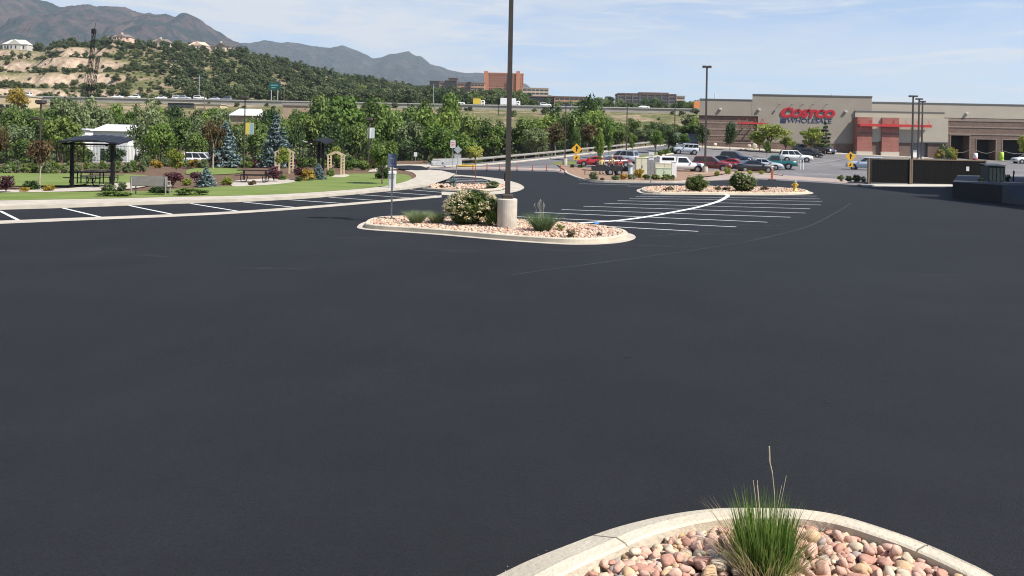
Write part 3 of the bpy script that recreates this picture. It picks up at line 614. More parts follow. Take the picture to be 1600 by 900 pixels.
def blades_mesh(name, seed, n, h, r, spread, w, m, bend=0.35, seg=4, droop=0.0):
    rg = random.Random(seed); vs = []; fs = []; tn = []
    for i in range(n):
        a = rg.random() * 6.283; q = r * math.sqrt(rg.random()); bx, by = q * math.cos(a), q * math.sin(a)
        L = h * rg.uniform(0.55, 1.0); out = Vector((bx, by)) / max(r, 1e-6) * spread + Vector((rg.gauss(0, 1), rg.gauss(0, 1))) * spread * 0.35
        ph = rg.random() * 3.14; wx, wy = math.cos(ph) * w, math.sin(ph) * w; t0 = rg.random(); b = len(vs)
        for k in range(seg + 1):
            t = k / seg; o = t * 0.45 + bend * t * t
            x, y, z = bx + out.x * L * o, by + out.y * L * o, L * (t - 0.12 * t * t * (1 + droop * 4 * out.length))
            ww = (1 - t) ** 0.7 * (1 if k < seg else 0.05); vs += [(x - wx * ww, y - wy * ww, z), (x + wx * ww, y + wy * ww, z)]; tn += [t0, t0]
        for k in range(seg): fs.append((b + 2 * k, b + 2 * k + 1, b + 2 * k + 3, b + 2 * k + 2))
    me = bpy.data.meshes.new(name); me.from_pydata(vs, [], fs); me.materials.append(m)
    at = me.attributes.new('tint', 'FLOAT', 'POINT'); at.data.foreach_set('value', tn); return me
# ================================================================ STONES
def stone_mesh(seed, m, sub=2):
    bm = bmesh.new(); bmesh.ops.create_icosphere(bm, subdivisions=sub, radius=0.5); rg = random.Random(seed)
    s = Vector((rg.uniform(.85, 1.35), rg.uniform(.75, 1.05), rg.uniform(.55, .85))); o = Vector((seed * 3.7, seed, 0))
    planes = [(Vector((rg.gauss(0, 1), rg.gauss(0, 1), rg.gauss(0, 1))).normalized(), rg.uniform(0.24, 0.42)) for _ in range(14)]
    for v in bm.verts:
        p = v.co.copy()
        for n_, d in planes:
            k = p.dot(n_) - d
            if k > 0: p -= n_ * k * 0.9
        p *= 1 + 0.16 * noise.noise(v.co * 2.2 + o); v.co = Vector((p.x * s.x, p.y * s.y, p.z * s.z))
    me = bpy.data.meshes.new('river_stone'); bm.to_mesh(me); bm.free(); me.polygons.foreach_set('use_smooth', [True] * len(me.polygons)); me.materials.append(m); return me
STONE_C = [('pink', (0.50, 0.30, 0.225), (0.60, 0.41, 0.32)), ('tan', (0.46, 0.36, 0.25), (0.56, 0.46, 0.34)), ('reddish', (0.40, 0.205, 0.15), (0.50, 0.30, 0.225)), ('grey', (0.33, 0.27, 0.24), (0.46, 0.39, 0.34)), ('cream', (0.50, 0.40, 0.30), (0.58, 0.48, 0.37)), ('orange', (0.48, 0.31, 0.17), (0.56, 0.42, 0.28))]
STONE_M = [mat('stone_' + n, a, 0.85, b, 5, 5, bump=0.12, bscale=9, spec=0.15, c3=tuple(x * 0.75 for x in a), scale3=4, f3=0.6) for n, a, b in STONE_C]
# ---- near bed
near_o = [(700, 935), (775, 900), (830, 874), (900, 846.5), (950, 828), (1000, 814), (1060, 801.5), (1120, 794.5), (1170, 793.5), (1215, 794), (1260, 796.5), (1320, 807), (1400, 832), (1450, 851), (1500, 873), (1550, 898), (1600, 935)]
near_z = [0.055, 0.055, 0.06, 0.07, 0.082, 0.097, 0.113, 0.128, 0.140, 0.148] + [0.155] * 7
near_ow = catmull([Pz(x, y, z) for (x, y), z in zip(near_o, near_z)], 6)
near_ow = [Vector((near_ow[0].x - 0.5, 3.4, 0.055))] + near_ow + [Vector((near_ow[-1].x + 0.1, 1.5, 0.155))]
def near_kerb():
    L = [xy(p) for p in near_ow]; n = len(L); nrm = [Vector((a[0] - b[0], a[1] - b[1])) for a, b in zip(offset_line(L, -1), L)]
    wd = [0.25 * (0.155 - p.z) / 0.10 + 0.012 for p in near_ow]
    ln = lambda k, z: [(p.x + q.x * k(i), p.y + q.y * k(i), z(i)) for i, (p, q) in enumerate(zip(near_ow, nrm))]
    rows = [ln(lambda i: 0, lambda i: -0.05), ln(lambda i: 0, lambda i: near_ow[i].z), ln(lambda i: wd[i], lambda i: 0.148), ln(lambda i: wd[i] + 0.018, lambda i: 0.157), ln(lambda i: wd[i] + 0.105, lambda i: 0.157), ln(lambda i: wd[i] + 0.125, lambda i: 0.147), ln(lambda i: wd[i] + 0.125, lambda i: -0.05)]
    mb = MB(); mb.add([p for r in rows for p in r], [(r * n + i, r * n + i + 1, (r + 1) * n + i + 1, (r + 1) * n + i) for r in range(len(rows) - 1) for i in range(n - 1)])
    o = mb.build('near_kerb', M_kerb); o['kind'] = 'structure'
    j = MB(); s = 0.0
    for i in range(1, n - 1):
        s += math.hypot(L[i][0] - L[i - 1][0], L[i][1] - L[i - 1][1])
        if s > 1.15:
            s = 0.0; t = Vector((L[i + 1][0] - L[i][0], L[i + 1][1] - L[i][1], 0)).normalized() * 0.005
            P = [Vector(r[i]) + Vector((0, 0, 0.0015)) for r in rows[1:6]]
            for a, b in zip(P[:-1], P[1:]): j.add([a - t, b - t, b + t, a + t], [(0, 1, 2, 3)])
    o = j.build('kerb_joint', mat('dark_joint', (0.16, 0.135, 0.105), 0.95)); o['kind'] = 'structure'  # thin dark strips marking the joints across the kerb
    return [Vector((p[0], p[1], 0)) for p in rows[5]]
near_in = near_kerb()
nb_poly = [xy(p) for p in near_in] + [(near_in[0].x, 1.5)]
drape('bed_soil', nb_poly, 0.035, mat('bed_soil', (0.26, 0.18, 0.13), 0.95, (0.16, 0.11, 0.08), 10, 6, bump=0.8, bscale=30))
kj = MB()
def stones_near():
    rg = random.Random(11); protos = [[stone_mesh(i * 7 + k, STONE_M[k]) for i in range(3)] for k in range(6)]
    placed = []; cell = {}
    G0 = 'river stones in the near kerbed bed'
    lab = ['rounded pink river stone in the near kerbed bed', 'rounded tan river stone in the near kerbed bed', 'reddish brown river stone in the near kerbed bed', 'grey river stone in the near kerbed bed', 'pale cream river stone in the near kerbed bed', 'orange tinted river stone in the near kerbed bed']
    wt = [46, 20, 18, 2, 7, 9]; vis = []
    tries = 0
    while len(placed) < 330 and tries < 60000:
        tries += 1; x, y = rg.uniform(-0.1, 3.5), rg.uniform(4.7, 5.95)
        sz = min(0.155, max(0.06, rg.lognormvariate(math.log(0.108), 0.32))); 
        if not inside((x, y), nb_poly): continue
        if min((Vector((x - p.x, y - p.y)).length for p in near_in)) < sz * 0.42: continue
        d = 1.0
        for (a, b, s) in placed:
            q = math.hypot(a - x, b - y) / ((s + sz) / 2)
            if q < 0.60: d = q; break
        if d < 0.60: continue
        placed.append((x, y, sz))
    for (x, y, sz) in placed:
        k = rg.choices(range(6), wt)[0]; o = bpy.data.objects.new('river_stone', rg.choice(protos[k])); COL.objects.link(o)
        o.scale = (sz * rg.uniform(.9, 1.15), sz * rg.uniform(.85, 1.05), sz * rg.uniform(.8, 1.1)); o.rotation_euler = (rg.uniform(-.4, .4), rg.uniform(-.4, .4), rg.uniform(0, 6.28))
        o.location = (x, y, 0.055 + sz * 0.24 + rg.uniform(0, 0.05)); tag(o, lab[k], 'stone', G0)
    # small stones filling between, too many to count
    bm = MB(); 
    fill = []
    for i in range(2200):
        x, y = rg.uniform(-0.1, 3.5), rg.uniform(4.5, 5.95)
        if inside((x, y), nb_poly): fill.append((x, y))
    gravel('bed_gravel', fill, 0.055, 0.075, 5)
    gravel('kerb_grit', [(x, y) for x, y in [(q.x + rg.gauss(0, .04), q.y + abs(rg.gauss(0.01, .035))) for q in near_ow[4:-3] for _ in range(5)] if not inside((x, y), nb_poly)], 0.006, 0.007, 6)
def gravel(name, pts, size, z, seed, zs=None):
    rg = random.Random(seed); base = []
    for k in range(6):
        bm = bmesh.new(); bmesh.ops.create_icosphere(bm, subdivisions=1, radius=0.5)
        for v in bm.verts: v.co *= 1 + 0.35 * noise.noise(v.co * 1.7 + Vector((k * 5.0, 0, 0)))
        base.append(([v.co.copy() for v in bm.verts], [tuple(v.index for v in f.verts) for f in bm.faces])); bm.free()
    mb = MB()
    for (x, y) in pts:
        s = size * rg.uniform(0.6, 1.5); mb.cur = rg.choices(range(6), [34, 26, 14, 7, 18, 12])[0]
        M = Matrix.Translation((x, y, T(x, y) + z + s * 0.2)) @ Matrix.Rotation(rg.uniform(0, 6.28), 4, 'Z') @ Matrix.Rotation(rg.uniform(-.5, .5), 4, 'X') @ Matrix.Diagonal((s * rg.uniform(.9, 1.4), s, s * rg.uniform(.6, .9), 1))
        mb.M = M; v, f = rg.choice(base); mb.add(v, f)
    mb.M = None; return tag(mb.build(name, STONE_M, None, True), kind='stuff')
stones_near()
# ---- near ornamental grass
def near_grass():
    p = Pz(1196, 903, 0.05); t = thing('ornamental_grass', 'tall bright green grass clump growing among pink river stones in the near bed', 'grass clump', (p.x, p.y, 0.05))
    link('green_blades', blades_mesh('green_blades', 3, 600, 0.60, 0.13, 0.24, 0.0044, L_blade, 0.25), t)
    link('dry_blades', blades_mesh('dry_blades', 4, 420, 0.38, 0.19, 0.8, 0.003, L_tan, 0.5), t)
    link('short_blades', blades_mesh('short_blades', 8, 260, 0.40, 0.16, 0.5, 0.0034, L_blade, 0.5), t)
    mb = MB(); base = Vector((0.02, 0.0, 0)); pts = [Vector((0.05, 0.0, 0.3)), Vector((0.045, 0, 0.50)), Vector((0.03, 0, 0.63)), Vector((0.012, 0.0, 0.70)), Vector((0.008, 0.0, 0.79))]
    for a, b, r in zip(pts[:-1], pts[1:], (0.0018, 0.0022, 0.003, 0.0042)): mb.tube(a, b, r, r * 0.9, 6)
    mb.build('seed_stalk', mat('straw', (0.50, 0.42, 0.29), 0.9), t)
    mb = MB()
    for k in range(5):
        a = random.Random(k).uniform(-.12, .12); mb.tube((a * .5, 0, 0.3), (a, -0.01, 0.56 + 0.03 * (k % 3)), 0.0013, 0.0016, 5)
    mb.build('thin_stalk', mat('straw', (0.5, 0.42, 0.29), 0.9), t)
near_grass()
# ================================================================ MIDDLE ISLAND
isl_f = [(559, 351.5), (566, 346.5), (577, 343.6)]
io = [Pz(x, y, 0.0) for x, y in [(571, 353.2), (577, 358), (640, 362.5), (700, 367), (775, 373.6), (840, 378.4), (890, 381), (930, 380.6), (962, 377.6), (980, 372), (974, 365.6), (945, 359.5), (900, 354.6), (860, 351.2), (800, 348), (740, 345.6), (690, 344.2), (640, 343.3), (600, 344.3), (580, 347.8)]]
ioc = catmull(io, 5, True)
area = sum(a.x * b.y - b.x * a.y for a, b in zip(ioc, ioc[1:] + ioc[:1]))
sd = 1 if area > 0 else -1
kerb('island_kerb', ioc, 0.14, 0.15, M_kerb, side=sd, closed=True, gut=0.24, gz=0.012, m2=M_conc)
isl_in = offset_line([xy(p) for p in ioc], sd * 0.14, True)
drape('island_bed', isl_in, 0.10, M_dirt)
def fill_pts(poly, n, seed, m=0.03):
    rg = random.Random(seed); xs = [p[0] for p in poly]; ys = [p[1] for p in poly]; out = []
    while len(out) < n:
        q = (rg.uniform(min(xs), max(xs)), rg.uniform(min(ys), max(ys)))
        if inside(q, poly): out.append(q)
    return out
gravel('island_gravel', fill_pts(isl_in, 4200, 2), 0.085, 0.10, 3)
def local_bush(name, label, cat, p, w, h, foliage, group=None, flowers=None, wy=None, rz=0.0):
    t = thing(name, label, cat, p, rz, group); o = link('foliage', foliage, t); o.scale = (w, wy or w, h)
    if flowers: q = link('flowers', flowers, t); q.scale = (w, wy or w, h)
    mb = MB()
    for k in range(4): mb.tube((0.02 * k - .03, 0, -0.02), ((0.12 * k - .18) * w, 0.08 * w * (k % 2), 0.35 * h), 0.02, 0.01, 5)
    mb.build('stem', M_bark, t); return t
def flower_mesh(name, seed, n, leaf):
    rg = random.Random(seed); cl = []
    for i in range(n):
        while True:
            d = Vector((rg.gauss(0, 1), rg.gauss(0, 1), rg.gauss(0, 0.9))).normalized()
            if d.z > -0.55 and noise.noise(d * 1.7 + Vector((seed, 0, 0))) > -0.28 and rg.random() < 0.5 + 0.4 * d.z - 0.35 * max(0, d.x - 0.3): break
        cl.append((Vector((d.x * 0.545, d.y * 0.545, 0.47 + d.z * 0.5)), (0.062, 0.062, 0.045)))
    return leaf_cloud(name, seed, cl, 9, leaf, L_cream, 1.2)
fol = bush_proto('flowering_bush', 21, leafmat('flowering_bush_leaf', (0.065, 0.10, 0.022), (0.16, 0.20, 0.055)), 46, 260, 0.034, 0.17)
flw = flower_mesh('flowering_bush_flowers', 5, 300, 0.024)
p = G(737.5, 351, 0.12)
local_bush('flowering_bush', 'large rounded bush covered in cream flowers beside the concrete lamp base', 'bush', p, 1.66, 1.16, fol, None, flw, 1.5)
p = G(768, 352.5, 0.12)
local_bush('green_bush', 'plain green shoots of a bush squeezed between cream flowered bush and lamp base', 'bush', (p.x, p.y - 0.1, p.z), 0.66, 0.92, bush_proto('green_bush', 22, L_bright, 16, 200, 0.05, 0.2), None)
tuftA = blades_mesh('tuft', 31, 760, 0.58, 0.17, 0.85, 0.009, L_blade2, 0.6); tuftB = blades_mesh('tuft_b', 32, 620, 0.58, 0.15, 0.85, 0.009, L_blade2, 0.6)
for x, y, me, lb, s in [(651, 349, tuftA, 'greyish grass tuft, nearer the blue grey sign post of the island pair', .92), (682, 349.5, tuftB, 'greyish grass tuft touching the flowered bush on the island', .88)]:
    p = G(x, y, 0.12); t = thing('grass_tuft', lb, 'grass tuft', p, 0, 'grass tufts on the middle island'); o = link('blades', me, t); o.scale = (s, s, s)
    q = link('dry_blades', blades_mesh('dry', 33 + x, 120, 0.35, 0.15, 0.7, 0.005, L_tan, 0.4), t)
p = G(848, 361.5, 0.12); t = thing('grass_tuft', 'green grass tuft with airy seed heads between lamp base and island tip', 'grass tuft', p, 0, 'grass tufts on the middle island')
o = link('blades', blades_mesh('tuft_c', 36, 800, 0.68, 0.2, 0.9, 0.009, leafmat('blade_c', (0.11, 0.18, 0.07), (0.21, 0.27, 0.12)), 0.55), t)
mb = MB(); rg = random.Random(4)
for k in range(9):
    a = rg.uniform(-.28, .3); z = rg.uniform(.75, 1.02); mb.tube((a * .3, 0, .3), (a, 0, z), 0.003, 0.002, 4)
    for q in range(4): mb.tube((a + rg.uniform(-.03, .03), 0, z - q * .03), (a + rg.uniform(-.03, .03), 0.01, z - q * .03 + .03), 0.006, 0.004, 4)
mb.build('seed_heads', mat('straw_grey', (0.42, 0.38, 0.30), 0.9), t)
for x, y, s, lb in [(876, 359, 0.16, 'small green weed beside the airy grass tuft'), (893, 370, 0.2, 'low brown dried plant on the gravel near the island tip'), (937, 368, 0.1, 'tiny dry sprig at the island tip')]:
    p = G(x, y, 0.14); m_ = L_bright if x == 876 else L_red
    o = link('small_plant', bush_proto('small_plant', int(x), m_, 8, 40, 0.09, 0.25)); o.location = p; o.scale = (s * 1.7, s * 1.5, s * 1.2); tag(o, lb, 'plant')
for x, y, s in [(675, 350, .09), (848, 366, .12)]:
    pass
# ---- lamp posts
M_bronze = mat('dark_bronze_paint', (0.045, 0.036, 0.030), 0.5, (0.06, 0.05, 0.042), 3, spec=0.4)
M_lens = mat('lamp_lens', (0.5, 0.5, 0.48), 0.3)
M_lampbase = mat('lamp_base_concrete', (0.56, 0.495, 0.41), 0.9, (0.47, 0.41, 0.335), 5, 7, bump=0.4, bscale=50, spec=0.2, c3=(0.38, 0.33, 0.27), scale3=1.5, f3=0.6)
def lamp(name, label, p, top, base_h=0.9, base_r=0.3, pole=0.085, heads='double', head=0.5, group='parking lot lamps', rz=0.0, gap=0.32):
    t = thing(name, label, 'street lamp', p, rz, group); h = top - p[2]
    if base_h:
        mb = MB(); mb.lathe([(base_r, -0.1), (base_r, base_h - 0.03), (base_r - 0.03, base_h)], 28); mb.build('concrete_base', M_lampbase, t)
        mb = MB(); mb.cbox(-pole * 2.1, pole * 2.1, -pole * 2.1, pole * 2.1, base_h, base_h + 0.14, 0.04); mb.build('base_cover', M_bronze, t)
    mb = MB(); a = pole; b = pole * 0.8; z0 = base_h; z1 = h - 0.1
    mb.add([(-a, -a, z0), (a, -a, z0), (a, a, z0), (-a, a, z0), (-b, -b, z1), (b, -b, z1), (b, b, z1), (-b, b, z1)], [(3, 2, 1, 0), (4, 5, 6, 7), (0, 1, 5, 4), (1, 2, 6, 5), (2, 3, 7, 6), (3, 0, 4, 7)])
    if base_h > 0.5: mb.cbox(-a - 0.035, -a + 0.01, -0.05, 0.05, base_h + 0.55, base_h + 0.8, 0.01)
    mb.build('pole', M_bronze, t)
    for s in ((-1, 1) if heads == 'double' else (1,)):
        mb = MB(); x0, x1 = (gap, gap + head) if s > 0 else (-gap - head, -gap)
        mb.cbox(x0, x1, -head * .36, head * .36, h - 0.26, h, 0.04); mb.tube((0, 0, h - 0.16), (s * gap, 0, h - 0.13), 0.035, 0.035, 6)
        hd = mb.build('lamp_head', M_bronze, t); q = MB(); q.box(x0 + .05, x1 - .05, -head * .3, head * .3, h - 0.275, h - 0.258); q.build('lens', M_lens, hd)
    return t
p = G(792, 356.5, 0.1)
lamp('parking_lot_lamp', 'tall dark lamp pole on a pale concrete drum beside the cream flowered bush', p, p.z + 8.65, 0.93, 0.31, 0.085, head=0.56, gap=0.12)
# ---- sign on the island
M_galv = mat('galvanised_steel', (0.34, 0.35, 0.36), 0.45, (0.28, 0.29, 0.30), 8, metal=0.5)
def post_sign(label, p, h, panels, group=None, post=M_galv, rz=0.0, r=0.03):
    t = thing('sign_post', label, 'sign', p, rz, group); mb = MB(); mb.box(-r, r, -r, r, -0.1, h); mb.build('post', post, t)
    for nm, mb, m in panels:
        mb.build(nm, m, t)
    return t
M_slate = mat('slate_blue_sign', (0.12, 0.145, 0.21), 0.5, (0.10, 0.12, 0.175), 5)
M_slate2 = mat('faded_sign_print', (0.26, 0.29, 0.36), 0.5)
p = G(611.5, 343.5, 0.1); pn = MB(); pn.cbox(-0.15, 0.15, -0.05, -0.034, 1.78, 2.24, 0.006); pr = MB()
pr.box(-0.07, 0.075, -0.056, -0.0515, 2.06, 2.11); pr.box(0.015, 0.05, -0.056, -0.0515, 1.94, 2.06); pr.box(-0.09, 0.09, -0.056, -0.0515, 1.84, 1.87)
post_sign('slate blue parking sign on thin steel post at the gravel island tip', p, 2.26, [('sign_panel', pn, M_slate), ('sign_print', pr, M_slate2)], None, r=0.026)
# ================================================================ BACK ISLAND with hydrant and two bushes
bo = [Pz(x, y, 0.0) for x, y in [(1003, 299.5), (1020, 303), (1080, 303.8), (1150, 304.3), (1220, 304.3), (1258, 303), (1262, 300.5), (1245, 297.5), (1200, 295.3), (1100, 293.8), (1030, 293.6), (1006, 295.5)]]
boc = catmull(bo, 4, True); area = sum(a.x * b.y - b.x * a.y for a, b in zip(boc, boc[1:] + boc[:1])); sd = 1 if area > 0 else -1
kerb('island_kerb', boc, 0.16, 0.14, M_kerb, side=sd, closed=True, gut=0.3, gz=0.012, m2=M_conc)
bin_ = offset_line([xy(p) for p in boc], sd * 0.16, True); drape('island_bed', bin_, 0.12, M_dirt)
gravel('island_gravel', fill_pts(bin_, 2600, 6), 0.11, 0.11, 7)
f2 = bush_proto('round_bush', 23, MATS['flowering_bush_leaf'], 40, 200, 0.045, 0.17); f3 = bush_proto('round_bush_b', 24, MATS['flowering_bush_leaf'], 40, 200, 0.045, 0.18)
fl2 = flower_mesh('few_flowers', 8, 50, 0.022); fl3 = flower_mesh('few_flowers_b', 9, 95, 0.022)
p = G(1088, 299, 0.12); local_bush('round_bush', 'dark green round bush on back island, in front of the dark lamp pole', 'bush', p, 1.42, 1.12, f2, 'round bushes on the back island', fl2)
p = G(1160, 299.3, 0.12); local_bush('round_bush', 'wide round bush with pale flower clusters between hydrant and the other island bush', 'bush', p, 1.62, 1.3, f3, 'round bushes on the back island', fl3)
for x, y, s in [(1047, 298, .3), (1040, 298.5, .22), (1122, 297.5, .3), (1135, 297.6, .3), (1192, 297.8, .3), (1196, 297, .25)]:
    q = G(x, y, 0.13); o = link('low_plant', bush_proto('low_plant', int(x), L_red, 8, 40, 0.09, 0.25)); o.location = q; o.scale = (s * 1.8, s, s); tag(o, 'low brown dried plant on the gravel of the back island', 'plant', 'dried plants on the back island')
M_hyd = mat('yellow_hydrant_paint', (0.60, 0.42, 0.05), 0.45, (0.52, 0.36, 0.05), 6, spec=0.5); M_hcap = mat('grey_hydrant_cap', (0.22, 0.22, 0.22), 0.5)
p = G(1242, 299, 0.12); t = thing('fire_hydrant', 'yellow fire hydrant with grey bonnet at the end of the back island', 'fire hydrant', p)
mb = MB(); mb.lathe([(0.17, -.1), (0.17, 0.05), (0.115, 0.07), (0.115, 0.48), (0.15, 0.50), (0.15, 0.54), (0.13, 0.56)], 18); mb.build('barrel', M_hyd, t, True)
mb = MB(); mb.lathe([(0.13, 0.56), (0.12, 0.63), (0.08, 0.69), (0.03, 0.72), (0.03, 0.78)], 16); mb.build('bonnet', M_hcap, t, True)
for s in (-1, 1): mb = MB(); mb.lathe([(0.055, s * 0.1), (0.055, s * 0.17), (0.065, s * 0.17), (0.065, s * 0.21)], 12, (0, 0, 0.42), 'X'); mb.build('side_cap', M_hyd, t)
mb = MB(); mb.lathe([(0.075, -0.1), (0.075, -0.17), (0.085, -0.17), (0.085, -0.22)], 12, (0, 0, 0.38), 'Y'); mb.build('front_cap', M_hyd, t)
# ================================================================ WAREHOUSE
M_stucco = mat('taupe_stucco', (0.30, 0.262, 0.215), 0.9, (0.275, 0.24, 0.197), 0.35, 5, bump=0.2, bscale=20, spec=0.15)
M_stucco2 = mat('warm_grey_stucco', (0.40, 0.355, 0.285), 0.9, (0.37, 0.325, 0.26), 0.3, 5, spec=0.15)
M_cap = mat('parapet_cap', (0.10, 0.10, 0.10), 0.6)
M_brickB = brickmat('brown_block', (0.165, 0.108, 0.085), (0.125, 0.082, 0.066), (0.20, 0.16, 0.135), 0.6, 0.3, 0.02)
M_brickL = mat('pale_block_course', (0.25, 0.19, 0.155), 0.9, (0.21, 0.16, 0.13), 2)
M_brickR = brickmat('red_block', (0.33, 0.125, 0.095), (0.27, 0.10, 0.08), (0.33, 0.2, 0.165), 0.5, 0.25, 0.015)
M_red = mat('red_canopy_paint', (0.46, 0.035, 0.035), 0.5)
M_redletter = mat('red_letter', (0.40, 0.014, 0.028), 0.45); M_blueletter = mat('blue_letter', (0.009, 0.022, 0.095), 0.45)
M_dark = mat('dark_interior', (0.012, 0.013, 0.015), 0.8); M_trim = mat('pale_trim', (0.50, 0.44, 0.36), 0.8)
M_fix = mat('fixture_grey', (0.20, 0.19, 0.18), 0.5); M_white = mat('white_enamel', (0.72, 0.72, 0.70), 0.5, spec=0.5)
M_glassd = mat('dark_glass', (0.02, 0.024, 0.03), 0.08, spec=0.6)
BY = 158.0
def bx(p): return (p - 800) * BY / F
def bz(p, y): return CH + (HY + 0.0192 * (p - 800) - y) * BY / F
W0 = Vector((bx(1091), BY, 2.0))
store = thing('warehouse_store', 'big taupe warehouse store with red lettered sign and dark service bays', 'store', W0)
SKEW = bx(1091) / BY      # the side wall runs straight back from the corner
def sb(name, boxes, m, parent=None):
    mb = MB()
    for (x0, x1, y0, y1, z0, z1) in boxes:
        mb.box(x0 - W0.x, x1 - W0.x, y0 - BY, y1 - BY, z0 - 2, z1 - 2)
        if y1 - y0 > 30:      # deep blocks: their side walls lean away with the building's skewed plan
            n = len(mb.v) - 8
            for i in (2, 3, 6, 7): v = mb.v[n + i]; mb.v[n + i] = (v[0] + 40 * (x0 + x1) / 2 / BY + 1.0, v[1], v[2])
    return mb.build(name, m, parent or store)
zl, zm, zr = bz(1130, 156.5), bz(1265, 150.6), bz(1480, 163)
xa, xb, xc, xd = bx(1091), bx(1173), bx(1359), 132.0
zbr = bz(1135, 181)
b0, b1, b2, b3, b4, b5 = bx(1484), bx(1513), bx(1524), bx(1554), bx(1565), bx(1600) + 1.5
zt1, zt2 = bz(1498, 211.5), bz(1545, 218)
xq = bx(1182)
sb('left_wall', [(xa, xb, BY - 0.45, BY + 40, zbr, zl), (xa, xb, BY, BY + 40, -1, zbr)], M_stucco)
sb('main_wall', [(xb, xq, BY - 0.5, BY + 40, zbr + .01, zm), (xq, xc, BY - 0.5, BY + 40, 0, zm)], M_stucco)
sb('right_wall', [(xc, xd, BY - 0.4, BY + 40, bz(1530, 185), zr)], M_stucco2)
sb('parapet_cap', [(xa - .06, xb, BY - 0.55, BY + 40, zl + .002, zl + 0.22), (xb - .06, xc + .06, BY - 0.6, BY + 40, zm + .002, zm + 0.24), (xc + .06, xd, BY - 0.5, BY + 40, zr + .002, zr + 0.22)], M_cap)
sb('brick_wall', [(xa - .02, xq - .02, BY - 0.12, BY - 0.01, 0, zbr - .01), (xq, bx(1330), BY - 0.62, BY - 0.52, 0, bz(1260, 223.5))], M_brickB)
sb('block_course', [(xa - .03, xq - .03, BY - 0.17, BY - 0.122, bz(1135, y) - .14, bz(1135, y) + .14) for y in (192, 202, 212, 222)] + [(xq, bx(1330), BY - 0.67, BY - 0.622, bz(1260, 224), bz(1260, 222.6))], M_brickL)
# service bay front
wr = [(bx(1470), b0), (b1, b2), (b3, b4), (b5, xd)]
sb('service_bay_wall', [(x0, x1, BY - 0.3, BY + 3, 0, zt1 if i < 2 else zt2) for i, (x0, x1) in enumerate(wr[:2])] + [(b3, b4, BY - 0.3, BY + 3, 0, zt2), (b5, xd, BY - 0.3, BY + 3, 0, zt2), (bx(1470), b1, BY - 0.3, BY + 3, zt1, bz(1530, 185) - .01), (b1, xd, BY - 0.3, BY + 3, zt2 if False else zt1, bz(1530, 185) - .01), (b2, b3, BY - 0.3, BY + 3, zt2, zt1), (b4, b5, BY - 0.3, BY + 3, zt2, zt1), (b3, b4, BY - 0.3, BY + 3, zt2, zt1), (b5, xd, BY - 0.3, BY + 3, zt2, zt1)], M_brickB)
sb('cream_course', [(bx(1470), xd, BY - 0.38, BY - 0.302, bz(1530, y) - h, bz(1530, y) + h) for y, h in ((188, .26), (199, .13), (210, .13), (233, .1))][:3], M_brickL)
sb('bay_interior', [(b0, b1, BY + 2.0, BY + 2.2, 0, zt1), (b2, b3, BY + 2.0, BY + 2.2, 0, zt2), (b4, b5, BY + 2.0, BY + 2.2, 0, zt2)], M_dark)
for x0, x1, zt in ((b0, b1, zt1), (b2, b3, zt2), (b4, b5, zt2)):
    mb = MB(); x0 -= W0.x; x1 -= W0.x; zt -= 2
    mb.box(x0 - .15, x0, -0.36, -0.31, -1, zt + .15); mb.box(x1, x1 + .15, -0.36, -0.31, -1, zt + .15); mb.box(x0, x1, -0.36, -0.31, zt, zt + .15)
    fr = mb.build('bay_frame', M_brickL, store)
    c = MB(); pts = [Vector((x0 + (x1 - x0) * i / 8, -0.33, 2.0 - 0.55 * math.sin(math.pi * i / 8))) for i in range(9)]; c.path(pts, 0.03, 5); c.build('barrier_chain', M_fix, fr)
# entrance front
zv = bz(1400, 176)
xv0, xv1 = bx(1330), bx(1471)
sb('entrance_wall', [(xv0 + .3, xv1, BY - 2.3, BY + 4, bz(1400, 222), bz(1400, 184.5)), (xv0 + .3, xv1, BY - 0.8, BY + 4, bz(1400, 184.5) + .004, zv)], M_stucco2)
sb('entrance_cap', [(xv0 + .25, xv1 + .05, BY - .88, BY + 4, zv + .003, zv + 0.2)], M_cap)
sb('entrance_base_wall', [(xv0 + .35, bx(1414), BY - 2.1, BY + 4, 0, bz(1400, 222) - .003), (bx(1441), xv1 - .05, BY - 2.1, BY + 4, 0, bz(1400, 222) - .003)], M_brickB)
sb('base_trim', [(xv0 + .36, xv1 - .02, BY - 2.36, BY - 2.303, bz(1400, 223), bz(1400, 221))], M_cap)
for x0, x1 in ((1330, 1353), (1368, 1394)):
    pr_ = sb('brick_pier', [(bx(x0), bx(x1), BY - 2.62, BY - 0.9, bz(1370, 237), bz(1370, 184.5))], M_brickR)
    sb('pier_base', [(bx(x0) - .1, bx(x1) + .1, BY - 2.7, BY - 0.9, 0, bz(1370, 237) - .003)], M_trim, pr_)
sb('pier_course', [(bx(1330) - .04, bx(1353) + .04, BY - 2.66, BY - 2.621, bz(1370, 210.5), bz(1370, 208)), (bx(1368) - .04, bx(1394) + .04, BY - 2.66, BY - 2.621, bz(1370, 210.5), bz(1370, 208))], M_brickB)
sb('sliding_door', [(bx(1415), bx(1440), BY - 1.5, BY - 1.4, 1.5, bz(1400, 222.5))], mat('door_blue_grey', (0.14, 0.15, 0.19), 0.4))
sb('white_door_panel', [(bx(1419), bx(1426), BY - 1.62, BY - 1.52, 1.8, bz(1400, 234))], M_white)
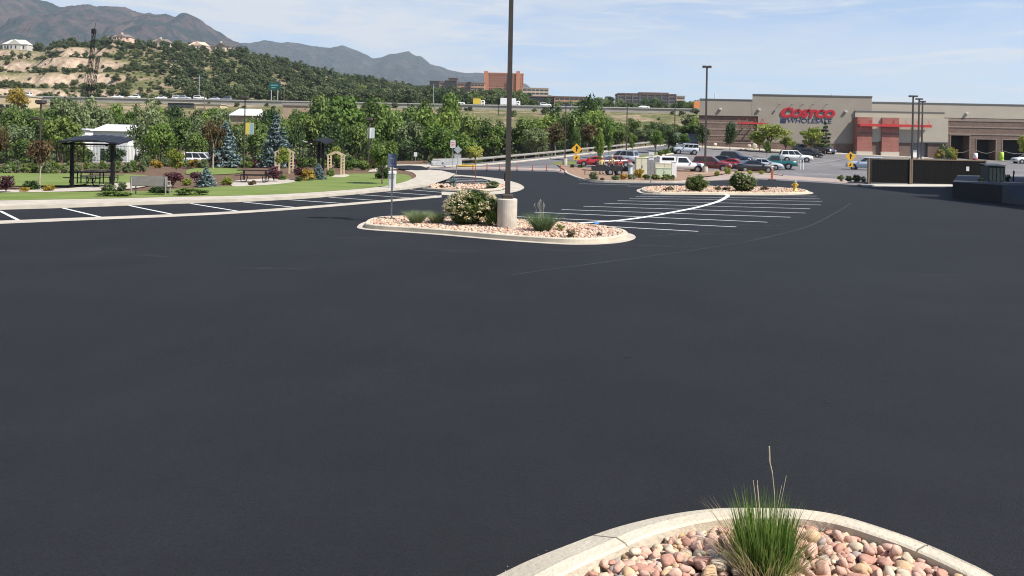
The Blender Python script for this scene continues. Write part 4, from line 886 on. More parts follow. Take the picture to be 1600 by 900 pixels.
def canopy(px0, px1, py, depth, nb, wall, name, th=.3, deck=True):
    z = bz((px0 + px1) / 2, py); x0, x1 = bx(px0), bx(px1); y1 = BY - wall; y0 = y1 - depth
    fr = sb(name, [(x0, x1, y0, y0 + .12, z - th, z + th)] + ([(x0, x1, y0 + .12, y1 - .02, z + .1, z + .18)] if deck else [(x0, x1, y0 + .5, y0 + .6, z - .08, z + .08)]), M_red)
    mb = MB()
    for i in range(nb):
        x = x0 + 0.25 + (x1 - x0 - 0.5) * i / (nb - 1) - W0.x
        mb.box(x - .11, x + .11, y0 + .122 - BY, y1 - BY, z - 2 - .12, z - 2 + .08); mb.tube((x, y0 + .2 - BY, z - 2 + .1), (x, y1 - BY, z - 2 + 1.0), 0.05, 0.05, 5)
    mb.build('bracket', M_red, fr)
canopy(1331, 1441, 197, 0.8, 7, 2.62, 'red_canopy', .25)
canopy(1150, 1192, 193, 1.1, 4, 0.5, 'red_canopy', .16, False)
# sign lettering
def text_mesh(txt, size, depth, m, shear=0.0, off=0.0, sx=1.0):
    cu = bpy.data.curves.new('t', 'FONT'); cu.body = txt; cu.size = size; cu.extrude = depth; cu.shear = shear; cu.offset = off; cu.align_x = 'LEFT'; cu.space_character = 0.98
    o = bpy.data.objects.new('t', cu); COL.objects.link(o); dg = bpy.context.evaluated_depsgraph_get(); me = bpy.data.meshes.new_from_object(o.evaluated_get(dg))
    bpy.data.objects.remove(o); bpy.data.curves.remove(cu); me.materials.clear(); me.materials.append(m); return me
def fit_text(name, txt, px0, px1, py0, py1, m, shear, off, y, depth=0.1):
    me = text_mesh(txt, 1.0, depth, m, shear, off); co = np.empty(len(me.vertices) * 3, dtype=np.float32); me.vertices.foreach_get('co', co); co = co.reshape(-1, 3)
    mn, mx_ = co.min(0), co.max(0); x0, x1 = bx(px0) - W0.x, bx(px1) - W0.x; z1, z0 = bz((px0 + px1) / 2, py0) - 2, bz((px0 + px1) / 2, py1) - 2
    o = np.empty_like(co); o[:, 0] = x0 + (co[:, 0] - mn[0]) / (mx_[0] - mn[0]) * (x1 - x0); o[:, 2] = z0 + (co[:, 1] - mn[1]) / (mx_[1] - mn[1]) * (z1 - z0); o[:, 1] = y - (co[:, 2] - mn[2])
    me.vertices.foreach_set('co', o.ravel()); me.update(); return link(name, me, store)
yw = -0.5
fit_text('sign_lettering', 'C', 1217, 1237, 168, 184, M_redletter, 0.25, 0.065, yw - 0.05, 0.06)
fit_text('sign_lettering', 'OSTCO', 1233.5, 1302, 171.2, 184.2, M_redletter, 0.22, 0.065, yw - 0.051, 0.06)
fit_text('sign_subtitle', 'WHOLESALE', 1228, 1297, 185.5, 192.5, M_blueletter, 0.12, 0.004, yw - 0.02, 0.015)
mb = MB()
for i, x1_ in enumerate((1226.5, 1226, 1225.5)):
    z = bz(1222, 187 + 2.3 * i) - 2; mb.box(bx(1217) - W0.x, bx(x1_) - W0.x, yw - 0.05, yw - 0.005, z - 0.09, z + 0.09)
mb.build('sign_stripes', M_blueletter, store)
for px_ in (1214, 1233, 1250, 1266, 1287):
    mb = MB(); x = bx(px_) - W0.x; z = bz(px_, 166) - 2; mb.tube((x, yw, z + .25), (x + .12, yw - 0.55, z + .35), 0.04, 0.04, 5); mb.cbox(x - .05, x + .3, yw - .75, yw - .5, z + .2, z + .42, .03); mb.build('sign_light', M_fix, store)
for px_, py_, wl in ((1123, 170.5, .45), (1183, 171.5, .5), (1318, 174.5, .5), (1507, 177.5, .4)):
    mb = MB(); x = bx(px_) - W0.x; z = bz(px_, py_) - 2; mb.cbox(x - .28, x + .28, -wl - .4, -wl - .02, z - .16, z + .16, .06); mb.build('wall_light', mat('light_housing', (0.45, 0.43, 0.40), 0.5), store)
for px_, h in ((1131, 1.9), (1323, 1.2)):
    mb = MB(); zt = zl if px_ < 1173 else zm; mb.tube((bx(px_) - W0.x, 8, zt - 2.2), (bx(px_) - W0.x, 8, zt - 2 + h), 0.14, 0.1, 8); mb.build('roof_vent', M_white, store)
# bollards between the bays
def bollard(name, label, px_, py_, h, r, m, cap=None):
    x = bx(px_); y = BY - 1.2; z = T(x, y); t = thing(name, label, 'bollard', (x, y, z), 0, 'bollards between the service bays')
    mb = MB(); mb.lathe([(r, -.1), (r, h - .1), (r * .7, h - .02), (r * .2, h)], 14); mb.build('post', m, t, True); mb = MB(); mb.lathe([(r * 1.05, .02), (r * 1.05, .28)], 14); mb.build('foot_band', M_red if m is M_white else m, t)
M_lime = mat('lime_paint', (0.42, 0.62, 0.07), 0.5); M_yb = mat('yellow_paint', (0.62, 0.42, 0.04), 0.5)
bollard('bollard', 'fat white bollard between two dark service bays', 1518.5, 246, 1.35, 0.42, M_white)
bollard('bollard', 'lime green bollard between the last two service bays', 1559, 248, 1.7, 0.42, M_lime)
bollard('bollard', 'yellow bollard at the corner of the first service bay', 1479, 246, 1.7, 0.3, M_yb)
# off-frame neighbour that throws the shade over the raised slab
nb = thing('neighbour_building', 'tall stucco building outside the view that shades the raised slab', 'building', (44, 40, 0))
mb = MB(); mb.box(-11.6, 10, -24, 8.6, -0.2, 8.4); mb.box(-4.2, 14, 8.7, 21, -0.2, 15.5); mb.build('wall', M_stucco, nb)
mb = MB(); mb.box(-11.8, 10.2, -24.2, 8.65, 8.4, 8.7); mb.box(-4.4, 14.2, 8.66, 21.2, 15.5, 15.8); mb.build('roof', M_cap, nb)
# raised slab and ramp at the frame's edge
slab = MB(); e0 = Vector((27.8, 50.6, 0)); kk = e0.x / e0.y
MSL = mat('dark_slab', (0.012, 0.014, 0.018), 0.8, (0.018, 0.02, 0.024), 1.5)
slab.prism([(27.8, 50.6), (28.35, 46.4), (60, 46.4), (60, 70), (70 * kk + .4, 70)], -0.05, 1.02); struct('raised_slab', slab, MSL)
sl2 = MB(); sl2.prism([(28.35, 46.39), (28.0, 43.4), (32.3, 43.4), (32.3, 46.39)], -.05, 0.02)
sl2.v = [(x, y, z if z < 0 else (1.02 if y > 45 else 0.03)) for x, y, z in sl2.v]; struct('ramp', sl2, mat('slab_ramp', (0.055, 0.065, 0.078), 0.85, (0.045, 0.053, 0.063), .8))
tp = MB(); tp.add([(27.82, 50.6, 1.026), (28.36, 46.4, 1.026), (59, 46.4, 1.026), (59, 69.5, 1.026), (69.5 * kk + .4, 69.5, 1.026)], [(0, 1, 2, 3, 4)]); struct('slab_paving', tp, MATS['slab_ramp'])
# ================================================================ TRASH ENCLOSURE
M_slat = mat('black_brown_slats', (0.0045, 0.0045, 0.005), 0.75, (0.009, 0.0085, 0.009), 4, spec=.2); M_tanpost = mat('tan_post', (0.22, 0.165, 0.11), 0.8)
p0 = G(1356, 287.5); p1 = G(1496, 287.5); en = thing('trash_enclosure', 'long dark slatted trash enclosure with tan posts in front of the warehouse', 'enclosure', p0)
wx = p1.x - p0.x; hh = 2.25
def slats(name, x0, x1, y, z0=0.12, z1=hh):
    mb = MB(); n = int((x1 - x0) / 0.16)
    for i in range(n): mb.box(x0 + (x1 - x0) * (i + .08) / n, x0 + (x1 - x0) * (i + .9) / n, y, y + .03 + .012 * (i % 2), z0, z1)
    mb.box(x0, x1, y + .05, y + .1, 0.4, 0.52); mb.box(x0, x1, y + .05, y + .1, 1.8, 1.92); return mb.build(name, M_slat, en)
slats('gate_panel', 0.35, 3.75, 0.0); slats('gate_panel', 4.05, wx * .72, 0.0); slats('gate_panel', wx * .73, wx - .1, 0.0)
mb = MB(); k_ = 5.3 * p0.x / p0.y + .3
for xx, kk in ((.12, k_), (wx - .12, k_)): mb.slab([(xx, .2, 0), (xx + kk, 5.5, 0), (xx + kk, 5.5, hh), (xx, .2, hh)], (.1, 0, 0))
mb.box(.2 + k_, wx - .12 + k_, 5.55, 5.65, 0, hh); mb.build('side_wall', M_slat, en)
for x in (0.05, 3.8, 3.95, wx - .08): mb = MB(); mb.box(x - .06, x + .06, -.1, .2, -.1, hh + .1); mb.build('post', M_tanpost, en)
mb = MB(); mb.box(4.0, wx, -0.03, .12, hh + .002, hh + .1); mb.box(.2, 3.75, -0.02, .12, hh + .002, hh + .07); mb.build('top_rail', M_tanpost, en)
mb = MB(); mb.box(wx * .83, wx * .83 + .26, -.03, -.008, 1.35, 1.75); mb.build('notice', M_white, en)
kerb('enclosure_kerb', [G(1346, 291.2), G(1490, 291.2)], 0.45, 0.14, mat('white_kerb', (0.60, 0.57, 0.50), 0.85), side=1)
# dumpster-like cabinet and plants on the slab
M_dgreen = mat('dark_green_steel', (0.02, 0.032, 0.035), 0.5, (0.03, 0.042, 0.045), 3)
p = Pz(1551, 284, 1.02); t = thing('dumpster', 'dark steel dumpster standing on the shaded raised slab', 'dumpster', (p.x, p.y, 1.03))
mb = MB(); mb.cbox(-.56, .56, -.45, .5, .08, 1.02, .03); 
for i in range(5): mb.box(-.5 + .24 * i, -.46 + .24 * i, -.47, -.44, .12, .98)
mb.build('body', M_dgreen, t); mb = MB(); mb.add([(-.6, -.5, 1.03), (.6, -.5, 1.03), (.6, .55, 1.14), (-.6, .55, 1.14), (-.6, -.5, 1.07), (.6, -.5, 1.07), (.6, .55, 1.18), (-.6, .55, 1.18)], [(3, 2, 1, 0), (4, 5, 6, 7), (0, 1, 5, 4), (1, 2, 6, 5), (2, 3, 7, 6), (3, 0, 4, 7)]); mb.build('lid', M_dgreen, t)
for x in (-.4, .4): mb = MB(); mb.tube((x - .03, -.3, .06), (x + .03, -.3, .06), .07, .07, 10); mb.tube((x - .03, .35, .06), (x + .03, .35, .06), .07, .07, 10); mb.build('caster', M_dark, t)
for px_, s, l in ((1573, .42, 'small dark shrub beside the dumpster on the raised slab'), (1532, .25, 'low plant at the foot of the dumpster')):
    p = Pz(px_, 284, 1.02); o = link('shrub', bush_proto('slab_shrub', px_, L_dark, 10, 70, 0.07, 0.22)); o.location = (p.x, p.y, 1.0); o.scale = (s * 1.2, s * 1.2, s * 1.3); tag(o, l, 'shrub')
p = Pz(1583.5, 284, 1.02); t = thing('marker_post', 'thin dark marker post at the slab edge beyond the dumpster', 'post', p); mb = MB(); mb.box(-.03, .03, -.03, .03, -.05, .75); mb.build('post', M_dark, t); mb = MB(); mb.box(-.05, .05, -.045, -.032, .5, .72); mb.build('reflector', M_fix, t)
p = G(1514, 284); t = thing('fence_gate', 'small brown slatted gate beside the trash enclosure', 'gate', p)
mb = MB(); mb.box(-.75, .5, 0, .05, .1, 1.35); mb.build('panel', mat('brown_boards', (0.07, 0.055, 0.03), .8), t); mb = MB(); mb.box(.5, .6, -.05, .1, 0, 1.45); mb.build('post', M_slat, t)
# ================================================================ VEHICLES
M_tyre = mat('tyre_rubber', (0.018, 0.018, 0.019), 0.85); M_rim = mat('alloy_rim', (0.42, 0.42, 0.43), 0.35, metal=0.7)
M_win = mat('car_window', (0.012, 0.014, 0.017), 0.06, spec=0.6); M_head = mat('headlight_lens', (0.62, 0.63, 0.63), 0.15); M_tail = mat('tail_light_lens', (0.33, 0.015, 0.015), 0.2)
M_plastic = mat('black_plastic', (0.025, 0.025, 0.027), 0.6)
def paint(name, c): return mat(name, c, 0.32, tuple(x * .93 for x in c), 1.5, spec=0.5, coat=0.7)
P_white = paint('white_car_paint', (0.72, 0.72, 0.71)); P_maroon = paint('maroon_car_paint', (0.13, 0.018, 0.022)); P_black = paint('black_car_paint', (0.016, 0.017, 0.02)); P_navy = paint('navy_car_paint', (0.018, 0.024, 0.05))
P_red = paint('red_car_paint', (0.42, 0.022, 0.025)); P_silver = paint('silver_car_paint', (0.40, 0.43, 0.47)); P_teal = paint('teal_car_paint', (0.012, 0.115, 0.115)); P_ltblue = paint('pale_blue_car_paint', (0.42, 0.50, 0.60)); P_yellow = paint('yellow_car_paint', (0.60, 0.43, 0.03)); P_grey = paint('grey_car_paint', (0.13, 0.14, 0.16)); P_orange = paint('orange_truck_paint', (0.62, 0.20, 0.04))
# (length, half width, wheel r, wheel x rear, front, body stations (x, zb, zt), cabin (rear base, rear top, front top, front base), belt, roof, wheel_c)
CARS = {
 'sedan': dict(L=4.75, w=0.91, r=0.33, wx=(-1.42, 1.38), st=[(-2.37, .42, .86), (-2.25, .30, .98), (-1.6, .24, 1.02), (-.9, .2, .98), (.9, .2, .96), (1.5, .24, .92), (2.1, .27, .80), (2.32, .30, .68), (2.37, .40, .58)], cab=(-1.85, -1.05, .25, 1.15), belt=.95, roof=1.44, wt=.62),
 'suv': dict(L=4.8, w=0.95, r=0.38, wx=(-1.4, 1.42), st=[(-2.4, .50, 1.0), (-2.36, .36, 1.12), (-1.6, .32, 1.14), (.9, .3, 1.12), (1.35, .32, 1.10), (2.1, .34, 1.0), (2.36, .38, .82), (2.4, .5, .70)], cab=(-2.32, -2.05, .1, 1.0), belt=1.1, roof=1.76, wt=.70),
 'bigsuv': dict(L=5.15, w=1.0, r=0.40, wx=(-1.5, 1.55), st=[(-2.57, .55, 1.05), (-2.53, .40, 1.18), (-1.6, .36, 1.2), (.9, .34, 1.18), (1.35, .36, 1.16), (2.35, .38, 1.06), (2.54, .42, .92), (2.57, .55, .75)], cab=(-2.5, -2.25, .2, 1.05), belt=1.16, roof=1.90, wt=.76),
 'boxsuv': dict(L=4.4, w=0.92, r=0.40, wx=(-1.3, 1.4), st=[(-2.1, .55, 1.1), (-2.08, .42, 1.2), (-1.4, .38, 1.2), (.7, .36, 1.18), (.95, .38, 1.17), (2.0, .40, 1.08), (2.17, .45, 1.0), (2.2, .55, .70)], cab=(-2.06, -1.98, .35, .8), belt=1.17, roof=1.82, wt=.80),
 'coupe': dict(L=4.5, w=0.9, r=0.33, wx=(-1.35, 1.35), st=[(-2.25, .42, .84), (-2.15, .30, .95), (-1.6, .24, .98), (-.9, .2, .94), (.9, .2, .92), (1.5, .24, .86), (2.0, .27, .74), (2.22, .32, .62), (2.25, .42, .54)], cab=(-1.75, -.85, .1, 1.05), belt=.91, roof=1.32, wt=.58),
 'pickup': dict(L=5.6, w=0.98, r=0.40, wx=(-1.65, 1.75), st=[(-2.8, .58, 1.0), (-2.78, .5, 1.12), (-1.9, .42, 1.13), (.9, .38, 1.12), (1.4, .4, 1.12), (2.5, .42, 1.05), (2.76, .46, .9), (2.8, .58, .72)], cab=(-.75, -.62, .55, 1.2), belt=1.1, roof=1.82, wt=.74),
}
def car_parts(t, kind, pm, simple=False, topper=False, spare=False):
    c = CARS[kind]; w = c['w']; st = c['st']; mb = MB(); rows = []
    for i, (x, zb, zt) in enumerate(st):
        k = .80 if i in (0, len(st) - 1) else (.93 if i in (1, len(st) - 2) else 1.0); ww = w * k; zm = zb + (zt - zb) * .55
        rows.append([(x, -ww * .86, zb), (x, -ww * .985, zb + .08), (x, -ww, zm), (x, -ww * .95, zt - .05), (x, -ww * .84, zt), (x, 0, zt + .035), (x, ww * .84, zt), (x, ww * .95, zt - .05), (x, ww, zm), (x, ww * .985, zb + .08), (x, ww * .86, zb)])
    n = 11; vs = [p for r in rows for p in r]; fs = []
    for i in range(len(rows) - 1):
        for j in range(n): fs.append((i * n + j, i * n + (j + 1) % n, (i + 1) * n + (j + 1) % n, (i + 1) * n + j))
    fs += [tuple(range(n)), tuple(reversed(range((len(rows) - 1) * n, len(rows) * n)))]
    mb.add(vs, fs); body = mb.build('body', pm, t, True)
    def cabin(name, r0, r1, f1, f0, belt, roof, wb, wt, glass=True):
        xm = (r1 + f1) / 2; mb = MB(); e = .05
        ring = lambda x0, x1, yy, z: [(x0, -yy, z), (x1, -yy, z), (x1, yy, z), (x0, yy, z)]
        vs = ring(r0, f0, wb, belt - .05) + ring(r1, f1, wt, roof - .06) + ring(r1 + .12, f1 - .12, wt - .10, roof)
        fs = [(8, 9, 10, 11)] + [(a, (a + 1) % 4, 4 + (a + 1) % 4, 4 + a) for a in range(4)] + [(4 + a, 4 + (a + 1) % 4, 8 + (a + 1) % 4, 8 + a) for a in range(4)]
        mb.add(vs, fs); mb.build(name, pm, t)
        if not glass: return
        B = [Vector(v) for v in vs[:4]]; Tp = [Vector(v) for v in vs[4:8]]
        def pane(nm, a, b, s0, s1, t0=.14, t1=.93):
            bl, br, tl, tr = B[a], B[b], Tp[a], Tp[b]; q = lambda s, u: (bl.lerp(br, s)).lerp(tl.lerp(tr, s), u)
            P = [q(s0, t0), q(s1, t0), q(s1, t1), q(s0, t1)]; nrm = (P[1] - P[0]).cross(P[3] - P[0]).normalized()
            if nrm.dot(P[0] - Vector((xm, 0, belt))) < 0: nrm = -nrm
            m_ = MB(); m_.slab([p + nrm * .004 for p in P], nrm * .010); m_.build(nm, M_win, t)
        if simple:
            pane('side_window', 0, 1, .08, .92); pane('side_window', 3, 2, .08, .92)
        else:
            cuts = [(.06, .36), (.40, .66), (.70, .93)] if kind in ('bigsuv', 'boxsuv', 'suv') else [(.14, .50), (.54, .88)]
            if kind == 'pickup': cuts = [(.10, .82)]
            for s0, s1 in cuts: pane('side_window', 0, 1, s0, s1); pane('side_window', 3, 2, s0, s1)
        pane('windscreen', 1, 2, .06, .94); pane('rear_window', 0, 3, .08, .92)
    r0, r1, f1, f0 = c['cab']; cabin('cabin', r0, r1, f1, f0, c['belt'], c['roof'], w * .86, c['wt'])
    if topper:
        cabin('canopy_topper', -2.78, -2.72, -.80, -.80, c['belt'], c['roof'] + .02, w * .93, w * .84, False)
        for s in (-1, 1): m_ = MB(); m_.box(-2.45, -1.05, s * (w * .885) - .012, s * (w * .885) + .012, 1.38, 1.72); m_.build('topper_window', M_win, t)
    elif kind == 'pickup':
        m_ = MB(); m_.box(-2.68, -.85, -.80, .80, 1.145, 1.165); m_.build('bed_liner', M_plastic, t)
    for x in c['wx']:
        for s in (-1, 1):
            r = c['r']; y = s * w; m_ = MB(); m_.tube((x, y - s * .16, r), (x, y + s * .012, r), r * 1.17, r * 1.17, 18)
            if not simple: m_.build('wheel_arch', M_plastic, t)
            m_ = MB(); m_.tube((x, y - s * .2, r), (x, y + s * .03, r), r, r, 18); wh = m_.build('wheel', M_tyre, t)
            m_ = MB(); m_.tube((x, y + s * .012, r), (x, y + s * .04, r), r * .62, r * .55, 12); m_.build('rim', M_rim, wh if not simple else t)
    if not simple:
        xf, xr = st[-1][0], st[0][0]; zf = st[-2][2] - .1; zr = st[1][2] - .16
        for s in (-1, 1):
            m_ = MB(); m_.cbox(xf - .20, xf + .005, min(s * w * .48, s * w * .80), max(s * w * .48, s * w * .80), zf - .10, zf + .06, .02); m_.build('headlight', M_head, t)
            m_ = MB(); m_.cbox(xr - .02, xr + .12, min(s * w * .58, s * w * .82), max(s * w * .58, s * w * .82), zr - .14, zr + .1, .02); m_.build('tail_light', M_tail, t)
            m_ = MB(); m_.cbox(f0 - .38, f0 - .22, min(s * w * .88, s * w * 1.12), max(s * w * .88, s * w * 1.12), c['belt'] + .0, c['belt'] + .14, .03); m_.build('mirror', pm, t)
        m_ = MB(); m_.cbox(xf - .14, xf + .03, -w * .72, w * .72, st[-1][1] - .12, st[-1][1] + .06, .03); m_.build('front_bumper', M_plastic if kind in ('boxsuv', 'pickup') else pm, t)
        m_ = MB(); m_.cbox(xr - .04, xr + .14, -w * .74, w * .74, st[0][1] - .12, st[0][1] + .08, .03); m_.build('rear_bumper', M_plastic if kind in ('boxsuv', 'pickup') else pm, t)
        m_ = MB(); m_.box(xf + .0, xf + .012, -w * .42, w * .42, zf - .1, zf + .03); m_.build('grille', M_plastic, t)
        if kind in ('bigsuv', 'boxsuv'):
            for s in (-1, 1): m_ = MB(); m_.tube((r1 + .2, s * (c['wt'] - .14), c['roof'] + .05), (f1 - .25, s * (c['wt'] - .14), c['roof'] + .05), .025, .025, 6); m_.build('roof_rail', M_plastic, t)
        if spare: m_ = MB(); m_.tube((xr - .02, .1, .95), (xr - .24, .1, .95), .36, .34, 18); m_.build('spare_wheel', M_tyre, t)
def slope_align(o, rz):     # sit the vehicle on the sloping lot
    p = o.location; e = .8; nx_ = (T(p.x - e, p.y) - T(p.x + e, p.y)) / (2 * e); ny_ = (T(p.x, p.y - e) - T(p.x, p.y + e)) / (2 * e); n_ = Vector((nx_, ny_, 1)).normalized()
    f = Vector((math.cos(rz), math.sin(rz), 0)); f = (f - n_ * f.dot(n_)).normalized(); l = n_.cross(f)
    o.rotation_euler = Matrix(((f.x, l.x, n_.x), (f.y, l.y, n_.y), (f.z, l.z, n_.z))).to_euler()
def car(kind, pm, label, px_, py_, deg, name=None, cat='car', group='cars parked in front of the warehouse', D=None, back=0.0, **k):
    p = G(px_, py_); d = Vector((p.x, p.y)).normalized(); p = Vector((p.x + d.x * back, p.y + d.y * back, 0)); p.z = T(p.x, p.y) + .004
    t = thing(name or {'sedan': 'sedan_car', 'suv': 'suv_car', 'bigsuv': 'suv_car', 'boxsuv': 'off_road_car', 'coupe': 'coupe_car', 'pickup': 'pickup_truck'}[kind], label, cat, p, 0, group)
    car_parts(t, kind, pm, **k); slope_align(t, R(deg)); return t
car('pickup', P_white, 'white pickup truck with a topper, behind the utility cabinets', 1064, 269.5, 2, cat='pickup truck', topper=True, back=.9)
car('suv', P_maroon, 'maroon crossover parked just beyond the white pickup truck', 1113, 267.5, -24, back=1)
car('sedan', P_black, 'black sedan parked behind the maroon crossover', 1132, 260, -24, back=1)
car('suv', P_navy, 'navy blue crossover in the second row, beyond a small red car', 1150, 255.5, -35, back=1)
car('coupe', P_red, 'small red car between the maroon crossover and the black sedan', 1150, 264.5, -40, back=1)
car('sedan', P_black, 'black sedan standing side-on closest to the round island bush', 1179, 269.5, 0, back=.9)
car('sedan', P_silver, 'silver car half hidden behind the black side-on sedan', 1193, 265.5, -12, back=1)
car('pickup', P_teal, 'teal pickup truck seen from its tailgate', 1211, 264.5, 160, cat='pickup truck', back=1)
car('bigsuv', P_white, 'big white sport utility vehicle beside the teal pickup', 1243, 253.5, -10, back=1)
car('sedan', P_black, 'black car just beyond the nose of the big white vehicle', 1264, 245.5, -22, back=1)
car('suv', P_grey, 'dark grey car by the wall behind the big white vehicle', 1257, 240, -55, back=1)
car('suv', P_navy, 'dark blue car facing out near the shaded warehouse corner', 1288, 240, -72, back=1)
car('boxsuv', P_silver, 'silver boxy off-road car with a spare wheel on its back', 1071, 241.5, 180, spare=True, back=1)
car('coupe', P_red, 'bright red coupe beside the yellow warning sign', 928, 260.5, 176, group='cars beside the planter', back=1)
car('sedan', P_maroon, 'dark red car hidden behind the yellow shirted workers', 957, 261.5, -160, group='cars beside the planter', back=1)
car('bigsuv', P_silver, 'silver sport utility vehicle above the workers and their trailer', 969, 256.5, 150, group='cars beside the planter', back=1.5)
car('suv', P_white, 'white car cut by the frame in front of the last service bay', 1604, 256, 180, group=None, back=1)
car('suv', P_ltblue, 'pale blue car peeking out beside the trash enclosure', 1352, 266, 150, group=None, back=1)
# van in the park's far drive
# ================================================================ UTILITY CABINETS, SIGNS, MARKERS
M_cream = mat('cream_cabinet', (0.62, 0.60, 0.44), 0.6, (0.56, 0.54, 0.40), 3); M_greyc = mat('grey_cabinet', (0.26, 0.25, 0.255), 0.6, (0.22, 0.215, 0.22), 3); M_palegreen = mat('pale_green_cabinet', (0.50, 0.58, 0.43), 0.6, (0.45, 0.53, 0.39), 3)
def cabinet(label, x0, x1, y0, y1, m, depth=.9, lid=None, rz=0.0, vents=True):
    a = G(x0, y1, .12); b = G(x1, y1, .12); w_ = b.x - a.x; h = (y1 - y0) * a.y / F
    t = thing('utility_cabinet', label, 'utility cabinet', ((a.x + b.x) / 2, a.y, a.z), rz, 'utility cabinets in the planter')
    mb = MB(); mb.cbox(-w_ / 2, w_ / 2, 0, depth, 0, h - .06, .02); mb.build('body', m, t)
    mb = MB(); mb.cbox(-w_ / 2 - .03, w_ / 2 + .03, -.03, depth + .03, h - .058, h, .02); mb.build('lid', lid or m, t)
    if vents:
        mb = MB(); mb.box(-.012, .012, -.006, -.002, .08, h - .1); mb.build('door_seam', M_greyc, t); mb = MB(); mb.cbox(.05, .09, -.05, -.002, h * .45, h * .6, .01); mb.build('handle', M_plastic, t)
cabinet('tall cream utility cabinet beside the grey one', 993.5, 1009, 245.5, 276.5, M_cream)
cabinet('grey utility cabinet between two pale ones, behind the small sign post', 1009.6, 1024, 246.5, 272.5, M_greyc, vents=False)
cabinet('wide pale cream utility cabinet in front of the white pickup', 1023.5, 1049, 254.5, 273.5, M_cream, .7)
cabinet('low pale green utility cabinet with a black hood', 1025, 1046, 262, 276, M_palegreen, .4)
cabinet('narrow white utility panel at the pickup end of the cabinets', 1049.5, 1056, 252.5, 277.5, M_white, .25, vents=False)
p = G(984.5, 274.5, .12); t = thing('utility_pedestal', 'pale blue utility pedestal with a grey domed cap beside the workers', 'utility pedestal', p)
M_pb = mat('pale_blue_plastic', (0.42, 0.54, 0.56), .5); mb = MB(); mb.lathe([(.26, -.05), (.24, .1), (.22, .9), (.22, .95)], 16); mb.build('body', M_pb, t, True); mb = MB(); mb.lathe([(.30, .95), (.34, 1.0), (.34, 1.12), (.2, 1.28), (.05, 1.32)], 16); mb.build('cap', M_greyc, t, True)
M_ysign = mat('yellow_sign_face', (0.68, 0.36, 0.02), 0.45); M_black = mat('black_print', (0.012, 0.012, 0.012), 0.6)
def warning(label, px_, py_, top, size, D=None):
    p = G(px_, py_, .1) if D is None else D; h = (py_ - top) * p.y / F; s = size
    t = thing('warning_sign', label, 'road sign', p, 0, 'yellow warning signs'); mb = MB(); mb.box(-.035, .035, -.03, .03, -.1, h); mb.build('post', M_galv, t)
    c = h - s * .72; d = s * .707; mb = MB(); mb.slab([(-d, -.05, c), (0, -.05, c - d), (d, -.05, c), (0, -.05, c + d)], (0, .015, 0)); sg = mb.build('sign_panel', M_ysign, t)
    k = d / .5; mb = MB(); P = [(-.06, -.22), (.05, -.22), (.05, -.02), (.16, .06), (.07, .16), (.13, .16), (.0, .30), (-.16, .16), (-.06, .16), (-.06, .06), (-.12, .0), (-.06, -.06)]
    mb.slab([(x * k, -.056, c + z * k) for x, z in P], (0, .004, 0)); mb.build('arrow', M_black, sg)
    mb = MB(); c2 = c - d - .26 * k; mb.cbox(-.27 * k, .27 * k, -.05, -.035, c2 - .2 * k, c2 + .2 * k, .004); pq = mb.build('plaque', M_ysign, t)
    mb = MB(); mb.slab([(-.15 * k, -.056, c2 - .1 * k), (.0, -.056, c2 - .13 * k), (.12 * k, -.056, c2 + .08 * k), (.02 * k, -.056, c2 + .12 * k)], (0, .004, 0)); mb.build('plaque_print', M_black, pq)
warning('yellow diamond warning sign with plaque beside the red coupe', 900.5, 261, 224, 0.98)
warning('yellow diamond warning sign with plaque in front of the store entrance', 1328.5, 264, 236.5, 1.0)
M_signw = mat('sign_white', (0.66, 0.66, 0.63), .5, (0.58, 0.58, 0.56), 6); M_signg = mat('sign_back_grey', (0.42, 0.44, 0.45), .45, (0.36, 0.38, 0.39), 6, metal=.3); M_redp = mat('red_print', (0.5, 0.06, 0.05), .5)
p = G(1016.5, 285.2, .1); q = pxm(p.y); pn = MB(); pn.cbox(-4 * q, 4.2 * q, -.05, -.03, 35 * q, 47 * q, .01); pr = MB(); pr.box(-2.6 * q, 2.8 * q, -.056, -.0515, 38.5 * q, 40 * q); pr.box(-2.6 * q, 2.8 * q, -.056, -.0515, 42 * q, 43.5 * q)
post_sign('pale rectangular sign on a thin post before the grey cabinet', p, 48 * q, [('sign_panel', pn, M_signw), ('sign_print', pr, M_signg)])
p = G(715, 262, 0); q = pxm(p.y); pn = MB(); pn.slab([(-6.5 * q, -.05, 28 * q), (0, -.05, 21.5 * q), (6.5 * q, -.05, 28 * q), (0, -.05, 34.5 * q)], (0, .02, 0)); pr = MB(); pr.cbox(-5.5 * q, 5.2 * q, -.05, -.03, 14.5 * q, 20.5 * q, .01)
post_sign('grey diamond sign with a plate below it at the guard rail end', p, 35 * q, [('sign_panel', pn, M_signg), ('sign_plate', pr, M_signg)])
p = G(707, 262, 0); q = pxm(p.y); pn = MB(); pn.cbox(-4 * q, 4 * q, -.05, -.03, 31 * q, 42.5 * q, .01); pr = MB()
for z in (33.5, 36.2, 39): pr.box(-2.6 * q, 2.6 * q, -.056, -.0515, z * q, (z + 1.2) * q)
post_sign('white sign with red print beside the grey diamond sign', p, 43 * q, [('sign_panel', pn, M_signw), ('sign_print', pr, M_redp)])
p = G(649, 256.5, 0); q = pxm(p.y); pn = MB(); pn.cbox(-2.6 * q, 2.6 * q, -.05, -.03, 12 * q, 18.5 * q, .01); post_sign('tiny white sign in front of the dark fence shrubs', p, 19 * q, [('sign_panel', pn, M_signw)])
M_delin = mat('orange_red_marker', (0.48, 0.10, 0.05), .6)
dl = None
